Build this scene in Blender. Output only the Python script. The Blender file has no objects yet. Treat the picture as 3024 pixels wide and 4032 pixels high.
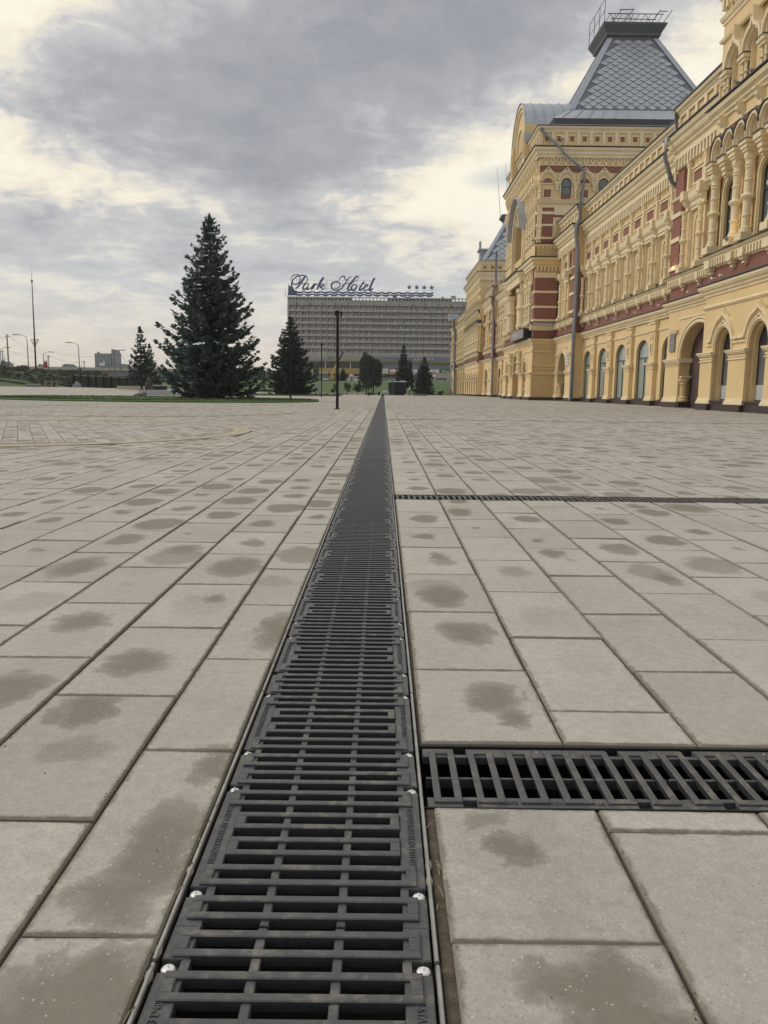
import bpy, bmesh, math, random
from mathutils import Vector, Matrix
random.seed(7)
SC = bpy.context.scene
COL = SC.collection
PI = math.pi
rad = math.radians

# ------------------------------------------------------------------ camera
FPX, PITCH, ROLL, CAMH = 3200.0, math.atan(477/3200), rad(0.7), 0.766
YAW = math.atan(8/3200)
fwd = Vector((math.sin(YAW)*math.cos(PITCH), math.cos(YAW)*math.cos(PITCH), -math.sin(PITCH)))
r0 = Vector((math.cos(YAW), -math.sin(YAW), 0)); u0 = r0.cross(fwd)
rt = r0*math.cos(ROLL)+u0*math.sin(ROLL); up = rt.cross(fwd)
cam = bpy.data.cameras.new('camera'); camo = bpy.data.objects.new('camera', cam); COL.objects.link(camo)
camo.matrix_world = Matrix(((rt.x, up.x, -fwd.x, 0), (rt.y, up.y, -fwd.y, 0), (rt.z, up.z, -fwd.z, CAMH), (0, 0, 0, 1)))
cam.sensor_fit = 'VERTICAL'; cam.sensor_height = 36; cam.lens = FPX/4032*36
cam.clip_start = 0.02; cam.clip_end = 9000
SC.camera = camo

# ------------------------------------------------------------------ sky and sun
SUN_EL, SUN_AZ = rad(42), rad(-70)      # azimuth from +Y, negative = west (-X)
w = bpy.data.worlds.new('World'); SC.world = w; w.use_nodes = True
nt = w.node_tree; N = nt.nodes; L = nt.links; N.clear()
def nd(tree, t, **k):
    n = tree.nodes.new(t)
    for a, b in k.items():
        if a == 'ins':
            for i, v in b.items(): n.inputs[i].default_value = v
        else: setattr(n, a, b)
    return n
def mth(tree, op, a, b=None, c=None, clamp=False):
    n = tree.nodes.new('ShaderNodeMath'); n.operation = op; n.use_clamp = clamp
    for i, v in enumerate((a, b, c)):
        if v is None: continue
        if isinstance(v, (int, float)): n.inputs[i].default_value = v
        else: tree.links.new(v, n.inputs[i])
    return n.outputs[0]
def ramp(tree, fac, stops, interp='LINEAR'):
    n = tree.nodes.new('ShaderNodeValToRGB'); tree.links.new(fac, n.inputs[0]); n.color_ramp.interpolation = interp
    e = n.color_ramp.elements
    while len(e) < len(stops): e.new(0.5)
    for i, (p, c) in enumerate(stops):
        e[i].position = p; e[i].color = (c, c, c, 1) if isinstance(c, (int, float)) else (*c, 1)
    return n.outputs[0]
def mixc(tree, fac, a, b, mode='MIX'):
    n = tree.nodes.new('ShaderNodeMix'); n.data_type = 'RGBA'; n.blend_type = mode
    for i, v in ((0, fac), (6, a), (7, b)):
        if isinstance(v, (int, float)): n.inputs[i].default_value = v
        elif isinstance(v, tuple): n.inputs[i].default_value = (*v, 1)
        else: tree.links.new(v, n.inputs[i])
    return n.outputs[2]
sky = nd(nt, 'ShaderNodeTexSky', sky_type='NISHITA', sun_disc=False, sun_elevation=SUN_EL, sun_rotation=SUN_AZ)
sky.air_density = 1.2; sky.dust_density = 2.5
bgs = nd(nt, 'ShaderNodeBackground'); bgs.inputs[1].default_value = 0.1; L.new(sky.outputs[0], bgs.inputs[0])
tc = nd(nt, 'ShaderNodeTexCoord'); sep = nd(nt, 'ShaderNodeSeparateXYZ'); L.new(tc.outputs['Generated'], sep.inputs[0])
dx, dy, dz = sep.outputs
az = mth(nt, 'ARCTAN2', dx, dy); el = mth(nt, 'ARCSINE', dz)
elc = mth(nt, 'MAXIMUM', el, 0.0)
den = mth(nt, 'ADD', mth(nt, 'MAXIMUM', dz, 0.0), 0.16)
cmb = nd(nt, 'ShaderNodeCombineXYZ'); L.new(mth(nt, 'DIVIDE', dx, den), cmb.inputs[0]); L.new(mth(nt, 'DIVIDE', dy, den), cmb.inputs[1])
def noise(tree, vec, scale, detail=6, rough=0.55, dist=0.0, lac=2.0, off=None):
    n = tree.nodes.new('ShaderNodeTexNoise'); n.inputs['Scale'].default_value = scale; n.inputs['Detail'].default_value = detail
    n.inputs['Roughness'].default_value = rough; n.inputs['Distortion'].default_value = dist; n.inputs['Lacunarity'].default_value = lac
    if off:
        m = tree.nodes.new('ShaderNodeMapping'); m.inputs[1].default_value = off; tree.links.new(vec, m.inputs[0]); vec = m.outputs[0]
    if vec is not None: tree.links.new(vec, n.inputs['Vector'])
    return n.outputs['Fac']
n1 = noise(nt, cmb.outputs[0], 0.9, 8, 0.56, 0.3, off=(1.7, 0.4, 0))
n2 = noise(nt, cmb.outputs[0], 2.6, 8, 0.62, 0.5, off=(5.2, 3.1, 0))
n4 = noise(nt, cmb.outputs[0], 8.5, 7, 0.66, 0.6, off=(3.3, 7.7, 0))
n5 = noise(nt, tc.outputs['Generated'], 16, 8, 0.62, 0.3, off=(1, 2, 5))
n3 = noise(nt, cmb.outputs[0], 0.55, 5, 0.5, 0.2, off=(9.3, 1.2, 0))
def blob(a, b, sa, sb, amp):
    u = mth(nt, 'DIVIDE', mth(nt, 'SUBTRACT', az, rad(a)), rad(sa)); v = mth(nt, 'DIVIDE', mth(nt, 'SUBTRACT', el, rad(b)), rad(sb))
    s = mth(nt, 'ADD', mth(nt, 'MULTIPLY', u, u), mth(nt, 'MULTIPLY', v, v))
    return mth(nt, 'MULTIPLY', mth(nt, 'EXPONENT', mth(nt, 'MULTIPLY', s, -1.0)), amp)
# cloud thickness: low = thin and bright, high = dark belly
BL = [(-5, 21, 13, 5.5, .30), (6, 24, 14, 5, .26), (-12, 15, 10, 4, .16), (-2, 14.5, 9, 3, .14), (-14, 8.5, 12, 2.2, .10),
      (-26, 21.5, 4, 3, -.34), (-24, 14, 6, 1.8, -.26), (-17, 12.2, 5, 1.0, -.22), (8, 13.0, 10, 3.4, -.40), (14, 17.5, 6, 3.2, -.34), (24, 19, 7, 7, -.30), (-1, 9, 8, 1.2, -.12), (12, 9.5, 6, 1.6, -.14), (-22, 6.5, 7, .8, -.14), (3, 5.5, 20, 2.2, .02)]
acc = None
for b_ in BL:
    o = blob(*b_); acc = o if acc is None else mth(nt, 'ADD', acc, o)
thick = mth(nt, 'ADD', mth(nt, 'ADD', mth(nt, 'MULTIPLY', n1, 0.70), mth(nt, 'MULTIPLY', n2, 0.75)), acc)
thick = mth(nt, 'ADD', mth(nt, 'SUBTRACT', thick, 0.275), mth(nt, 'ADD', mth(nt, 'MULTIPLY', mth(nt, 'SUBTRACT', n4, 0.5), 0.50), mth(nt, 'MULTIPLY', mth(nt, 'SUBTRACT', n5, 0.5), 0.42)))
ccol = ramp(nt, thick, [(0.20, (1.0, .95, .80)), (0.31, (.93, .86, .71)), (0.385, (.80, .76, .68)), (0.47, (.60, .60, .60)), (0.66, (.425, .438, .465)), (0.92, (.335, .35, .385))])
# low haze near the horizon
hz = ramp(nt, mth(nt, 'DIVIDE', elc, rad(12), clamp=True), [(0.0, 1.0), (0.35, .75), (0.75, .25), (1.0, 0.0)])
hzc = ramp(nt, mth(nt, 'ADD', mth(nt, 'DIVIDE', az, rad(60)), 0.5, clamp=True), [(0.0, (.86, .76, .61)), (0.42, (.83, .745, .65)), (0.60, (.745, .735, .70)), (1.0, (.71, .72, .71))])
hzc2 = mixc(nt, ramp(nt, mth(nt, 'DIVIDE', elc, rad(9), clamp=True), [(0.25, 0.0), (0.8, 1.0)]), hzc, (.66, .68, .69))
cc = mixc(nt, mth(nt, 'MULTIPLY', hz, 0.85), ccol, hzc2)
bgc = nd(nt, 'ShaderNodeBackground'); bgc.inputs[1].default_value = 1.0; L.new(cc, bgc.inputs[0])
# gaps of open sky
gap = mth(nt, 'ADD', n3, mth(nt, 'ADD', blob(9, 13.8, 7, 1.3, .22), mth(nt, 'ADD', blob(13, 17.2, 4, 1.2, .2), blob(-9, 12, 12, 10, -.12))))
gm = ramp(nt, gap, [(0.60, 0.0), (0.74, 0.75)])
gm = mth(nt, 'MULTIPLY', gm, mth(nt, 'SUBTRACT', 1.0, hz))
mx = nd(nt, 'ShaderNodeMixShader'); L.new(gm, mx.inputs[0]); L.new(bgc.outputs[0], mx.inputs[1]); L.new(bgs.outputs[0], mx.inputs[2])
wo = nd(nt, 'ShaderNodeOutputWorld'); L.new(mx.outputs[0], wo.inputs[0])
sl = bpy.data.lights.new('sun', 'SUN'); sl.energy = 1.5; sl.angle = rad(25); sl.color = (1.0, .94, .84)
so = bpy.data.objects.new('sun', sl); COL.objects.link(so)
sd = Vector((math.sin(SUN_AZ)*math.cos(SUN_EL), math.cos(SUN_AZ)*math.cos(SUN_EL), math.sin(SUN_EL)))
so.rotation_euler = sd.to_track_quat('Z', 'Y').to_euler(); so.location = sd*200
SC.view_settings.view_transform = 'Standard'; SC.view_settings.look = 'None'
SC.view_settings.exposure = 0.0; SC.view_settings.gamma = 1.0; SC.view_settings.use_curve_mapping = False

# ------------------------------------------------------------------ helpers
def at(px, py, Y):
    """measured photo position -> point at distance Y"""
    u = (px-1512)/FPX; v = -(py-2016)/FPX
    d = rt*u+up*v+fwd
    t = Y/d.y
    return Vector((d.x*t, Y, CAMH+d.z*t))
def tag(o, label=None, cat=None, group=None, kind=None):
    if label: o['label'] = label
    if cat: o['category'] = cat
    if group: o['group'] = group
    if kind: o['kind'] = kind
    return o
def empty(name, loc=(0, 0, 0), rz=0):
    o = bpy.data.objects.new(name, None); COL.objects.link(o); o.location = loc; o.rotation_euler = (0, 0, rz); o.empty_display_size = .2
    return o
def inst(mesh, name, parent=None, loc=(0, 0, 0), rz=0, sc=None, rot=None):
    o = bpy.data.objects.new(name, mesh); COL.objects.link(o); o.location = loc
    o.rotation_euler = rot if rot else (0, 0, rz)
    if sc: o.scale = sc if isinstance(sc, tuple) else (sc, sc, sc)
    if parent: o.parent = parent
    return o
class MB:
    def __init__(s): s.v = []; s.f = []; s.m = []; s.mi = 0; s.mats = []
    def mat(s, m):
        if m not in s.mats: s.mats.append(m)
        s.mi = s.mats.index(m); return s
    def add(s, vs, fs):
        n = len(s.v); s.v.extend([tuple(p) for p in vs])
        for f in fs: s.f.append(tuple(i+n for i in f)); s.m.append(s.mi)
        return s
    def box(s, x0, x1, y0, y1, z0, z1):
        return s.add([(x0, y0, z0), (x1, y0, z0), (x1, y1, z0), (x0, y1, z0), (x0, y0, z1), (x1, y0, z1), (x1, y1, z1), (x0, y1, z1)],
                     [(0, 3, 2, 1), (4, 5, 6, 7), (0, 1, 5, 4), (1, 2, 6, 5), (2, 3, 7, 6), (3, 0, 4, 7)])
    def cbox(s, x0, x1, y0, y1, z0, z1, c):
        """box with chamfered top edges"""
        return s.add([(x0, y0, z0), (x1, y0, z0), (x1, y1, z0), (x0, y1, z0), (x0, y0, z1-c), (x1, y0, z1-c), (x1, y1, z1-c), (x0, y1, z1-c),
                      (x0+c, y0+c, z1), (x1-c, y0+c, z1), (x1-c, y1-c, z1), (x0+c, y1-c, z1)],
                     [(0, 1, 5, 4), (1, 2, 6, 5), (2, 3, 7, 6), (3, 0, 4, 7), (4, 5, 9, 8), (5, 6, 10, 9), (6, 7, 11, 10), (7, 4, 8, 11), (8, 9, 10, 11)])
    def lathe(s, prof, c=(0, 0, 0), seg=10, a0=0, a1=2*PI):
        full = abs(a1-a0-2*PI) < 1e-6; n = seg if full else seg+1
        vs = []
        for r, z in prof:
            for i in range(n):
                a = a0+(a1-a0)*i/seg; vs.append((c[0]+r*math.cos(a), c[1]+r*math.sin(a), c[2]+z))
        fs = []
        for k in range(len(prof)-1):
            for i in range(seg):
                j = (i+1) % n if full else i+1
                fs.append((k*n+i, k*n+j, (k+1)*n+j, (k+1)*n+i))
        if full: fs.append(tuple(range(n))[::-1]); fs.append(tuple((len(prof)-1)*n+i for i in range(n)))
        return s.add(vs, fs)
    def tube(s, pts, r, seg=8, closed=False):
        pts = [Vector(p) for p in pts]; n = len(pts); vs = []; rr = r if isinstance(r, (list, tuple)) else [r]*n
        for i, p in enumerate(pts):
            a = pts[(i-1) % n] if (i or closed) else p; b = pts[(i+1) % n] if (i < n-1 or closed) else p
            t = (b-a).normalized(); h = Vector((0, 0, 1)) if abs(t.z) < .95 else Vector((0, 1, 0))
            u = t.cross(h).normalized(); v = u.cross(t)
            for k in range(seg):
                q = 2*PI*k/seg; vs.append(p+(u*math.cos(q)+v*math.sin(q))*rr[i])
        fs = []
        for i in range(n if closed else n-1):
            j = (i+1) % n
            for k in range(seg):
                l = (k+1) % seg; fs.append((i*seg+k, i*seg+l, j*seg+l, j*seg+k))
        if not closed: fs.append(tuple(range(seg))); fs.append(tuple((n-1)*seg+k for k in range(seg))[::-1])
        return s.add(vs, fs)
    def prism(s, poly, fn0, fn1):
        n = len(poly); vs = [fn0(*p) for p in poly]+[fn1(*p) for p in poly]
        fs = [tuple(range(n))[::-1], tuple(range(n, 2*n))]+[(i, (i+1) % n, n+(i+1) % n, n+i) for i in range(n)]
        return s.add(vs, fs)
    def mesh(s, name, smooth=False):
        me = bpy.data.meshes.new(name); me.from_pydata(s.v, [], s.f)
        for m in s.mats: me.materials.append(m)
        if s.mats: me.polygons.foreach_set('material_index', s.m)
        if smooth: me.polygons.foreach_set('use_smooth', [True]*len(s.f))
        me.update(); return me
    def build(s, name, m=None, parent=None, smooth=False, kind=None, label=None, loc=(0, 0, 0)):
        if m: s.mats = [m]; s.m = [0]*len(s.f)
        o = inst(s.mesh(name, smooth), name, parent, loc)
        if kind: o['kind'] = kind
        if label: o['label'] = label
        return o

# ------------------------------------------------------------------ materials
def base_mat(name, col, rough=0.8, metal=0.0, var=0.0, vscale=2.0, bump=0.0, bscale=40.0, coords='Object', spec=None, streak=0.0):
    m = bpy.data.materials.new(name); m.use_nodes = True; t = m.node_tree; p = t.nodes['Principled BSDF']
    p.inputs['Base Color'].default_value = (*col, 1); p.inputs['Roughness'].default_value = rough; p.inputs['Metallic'].default_value = metal
    if spec is not None: p.inputs['Specular IOR Level'].default_value = spec
    tcn = t.nodes.new('ShaderNodeTexCoord'); geo = t.nodes.new('ShaderNodeNewGeometry')
    vec = geo.outputs['Position'] if coords == 'World' else tcn.outputs['Object']
    if var:
        f = noise(t, vec, vscale, 6, 0.6)
        c = mixc(t, ramp(t, f, [(0.3, 0.0), (0.7, 1.0)]), tuple(max(0, x*(1-var)) for x in col), tuple(min(1, x*(1+var*.6)) for x in col))
        if streak:
            mp = t.nodes.new('ShaderNodeMapping'); mp.inputs[3].default_value = (1.6, 1.6, .12); t.links.new(vec, mp.inputs[0])
            f2 = noise(t, mp.outputs[0], 2.2, 5, 0.65)
            c = mixc(t, mth(t, 'MULTIPLY', ramp(t, f2, [(0.5, 0.0), (0.75, 1.0)]), streak), c, tuple(x*.62 for x in col))
        t.links.new(c, p.inputs['Base Color'])
        f3 = noise(t, vec, vscale*6, 3, 0.6); t.links.new(mth(t, 'ADD', mth(t, 'MULTIPLY', f3, .25), max(0, rough-.12), clamp=True), p.inputs['Roughness'])
    if bump:
        b = t.nodes.new('ShaderNodeBump'); b.inputs['Strength'].default_value = bump; b.inputs['Distance'].default_value = 0.02
        t.links.new(noise(t, vec, bscale, 4, 0.6), b.inputs['Height']); t.links.new(b.outputs[0], p.inputs['Normal'])
    return m
M = {}
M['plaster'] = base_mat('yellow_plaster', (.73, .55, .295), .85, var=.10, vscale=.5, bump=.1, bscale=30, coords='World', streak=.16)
M['plaster_shade'] = base_mat('shaded_yellow_plaster', (.58, .43, .225), .88, var=.12, vscale=.7, bump=.1, bscale=30, coords='World', streak=.16)  # darker copy of the yellow plaster; shade of reveals and side walls painted in
M['trim'] = base_mat('cream_trim', (.78, .66, .44), .8, var=.10, vscale=.9, coords='World', streak=.18)
def brick_mat():
    m = bpy.data.materials.new('red_brick'); m.use_nodes = True; t = m.node_tree; p = t.nodes['Principled BSDF']; p.inputs['Roughness'].default_value = .85
    g = t.nodes.new('ShaderNodeNewGeometry'); s = t.nodes.new('ShaderNodeSeparateXYZ'); t.links.new(g.outputs['Position'], s.inputs[0])
    c = t.nodes.new('ShaderNodeCombineXYZ'); t.links.new(mth(t, 'ADD', s.outputs[0], s.outputs[1]), c.inputs[0]); t.links.new(s.outputs[2], c.inputs[1])
    b = t.nodes.new('ShaderNodeTexBrick'); t.links.new(c.outputs[0], b.inputs[0])
    b.inputs['Color1'].default_value = (.31, .13, .095, 1); b.inputs['Color2'].default_value = (.25, .10, .075, 1); b.inputs['Mortar'].default_value = (.17, .075, .058, 1)
    b.inputs['Scale'].default_value = 1; b.inputs['Mortar Size'].default_value = .012; b.inputs['Brick Width'].default_value = .26; b.inputs['Row Height'].default_value = .085
    f = noise(t, g.outputs['Position'], 1.5, 5)
    t.links.new(mixc(t, .35, b.outputs[0], mixc(t, f, (.23, .09, .07), (.34, .16, .12))), p.inputs['Base Color'])
    bp = t.nodes.new('ShaderNodeBump'); bp.inputs['Strength'].default_value = .5; bp.inputs['Distance'].default_value = .01; bp.invert = True
    t.links.new(b.outputs[1], bp.inputs['Height']); t.links.new(bp.outputs[0], p.inputs['Normal'])
    return m
M['brick'] = brick_mat()
M['granite'] = base_mat('dark_granite', (.055, .032, .03), .45, var=.3, vscale=6)
M['zinc'] = base_mat('grey_zinc', (.40, .44, .505), .45, metal=.15, var=.14, vscale=.8, coords='World')
M['gap_shade'] = base_mat('roof_gap_shade_zinc', (.16, .18, .21), .6, metal=.2, var=.1, vscale=1)  # darker under-sheet; shade in the gaps between diamonds is in its colour
M['zincdark'] = base_mat('dark_gutter', (.07, .075, .085), .5, metal=.3, var=.2, vscale=2)
M['pipe'] = base_mat('grey_pipe', (.25, .27, .31), .5, metal=.4, var=.2, vscale=3)
M['glass'] = base_mat('window_glass', (.10, .125, .13), .08, var=.1, vscale=.5, spec=.8)
M['glasspale'] = base_mat('sky_tint_window_glass', (.30, .36, .35), .12, var=.12, vscale=.6, coords='World', spec=.8)  # pale base colour carries the sky reflected in the panes
M['glassgrey'] = base_mat('grey_film_glass', (.15, .155, .165), .2, var=.1, vscale=.6)
M['frost'] = base_mat('frosted_white_panel', (.50, .52, .53), .4, var=.1)
M['frame'] = base_mat('dark_window_frame', (.03, .028, .03), .5)
M['door'] = base_mat('brown_door_paint', (.10, .062, .058), .55, var=.15, vscale=2)
M['iron'] = base_mat('cast_iron', (.052, .056, .064), .45, metal=.25, var=.35, vscale=30, bump=.25, bscale=300, spec=.5)
def iron_mat():
    m = bpy.data.materials.new('dusty_cast_iron'); m.use_nodes = True; t = m.node_tree; p = t.nodes['Principled BSDF']
    g = t.nodes.new('ShaderNodeNewGeometry'); v = g.outputs['Position']
    d = ramp(t, noise(t, v, 28, 8, .7, .4), [(0.49, 0.0), (0.66, 1.0)])
    d2 = ramp(t, noise(t, v, 5, 4, .6), [(0.30, 0.0), (0.58, 1.0)])
    sn = t.nodes.new('ShaderNodeSeparateXYZ'); t.links.new(g.outputs['True Normal'], sn.inputs[0])      # dust only settles on upward faces
    flat = mth(t, 'GREATER_THAN', sn.outputs[2], .6)
    mask = mth(t, 'MULTIPLY', mth(t, 'MULTIPLY', mth(t, 'MULTIPLY', d, d2), .62), flat)
    c0 = mixc(t, noise(t, v, 90, 3), (.046, .049, .055), (.088, .093, .101))
    rust = mth(t, 'MULTIPLY', ramp(t, noise(t, v, 13, 6, .7, .3, off=(5, 5, 5)), [(.60, 0.0), (.74, .5)]), flat)
    t.links.new(mixc(t, mask, mixc(t, rust, c0, (.12, .07, .045)), (.26, .235, .185)), p.inputs['Base Color'])
    t.links.new(mth(t, 'ADD', mth(t, 'MULTIPLY', mask, .5), .34), p.inputs['Roughness'])
    p.inputs['Specular IOR Level'].default_value = .5
    b = t.nodes.new('ShaderNodeBump'); b.inputs['Strength'].default_value = .35; b.inputs['Distance'].default_value = .002
    t.links.new(noise(t, v, 260, 4, .6), b.inputs['Height']); t.links.new(b.outputs[0], p.inputs['Normal'])
    return m
M['iron'] = iron_mat()
M['bolt'] = base_mat('galvanised_bolt', (.86, .87, .86), .3, metal=.15, var=.12, vscale=120, coords='World')
M['rail'] = base_mat('galvanised_rail', (.42, .425, .40), .38, metal=.6, var=.3, vscale=14, coords='World')
M['trench'] = base_mat('shade_black_channel', (.008, .0075, .007), .9, var=.4, vscale=8)  # near-black colour carries the shade inside the channel
M['mortar'] = base_mat('sandy_mortar', (.13, .105, .075), .95, var=.45, vscale=45, bump=.6, bscale=220, coords='World')
M['joint'] = base_mat('joint_sand', (.125, .108, .082), .95, var=.45, vscale=30, bump=.6, bscale=200, coords='World')
M['joint2'] = base_mat('pale_joint_sand', (.29, .27, .23), .95, var=.3, vscale=20, coords='World')
M['yellowkerb'] = base_mat('yellow_kerb_stone', (.43, .385, .285), .85, var=.2, vscale=4, coords='World')
def grass_mat(name, a, b):
    m = bpy.data.materials.new(name); m.use_nodes = True; t = m.node_tree; p = t.nodes['Principled BSDF']; p.inputs['Roughness'].default_value = .9
    g = t.nodes.new('ShaderNodeNewGeometry')
    f = noise(t, g.outputs['Position'], 1.2, 8, .7); f2 = noise(t, g.outputs['Position'], .12, 4, .6)
    t.links.new(mixc(t, f2, mixc(t, f, a, b), mixc(t, f, b, (b[0]*1.5, b[1]*1.15, b[2]))), p.inputs['Base Color'])
    return m
M['grass'] = grass_mat('lawn_grass', (.026, .062, .016), (.055, .112, .030))
M['grass2'] = grass_mat('field_grass', (.035, .05, .02), (.06, .075, .03))
M['hedge'] = base_mat('hedge_leaves', (.028, .042, .026), .9, var=.5, vscale=1.2, coords='World')
def needle_mat(name, a, b):
    m = bpy.data.materials.new(name); m.use_nodes = True; t = m.node_tree; p = t.nodes['Principled BSDF']; p.inputs['Roughness'].default_value = .75
    g = t.nodes.new('ShaderNodeNewGeometry')
    f = noise(t, g.outputs['Position'], 2.2, 4, .6); r = g.outputs['Random Per Island']
    t.links.new(mixc(t, mth(t, 'MULTIPLY', mth(t, 'ADD', f, r), .5), a, b), p.inputs['Base Color'])
    return m
M['needle'] = needle_mat('blue_spruce_needles', (.040, .068, .064), (.150, .21, .195))
M['needle2'] = needle_mat('dark_spruce_needles', (.022, .038, .031), (.075, .105, .085))
M['leaf'] = needle_mat('bush_leaves', (.05, .085, .025), (.13, .19, .055))
M['leafd'] = needle_mat('dark_bush_leaves', (.022, .036, .02), (.055, .08, .035))
M['leafb'] = needle_mat('brown_bush_leaves', (.045, .032, .022), (.085, .06, .04))
M['bark'] = base_mat('bark', (.06, .048, .038), .95, var=.4, vscale=6)
M['concrete'] = base_mat('hotel_concrete', (.36, .355, .34), .9, var=.2, vscale=.25, coords='World', streak=.5)
M['concrete2'] = base_mat('hotel_balcony_concrete', (.42, .41, .385), .9, var=.15, vscale=.3, coords='World', streak=.4)
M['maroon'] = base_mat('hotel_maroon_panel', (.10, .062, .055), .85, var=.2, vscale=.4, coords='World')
M['pinkfin'] = base_mat('hotel_fin_panel', (.40, .315, .285), .85, var=.15, vscale=.4, coords='World')
M['hglass'] = base_mat('hotel_window_glass', (.13, .165, .18), .1, var=.2, vscale=.2, coords='World', spec=.8)
M['curtain'] = base_mat('white_curtain_frame', (.75, .78, .80), .7, var=.2, vscale=1.0, coords='World')
M['dark'] = base_mat('dark_opening', (.018, .02, .024), .6)
M['blue'] = base_mat('navy_sign_blue', (.022, .045, .16), .45)
M['yellow'] = base_mat('ochre_fascia', (.40, .29, .085), .7, var=.1, vscale=.3, coords='World')
M['signgrey'] = base_mat('blue_grey_fascia', (.165, .185, .22), .6, var=.1, vscale=.3, coords='World')
M['white'] = base_mat('white_paint', (.72, .73, .72), .5, var=.08)
M['polepaint'] = base_mat('black_pole_paint', (.014, .014, .017), .6, spec=.2)
M['steelgrey'] = base_mat('grey_steel_post', (.16, .165, .175), .6, var=.15)
M['kiosk'] = base_mat('dark_kiosk_cladding', (.014, .016, .022), .6, spec=.25)
M['green'] = base_mat('dark_green_sign', (.01, .05, .035), .5)
M['lgreen'] = base_mat('leaf_green_sign', (.09, .33, .10), .5)
M['redsign'] = base_mat('red_sign', (.36, .035, .035), .5)
M['blockconc'] = base_mat('pale_concrete_block', (.36, .375, .385), .85, var=.15, vscale=2)
M['wood'] = base_mat('raw_timber', (.40, .30, .19), .8, var=.2, vscale=4)
M['tarp'] = base_mat('brown_tarpaulin', (.055, .036, .03), .7, var=.4, vscale=2.5)
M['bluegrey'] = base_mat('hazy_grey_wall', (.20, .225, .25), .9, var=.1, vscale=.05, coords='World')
M['skin'] = base_mat('skin', (.45, .28, .2), .6)
M['navy'] = base_mat('navy_trousers', (.03, .035, .07), .8)
M['pinkcloth'] = base_mat('dusty_pink_coat', (.30, .16, .14), .8)
M['ground'] = base_mat('far_ground', (.16, .15, .13), .95, var=.3, vscale=.05, coords='World')
M['asphalt'] = base_mat('asphalt', (.055, .055, .058), .9, var=.2, vscale=.5, coords='World')
M['paleconc'] = base_mat('pale_sand_strip', (.42, .39, .33), .9, var=.15, vscale=1, coords='World')

STAINS = [(-.707, 1.86, .095, .12, 1), (-.66, 1.64, .10, .08, .35), (-.37, 1.26, .075, .20, .95), (-.40, 1.14, .09, .09, .7), (-.345, 1.58, .05, .10, .8), (-.335, 2.54, .06, .24, .8), (-.69, 2.21, .10, .13, .9), (-.985, 2.60, .10, .14, .9),
 (-.37, .93, .13, .11, 1), (-.45, .86, .12, .08, .8), (-.96, 1.98, .11, .16, 1), (-.637, 3.478, .125, .22, 1), (-.613, 2.92, .05, .09, .8), (-1.316, 3.44, .11, .24, .9), (-.957, 3.83, .10, .16, .9),
 (.233, 3.01, .10, .20, 1), (.28, 2.53, .10, .15, .9), (.29, 1.96, .085, .13, .9), (.325, 1.84, .05, .07, .8), (.226, 1.28, .06, .06, .85), (.19, 1.375, .05, .04, .5), (.285, .965, .11, .065, .9), (.33, .90, .10, .06, .9), (.824, 3.85, .07, .14, .8), (1.2, 3.35, .06, .16, .8), (.263, 4.9, .08, .18, 1), (.498, 5.18, .09, .2, 1), (2.08, 5.48, .16, .25, 1), (.27, 3.75, .05, .12, .8)]
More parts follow.
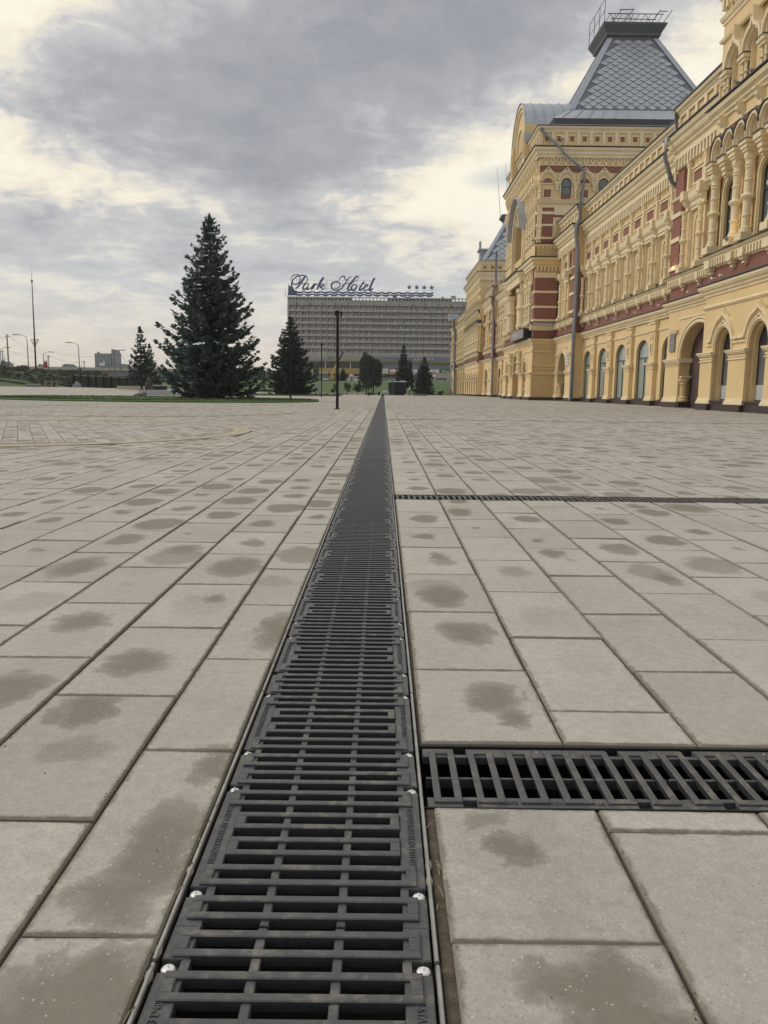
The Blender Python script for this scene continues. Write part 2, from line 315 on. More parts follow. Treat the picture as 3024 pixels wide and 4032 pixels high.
def stone_mat(name, c1, c2, far=False):
    m = bpy.data.materials.new(name); m.use_nodes = True; t = m.node_tree; p = t.nodes['Principled BSDF']
    g = t.nodes.new('ShaderNodeNewGeometry'); pos = g.outputs['Position']
    if not far:
        uv = t.nodes.new('ShaderNodeUVMap'); uv.uv_map = 'UVMap'; at_ = t.nodes.new('ShaderNodeAttribute'); at_.attribute_name = 'rnd'
        s = t.nodes.new('ShaderNodeSeparateXYZ'); t.links.new(at_.outputs['Vector'], s.inputs[0])
        su = t.nodes.new('ShaderNodeSeparateXYZ'); t.links.new(uv.outputs[0], su.inputs[0])
        ra, rb, rc = s.outputs; U, V = su.outputs[0], su.outputs[1]
    else:
        # far sheet: same 0.3 x 0.6 running bond, worked out from world position
        sp = t.nodes.new('ShaderNodeSeparateXYZ'); t.links.new(pos, sp.inputs[0])
        cx = mth(t, 'DIVIDE', mth(t, 'SUBTRACT', sp.outputs[0], .105), .3); ci = mth(t, 'FLOOR', cx); fx = mth(t, 'SUBTRACT', cx, ci)
        par = mth(t, 'MULTIPLY', mth(t, 'FLOORED_MODULO', ci, 2.0), .5)
        cy = mth(t, 'ADD', mth(t, 'DIVIDE', sp.outputs[1], .6), par); cj = mth(t, 'FLOOR', cy); fy = mth(t, 'SUBTRACT', cy, cj)
        U = mth(t, 'MULTIPLY', mth(t, 'SUBTRACT', fx, .5), .3); V = mth(t, 'MULTIPLY', mth(t, 'SUBTRACT', fy, .5), .6)
        cm = t.nodes.new('ShaderNodeCombineXYZ'); t.links.new(ci, cm.inputs[0]); t.links.new(cj, cm.inputs[1])
        wn = t.nodes.new('ShaderNodeTexWhiteNoise'); wn.noise_dimensions = '2D'; t.links.new(cm.outputs[0], wn.inputs['Vector'])
        s = t.nodes.new('ShaderNodeSeparateColor'); t.links.new(wn.outputs['Color'], s.inputs[0]); ra, rb, rc = s.outputs
    mid0 = noise(t, pos, 22, 5, .75)
    nz = noise(t, pos, 14, 5, .65, .6); nzb = noise(t, pos, 5, 3, .5, off=(7, 3, 1))
    # damp ellipse somewhere near the middle of the slab
    du = mth(t, 'ADD', mth(t, 'SUBTRACT', U, mth(t, 'MULTIPLY', mth(t, 'SUBTRACT', rb, .5), .09)), mth(t, 'MULTIPLY', mth(t, 'SUBTRACT', nzb, .5), .14))
    dv = mth(t, 'ADD', mth(t, 'SUBTRACT', V, mth(t, 'MULTIPLY', mth(t, 'SUBTRACT', rc, .5), .18)), mth(t, 'MULTIPLY', mth(t, 'SUBTRACT', nz, .5), .13))
    rr = mth(t, 'SQRT', mth(t, 'ADD', mth(t, 'MULTIPLY', mth(t, 'MULTIPLY', du, du), 1.0), mth(t, 'MULTIPLY', mth(t, 'MULTIPLY', dv, dv), .42)))
    size = ramp(t, ra, [(0.0, 0.0), (0.20, 0.01), (0.36, .055), (0.66, .092), (1.0, .135)])
    q = mth(t, 'SUBTRACT', size, mth(t, 'ADD', rr, mth(t, 'MULTIPLY', mth(t, 'SUBTRACT', nz, .5), .05)))
    damp = ramp(t, mth(t, 'ADD', mth(t, 'MULTIPLY', q, 14.0), .35, clamp=True), [(0.15, 0.0), (0.6, 1.0)])
    zone = ramp(t, noise(t, pos, .13, 3, .5, off=(2, 8, 0)), [(0.30, .45), (0.44, 1.0)])
    damp = mth(t, 'MULTIPLY', damp, zone)
    if not far:
        spn = t.nodes.new('ShaderNodeSeparateXYZ'); t.links.new(pos, spn.inputs[0])
        wx = mth(t, 'ADD', spn.outputs[0], mth(t, 'MULTIPLY', mth(t, 'SUBTRACT', noise(t, pos, 9, 6, .68, .5, off=(4, 1, 0)), .5), .16))
        wy = mth(t, 'ADD', spn.outputs[1], mth(t, 'MULTIPLY', mth(t, 'SUBTRACT', noise(t, pos, 9, 6, .68, .5, off=(1, 9, 0)), .5), .16))
        damp = mth(t, 'MULTIPLY', damp, ramp(t, mth(t, 'DIVIDE', spn.outputs[1], 10.0, clamp=True), [(.26, .12), (.42, 1.0)]))
        tot = None
        for (a, b_, ra_, rb_, k_) in STAINS:
            ux = mth(t, 'DIVIDE', mth(t, 'SUBTRACT', wx, a), ra_); uy = mth(t, 'DIVIDE', mth(t, 'SUBTRACT', wy, b_), rb_)
            e_ = mth(t, 'MULTIPLY', mth(t, 'SUBTRACT', 1.0, mth(t, 'ADD', mth(t, 'MULTIPLY', ux, ux), mth(t, 'MULTIPLY', uy, uy)), clamp=True), k_)
            tot = e_ if tot is None else mth(t, 'MAXIMUM', tot, e_)
        damp = mth(t, 'MAXIMUM', damp, ramp(t, tot, [(0.0, 0.0), (0.22, .55), (.7, 1.0)]))
        big = ramp(t, noise(t, pos, 1.7, 7, .72, .7, off=(3, 3, 0)), [(.56, 0.0), (.70, .5)])
        damp = mth(t, 'MAXIMUM', damp, mth(t, 'MULTIPLY', big, mth(t, 'MULTIPLY', mid0, .9)))
    blot = noise(t, pos, 2.4, 6, .65); fine = noise(t, pos, 160, 3, .7); mid = noise(t, pos, 34, 4, .65)
    base = mixc(t, ramp(t, blot, [(0.3, 0.0), (0.7, 1.0)]), c1, c2)
    br = mth(t, 'ADD', .90, mth(t, 'MULTIPLY', rb, .13))
    if not far: br = mth(t, 'MULTIPLY', br, mth(t, 'ADD', .76, mth(t, 'MULTIPLY', mid, .48)))
    br = mth(t, 'MULTIPLY', br, mth(t, 'ADD', .68, mth(t, 'MULTIPLY', fine, .64)))
    vm = t.nodes.new('ShaderNodeVectorMath'); vm.operation = 'SCALE'; t.links.new(base, vm.inputs[0]); t.links.new(br, vm.inputs['Scale'])
    c = mixc(t, mth(t, 'MULTIPLY', damp, .74), vm.outputs[0], (.145, .125, .092))
    if not far:
        vo = t.nodes.new('ShaderNodeTexVoronoi'); vo.inputs['Scale'].default_value = 150; t.links.new(pos, vo.inputs['Vector'])
        sc = t.nodes.new('ShaderNodeSeparateColor'); t.links.new(vo.outputs['Color'], sc.inputs[0])
        spk = mth(t, 'MULTIPLY', mth(t, 'LESS_THAN', vo.outputs['Distance'], .26), mth(t, 'GREATER_THAN', sc.outputs[0], .90))
        c = mixc(t, mth(t, 'MULTIPLY', spk, .55), c, (.66, .63, .55))
        spd = mth(t, 'MULTIPLY', mth(t, 'LESS_THAN', vo.outputs['Distance'], .25), mth(t, 'LESS_THAN', sc.outputs[0], .10))
        c = mixc(t, mth(t, 'MULTIPLY', spd, .45), c, (.12, .11, .095))
        # grime creeping in from the joints
        ed = t.nodes.new('ShaderNodeAttribute'); ed.attribute_name = 'half'; se = t.nodes.new('ShaderNodeSeparateXYZ'); t.links.new(ed.outputs['Vector'], se.inputs[0])
        e1 = mth(t, 'SUBTRACT', se.outputs[0], mth(t, 'ABSOLUTE', U)); e2 = mth(t, 'SUBTRACT', se.outputs[1], mth(t, 'ABSOLUTE', V))
        e = mth(t, 'ADD', mth(t, 'MINIMUM', e1, e2), mth(t, 'MULTIPLY', mth(t, 'SUBTRACT', noise(t, pos, 22, 6, .78), .60), .034))
        c = mixc(t, mth(t, 'MULTIPLY', ramp(t, e, [(0.0, 1.0), (0.007, 0.0)]), .7), c, (.135, .115, .085))
    else:
        ex = mth(t, 'SUBTRACT', .15, mth(t, 'ABSOLUTE', U)); ey = mth(t, 'SUBTRACT', .3, mth(t, 'ABSOLUTE', V))
        jt = mth(t, 'MAXIMUM', mth(t, 'LESS_THAN', ex, .005), mth(t, 'LESS_THAN', ey, .004))
        c = mixc(t, mth(t, 'MULTIPLY', jt, .8), c, (.1, .087, .065))
    t.links.new(c, p.inputs['Base Color'])
    t.links.new(mth(t, 'SUBTRACT', .86, mth(t, 'MULTIPLY', damp, .12)), p.inputs['Roughness']); p.inputs['Specular IOR Level'].default_value = .35
    if not far:
        b = t.nodes.new('ShaderNodeBump'); b.inputs['Strength'].default_value = .45; b.inputs['Distance'].default_value = .0025
        t.links.new(mth(t, 'ADD', noise(t, pos, 240, 4, .7), mth(t, 'MULTIPLY', mid, .8)), b.inputs['Height']); t.links.new(b.outputs[0], p.inputs['Normal'])
    return m
M['stone'] = stone_mat('paving_concrete', (.385, .363, .328), (.455, .43, .392))
M['stonefar'] = stone_mat('far_paving_concrete', (.385, .363, .328), (.45, .425, .388), far=True)
M['stonecirc'] = stone_mat('circle_paving_concrete', (.395, .375, .345), (.435, .415, .38))
# ================================================================== GROUND
def sstep(a, b, x):
    t = max(0, min(1, (x-a)/(b-a))); return t*t*(3-2*t)
def gz(x, y):
    return 0.75*sstep(60, 125, y)*sstep(-18, -45, x)
g = MB().add([(-4000, -60, -.6), (4000, -60, -.6), (4000, 6000, -.6), (-4000, 6000, -.6)], [(0, 1, 2, 3)])
tag(g.build('ground', M['ground']), kind='structure')
pavement = tag(empty('pavement'), kind='structure')

def sheet(name, m, xs, ys, z0, parent=None, kind=None, zf=None):
    b = MB(); nx, ny = len(xs), len(ys)
    vs = [(x, y, z0+(zf(x, y) if zf else 0)) for y in ys for x in xs]
    fs = [(j*nx+i, j*nx+i+1, (j+1)*nx+i+1, (j+1)*nx+i) for j in range(ny-1) for i in range(nx-1)]
    b.add(vs, fs); return b.build(name, m, parent, kind=kind)
YE = 45.0
ys_ = [YE+(4*k) for k in range(40)]
sheet('pavement_far', M['stonefar'], [-75+3*i for i in range(25)]+[-.33], ys_, 0, pavement, zf=gz)
sheet('pavement_far', M['stonefar'], [.1, 40], ys_, 0, pavement)
b = MB()
b.add([(-5, -5, -.004), (-5, .8, -.004), (-28.6, YE, -.004), (-75, YE, -.004), (-75, -5, -.004)], [(0, 1, 2, 3, 4)])
b.add([(5, -5, -.004), (40, -5, -.004), (40, YE, -.004), (15.6, YE, -.004), (15.6, 20.6, -.004), (5, .8, -.004)], [(0, 1, 2, 3, 4, 5)])
b.build('pavement_side', M['stonefar'], pavement)
# bedding sand under the slabs, leaving the channels open
CR = [(1.425, 1.695, 3.0), (5.79, 6.06, 6.12), (22.2, 22.47, 14.0)]     # cross channels: y0, y1, x end
b = MB(); b.add([(-30, -2, -.011), (-.308, -2, -.011), (-.308, YE+.5, -.011), (-30, YE+.5, -.011)], [(0, 1, 2, 3)])
yy = -2
for y0, y1, xe in CR:
    b.add([(.09, yy, -.011), (18, yy, -.011), (18, y0, -.011), (.09, y0, -.011)], [(0, 1, 2, 3)])
    b.add([(xe, y0, -.011), (18, y0, -.011), (18, y1, -.011), (xe, y1, -.011)], [(0, 1, 2, 3)]); yy = y1
b.add([(.09, yy, -.011), (18, yy, -.011), (18, YE+.5, -.011), (.09, YE+.5, -.011)], [(0, 1, 2, 3)])
b.build('joint_sand', M['joint'], pavement)

def stones_mesh(name, L_, m):
    vs = []; fs = []; uv = []; rn = []; hf = []
    for cx, cy, hx, hy, rot, zz in L_:
        c, s = math.cos(rot), math.sin(rot); k = len(vs); ch = .004
        tx, ty = random.uniform(-.0012, .0012), random.uniform(-.0012, .0012)
        for (ax, ay, z) in [(-1, -1, -.03), (1, -1, -.03), (1, 1, -.03), (-1, 1, -.03), (-1, -1, -ch), (1, -1, -ch), (1, 1, -ch), (-1, 1, -ch)]:
            x, y = ax*hx, ay*hy; vs.append((cx+x*c-y*s, cy+x*s+y*c, zz+z+tx*ax+ty*ay)); uv.append((x, y))
        for (ax, ay) in [(-1, -1), (1, -1), (1, 1), (-1, 1)]:
            x, y = ax*(hx-ch), ay*(hy-ch); vs.append((cx+x*c-y*s, cy+x*s+y*c, zz+tx*ax+ty*ay)); uv.append((x, y))
        r = (random.random(), random.random(), random.random()); rn += [r]*12; hf += [(hx, hy, 0)]*12
        fs += [tuple(i+k for i in f) for f in [(0, 1, 5, 4), (1, 2, 6, 5), (2, 3, 7, 6), (3, 0, 4, 7), (4, 5, 9, 8), (5, 6, 10, 9), (6, 7, 11, 10), (7, 4, 8, 11), (8, 9, 10, 11)]]
    me = bpy.data.meshes.new(name); me.from_pydata(vs, [], fs); me.materials.append(m)
    u = me.uv_layers.new(name='UVMap'); data = []
    for f in fs:
        for i in f: data += uv[i]
    u.data.foreach_set('uv', data)
    for nm, arr in (('rnd', rn), ('half', hf)):
        a = me.attributes.new(nm, 'FLOAT_VECTOR', 'POINT'); a.data.foreach_set('vector', [q for p in arr for q in p])
    me.update(); return me
CIRC = [(-7.0, 14.4, 4.6), (-8.6, 27.2, 5.6), (-17.5, 20.5, 5.2), (-19.5, 36, 6.5)]
def in_circ(x, y, pad=0): return any((x-a)**2+(y-b_)**2 < (r-pad)**2 for a, b_, r in CIRC)
SL = []
def column(x0, x1, ya, yb, off, pitch=.597):
    k = math.floor((ya-off)/pitch)-1
    while True:
        a, c = off+k*pitch, off+(k+1)*pitch; k += 1
        if a > yb: break
        a2, c2 = max(a, ya), min(c, yb)
        if c2-a2 < .03: continue
        xm, ym = (x0+x1)/2, (a2+c2)/2
        if abs(xm) > .54*ym+4.5 or in_circ(xm, ym, .05): continue
        j = random.uniform(.0016, .0042) if ym < 9 else .0035
        j2 = random.uniform(.0014, .0034) if ym < 9 else .003
        SL.append((xm+random.uniform(-.0012, .0012), ym, (x1-x0)/2-j, (c2-a2)/2-j2, random.uniform(-.0025, .0025) if ym < 9 else 0, random.uniform(-.0022, .0006)))
edges_r = [.107, .408, .706, .998, 1.308, 1.62]+[1.62+.306*k for k in range(1, 48)]
spans = [(.2, 1.42, 1.045, 1.342), (1.70, 5.785, 2.18, 1.887), (6.065, 22.195, 6.2, 6.5), (22.475, YE, 22.6, 22.9)]
for i in range(len(edges_r)-1):
    if edges_r[i] > 15.7: break
    for ya, yb, o0, o1 in spans: column(edges_r[i] if i else (.103 if ya < 1 else .091), edges_r[i+1], ya, yb, o0 if i % 2 == 0 else o1)
edges_l = [-.306, -.507, -.822, -1.14]+[-1.14-.31*k for k in range(1, 80)]
for i in range(len(edges_l)-1):
    column(edges_l[i+1], edges_l[i], .2, YE, 1.05 if i % 2 == 0 else 1.36)
def px_rank(s): return s[1]
def visible(s): return s[1] > .80 and abs(s[0]) < .475*s[1]+.45
vis = sorted([s for s in SL if visible(s)], key=px_rank); near = set(map(id, vis[:290]))
for s in vis[:290]:
    me = stones_mesh('paving_stone', [s], M['stone']); inst(me, 'paving_stone', pavement)
rest = [s for s in SL if id(s) not in near]
o = inst(stones_mesh('paving_stones', rest, M['stone']), 'paving_stones', pavement); o['kind'] = 'stuff'
# round patterns of paler paving with a yellowish kerb ring
for (a, c_, r) in CIRC:
    cp = tag(empty('circle_paving', (a, c_, 0)), kind='structure')
    bb = MB(); n = 72
    bb.add([(math.cos(2*PI*i/n)*(r-.1), math.sin(2*PI*i/n)*(r-.1), .0025) for i in range(n)], [tuple(range(n))]); bb.build('joint_sand', M['joint2'], cp)
    ring = MB(); nseg = int(2*PI*r/.5)
    for ri, (q0, q1) in enumerate(((r-.14, r), (r-.29, r-.15))):
        for i in range(nseg):
            t0, t1 = 2*PI*(i+.012)/nseg, 2*PI*(i+.988)/nseg; zt = .010+random.uniform(-.001, .001)
            P = [(q*math.cos(t), q*math.sin(t)) for q, t in ((q0, t0), (q1, t0), (q1, (t0+t1)/2), (q1, t1), (q0, t1), (q0, (t0+t1)/2))]
            ring.prism(P, lambda x, y: (x, y, -.02), lambda x, y: (x, y, zt))
    ring.build('kerb_ring', M['yellowkerb'], cp, kind='stuff')
    cs = []; th = rad(24)
    for i in range(-40, 41):
        for j in range(-16, 17):
            x, y = i*.203, j*.606+(i % 2)*.3; X_, Y_ = x*math.cos(th)-y*math.sin(th), x*math.sin(th)+y*math.cos(th)
            if X_*X_+Y_*Y_ < (r-.42)**2: cs.append((X_, Y_, .0995, .3005, th, .0065+random.uniform(-.001, .001)))
    o = inst(stones_mesh('circle_stones', cs, M['stonecirc']), 'circle_stones', cp); o['kind'] = 'stuff'

# ================================================================== DRAINS
def text_mesh(body, size, ext, name='lettering', align='CENTER', spacing=1.0, sx=1.0):
    cu = bpy.data.curves.new(name, 'FONT'); cu.body = body; cu.size = size; cu.extrude = ext; cu.align_x = align; cu.align_y = 'CENTER'
    cu.space_character = spacing; cu.resolution_u = 2
    o = bpy.data.objects.new('tmp', cu); COL.objects.link(o); o.scale = (sx, 1, 1)
    bpy.context.view_layer.update()
    me = bpy.data.meshes.new_from_object(o.evaluated_get(bpy.context.evaluated_depsgraph_get()))
    me.transform(Matrix.Diagonal((sx, 1, 1, 1)))
    bpy.data.objects.remove(o); bpy.data.curves.remove(cu); me.name = name; return me
def dbox(b, x0, x1, y0, y1, z0, z1, c, dr):
    """bar with a chamfered top and cast draft: narrower at the bottom"""
    b.add([(x0, y0+dr, z0), (x1, y0+dr, z0), (x1, y1-dr, z0), (x0, y1-dr, z0), (x0, y0, z1-c), (x1, y0, z1-c), (x1, y1, z1-c), (x0, y1, z1-c), (x0+c, y0+c, z1), (x1-c, y0+c, z1), (x1-c, y1-c, z1), (x0+c, y1-c, z1)],
          [(0, 1, 5, 4), (1, 2, 6, 5), (2, 3, 7, 6), (3, 0, 4, 7), (4, 5, 9, 8), (5, 6, 10, 9), (6, 7, 11, 10), (7, 4, 8, 11), (8, 9, 10, 11), (0, 3, 2, 1)])
def grate_mesh(hw, cross=False):
    """cast grate: 0.5 long in y, 2*hw wide in x. six raised loops, open slots between, side plates, ribs"""
    b = MB(); T = 0.0; Lg = .5; bw = .0072
    ys = [.0417+.0833*k for k in range(6)]
    ends = hw-.0155
    for k, y in enumerate(ys):
        narrow = (k in (2, 3)) and not cross
        ex = hw-.040 if narrow else ends
        for s in (-1, 1):
            dbox(b, -ex, ex, y+s*.0200-bw, y+s*.0200+bw, -.020, T, .0016, .0046)
            b.cbox(s*ex-.008*(1+s)*1.05, s*ex+.008*(1-s)*1.05, y-.0200+bw-.001, y+.0200-bw+.001, -.014, T-.0002, .0016)
    # side plates with bolt notches between loops 1-2 and 5-6
    plate0 = hw-.040
    cuts = [(.0015, .0833-.0135), (.0833+.0135, .4167-.0135), (.4167+.0135, .4985)]
    for s in (-1, 1):
        for y0, y1 in cuts:
            xa, xb = sorted((s*plate0, s*(hw-.0015))); b.cbox(xa, xb, y0, y1, -.022, T-.0048, .0015)
        for yc in (.0833, .4167):
            xa, xb = sorted((s*(plate0-.002), s*(plate0+.0105))); b.box(xa, xb, yc-.014, yc+.014, -.022, T-.0055)
            xa, xb = sorted((s*(plate0+.010), s*(hw-.001))); b.box(xa, xb, yc-.0145, yc+.0145, -.024, T-.0175)
    if cross: b.cbox(-.0035, .0035, .004, .496, -.030, T-.009, .001)
    else:
        for x in (-.056, .056): b.cbox(x-.0068, x+.0068, .004, .496, -.020, T-.0045, .0015)
    return b.mat(M['iron']).mesh('grate')
def bolt_mesh():
    b = MB(); b.lathe([(.0100, -.018), (.0100, -.0075), (.0092, -.0055), (.0060, -.0042), (.001, -.0038)], seg=12); b.lathe([(.0015, .0), (.0012, -.03)], seg=5)
    return b.mat(M['bolt']).mesh('bolt', True)
GW = .187; DX = -.110
gm_, gc_, bm_ = grate_mesh(GW), grate_mesh(.128, True), bolt_mesh()
txL = text_mesh('[] STANDARTPARK EN 1433 D400', .0165, .0011, sx=.86); txL.materials.append(M['iron'])
txC = text_mesh('[] STANDARTPARK EN 1433 E600', .0165, .0011, sx=.86); txC.materials.append(M['iron'])
GREND = 117
drain = empty('drain_channel', (DX, 0, 0)); tag(drain, 'long straight black cast iron drain running down the middle of the square', 'drain', )
k0 = 1.087-1.0        # a joint falls at y = 1.087
ng = 0; y = k0-.0
mer = []
while y < GREND:
    if y+.5 > -.2:
        if ng < 298:
            go = inst(gm_, 'grate', drain, (random.uniform(-.0012, .0012), y, -.003+random.uniform(-.001, .001)))
            if y < 9:
                for s in (-1, 1):
                    for yc in (.0833, .4167):
                        if s < 0 and 2.0 < y+yc < 2.3 or random.random() < .06: continue
                        inst(bm_, 'bolt', go, (s*(GW-.0135), yc, -.004), rz=random.random())
                    inst(txL, 'lettering', go, (s*(GW-.0205), .25, -.0042), rz=PI/2 if s < 0 else -PI/2)
            ng += 1
    y += .4965
# channel body: walls and floor, with the side openings of the cross drains
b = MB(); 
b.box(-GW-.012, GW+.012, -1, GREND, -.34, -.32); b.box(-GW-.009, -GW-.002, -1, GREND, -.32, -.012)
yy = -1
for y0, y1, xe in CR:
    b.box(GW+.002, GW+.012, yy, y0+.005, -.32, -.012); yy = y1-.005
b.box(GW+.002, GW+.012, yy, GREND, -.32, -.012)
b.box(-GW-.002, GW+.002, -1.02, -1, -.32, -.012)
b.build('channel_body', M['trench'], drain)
for s in (-1, 1):
    yy = -1.0
    while yy < 60:
        b = MB(); x = s*(GW+.0050); dxx = random.uniform(-.0008, .0008)
        b.tube([(x+dxx, yy+.004, -.0035), (x-dxx, yy+.996, -.0035)], .0034, 6)
        b.build('edge_rail', M['rail'], drain); yy += 1.0
    b = MB(); b.box(s*(GW+.005)-.003, s*(GW+.005)+.003, 60, GREND, -.01, -.0005); b.build('edge_rail', M['rail'], drain)
b = MB(); yy = -1
for y0, y1, xe in CR+[(GREND, 0, 0)]:
    b.box(GW+.0122, GW+.040, yy, y0, -.05, -.0095); yy = y1
b.build('mortar_bed', M['mortar'], drain)
b = MB(); b.box(-GW-.026, -GW-.0092, -1, GREND, -.05, -.0085); b.build('mortar_bed', M['mortar'], drain)
# little mortar lumps squeezed out at the edge
for (x, y) in ((GW+.006, 1.20), (-GW-.008, 1.22), (GW+.007, 1.245), (-GW-.007, .98), (-GW-.008, 1.03)):
    b = MB(); b.lathe([(.004, -.02), (.0058, -.006), (.0045, .000), (.001, .0015)], (x, y, -.006), 7); b.v = [(v[0], (v[1]-y)*2.6+y, v[2]) for v in b.v]; b.build('mortar_lump', M['paleconc'], drain, smooth=True)
pass
cgr = ['second slot drain branching right just ahead', 'slot drain branching right a few metres further on', 'faint slot drain branching right far across the square']
names_c = ['nearest short slot drain branching off to the right of the long drain', 'middle slot drain branching right beyond the nearest branch', 'farthest thin slot drain branching right across the square']
for ci, (y0, y1, xe) in enumerate(CR):
    cd = empty('cross_drain', (.098, (y0+y1)/2, 0)); tag(cd, names_c[ci], 'drain', 'slot drains branching off the long drain')
    h = (y1-y0)/2; x = -.006; k = 0
    while x+.098 < xe-.1:
        go = inst(gc_, 'grate', cd, (x, 0, -.004+random.uniform(-.001, .001)), rz=-PI/2)
        # rotated -90: local y runs along +x, local x runs along -y
        if ci < 2:
            inst(bm_, 'bolt', go, (-(.128-.0135), .25, -.004))
            if ci == 0: inst(txC, 'lettering', go, (.128-.0080, .25, -.0043), rz=-PI/2, sc=.55) if False else inst(txC, 'lettering', go, (.1085, .25, -.0042), rz=-PI/2)
        x += .4965; k += 1
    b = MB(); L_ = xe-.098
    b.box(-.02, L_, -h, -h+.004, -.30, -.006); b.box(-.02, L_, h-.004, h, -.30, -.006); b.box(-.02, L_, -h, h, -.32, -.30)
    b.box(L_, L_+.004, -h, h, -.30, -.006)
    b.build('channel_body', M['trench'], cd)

rn = random.Random(12); gb = MB()
for _ in range(700):
    y = rn.uniform(.85, 3.2)**1.0; x = rn.choice([-.507, -.822, .408, .706, .100, -.309, rn.uniform(-1.2, 1.6)])+rn.gauss(0, .006)
    if -.30 < x < .085: continue
    if any(y0-.01 < y < y1+.01 and x > .08 for y0, y1, _x in CR): continue
    s_ = rn.uniform(.0006, .0017); z = .0005
    gb.add([(x-s_, y-s_, z), (x+s_, y-s_*.7, z), (x+s_*.8, y+s_, z), (x-s_*.9, y+s_*.6, z), (x, y, z+s_*1.3)], [(0, 1, 4), (1, 2, 4), (2, 3, 4), (3, 0, 4)])
o = gb.build('grit', M['mortar']); tag(o, 'loose pale grit lying in the joints and on the nearest slabs', 'grit', kind='stuff')

# a few dry straws caught in the mortar strip and along the rails
b = MB()
for i in range(9):
    y = rn.uniform(.86, 1.38); x = .097+rn.uniform(-.006, .006) if i % 3 else -.305; l = rn.uniform(.006, .018); a = rn.uniform(.6, 2.4)
    b.tube([(x-l*math.cos(a), y-l*math.sin(a), -.002), (x, y, .003), (x+l*math.cos(a), y+l*math.sin(a), -.001)], .0006, 4)
o = b.build('dry_straw', M['wood']); tag(o, 'bits of dry straw caught along the drain edge', 'straw', kind='stuff')
# ================================================================== FAIR BUILDING
class Fr:
    """facade frame: s along the wall, d outwards from its plane, z up"""
    def __init__(s, kind, plane): s.k = kind; s.p = plane
    def __call__(s, a, d, z):
        return (s.p-d, a, z) if s.k == 'W' else (a, s.p-d, z)      # W faces -X (s = Y); S faces -Y (s = X)
hall = empty('fair_building', (17, 62, 0)); tag(hall, 'long ornate yellow and red brick fair building with slate-grey metal roofs along the right side', 'building')
HB = {}
def H(name, mat):
    """one mesh under the building per (part name, material)"""
    k = (name, mat)
    if k not in HB: HB[k] = MB()
    return HB[k]
def pieces(b):
    par = list(range(len(b.v)))
    def fd(i):
        while par[i] != i: par[i] = par[par[i]]; i = par[i]
        return i
    for f in b.f:
        r = fd(f[0])
        for i in f[1:]:
            q = fd(i)
            if q != r: par[q] = r
    isl = {}
    for k, f in enumerate(b.f): isl.setdefault(fd(f[0]), []).append(k)
    I = []
    for fs in isl.values():
        vs = [b.v[i] for k in fs for i in b.f[k]]
        I.append([fs]+[min(v[a] for v in vs)-.012 for a in range(3)]+[max(v[a] for v in vs)+.012 for a in range(3)])
    I.sort(key=lambda t: t[2]); p2 = list(range(len(I)))
    def f2(i):
        while p2[i] != i: p2[i] = p2[p2[i]]; i = p2[i]
        return i
    for i in range(len(I)):
        A = I[i]
        for j in range(i+1, len(I)):
            B = I[j]
            if B[2] > A[5]: break
            if A[1] <= B[4] and B[1] <= A[4] and A[3] <= B[6] and B[3] <= A[6]:
                ri, rj = f2(i), f2(j)
                if ri != rj: p2[rj] = ri
    G = {}
    for i in range(len(I)): G.setdefault(f2(i), []).extend(I[i][0])
    out = sorted(G.values(), key=lambda fs: b.v[b.f[fs[0]][0]][1])
    if len(out) > 300: out = out[:299]+[[k for g_ in out[299:] for k in g_]]
    return out
def flush():
    for (name, mat), b in HB.items():
        nm = name.split('#')[0]
        if not name.endswith('#s') and not b.mats:
            P = pieces(b)
            for gi, fs in enumerate(P):
                mp = {}; vs = []; ff = []
                for k in fs:
                    t = []
                    for i in b.f[k]:
                        if i not in mp: mp[i] = len(vs); v = b.v[i]; vs.append((v[0]-17, v[1]-62, v[2]))
                        t.append(mp[i])
                    ff.append(t)
                me = bpy.data.meshes.new(nm); me.from_pydata(vs, [], ff); me.materials.append(M[mat]); o = inst(me, nm, hall)
                if gi == 299: o['kind'] = 'stuff'
            continue
        me = b.mesh(nm); me.materials.append(M[mat]) if not b.mats else None
        me.transform(Matrix.Translation((-17, -62, 0)))
        o = inst(me, nm, hall)
        if name.endswith('#s'): o['kind'] = 'stuff'
    HB.clear()
def hinst(mesh, name, loc, **k): return inst(mesh, name, hall, (loc[0]-17, loc[1]-62, loc[2]), **k)
_bx = [0]
def bx(b, f, s0, s1, z0, z1, d0, d1):
    _bx[0] += 1; e = .0012+.0005*(_bx[0] % 9); s0 += e; s1 -= e; d1 += e*.5; z1 += e*.3
    P = [f(s, d, z) for z in (z0, z1) for (s, d) in ((s0, d0), (s1, d0), (s1, d1), (s0, d1))]
    return b.add(P, [(0, 3, 2, 1), (4, 5, 6, 7), (0, 1, 5, 4), (1, 2, 6, 5), (2, 3, 7, 6), (3, 0, 4, 7)])
def mould(b, f, s0, s1, prof, m0=0, m1=0):
    """moulding profile [(d,z)] run along s; m=1 mitres the end outwards, -1 inwards"""
    n = len(prof)
    A = [f(s0-m0*d, d, z) for d, z in prof]; B = [f(s1+m1*d, d, z) for d, z in prof]
    b.add(A+B, [(i, i+1, n+i+1, n+i) for i in range(n-1)])
    base = [f(s0, -.05, prof[0][1]), f(s0, -.05, prof[-1][1])]
    b.add(A, [tuple(range(n))]) if not m0 else None
    b.add(B, [tuple(range(n))]) if not m1 else None
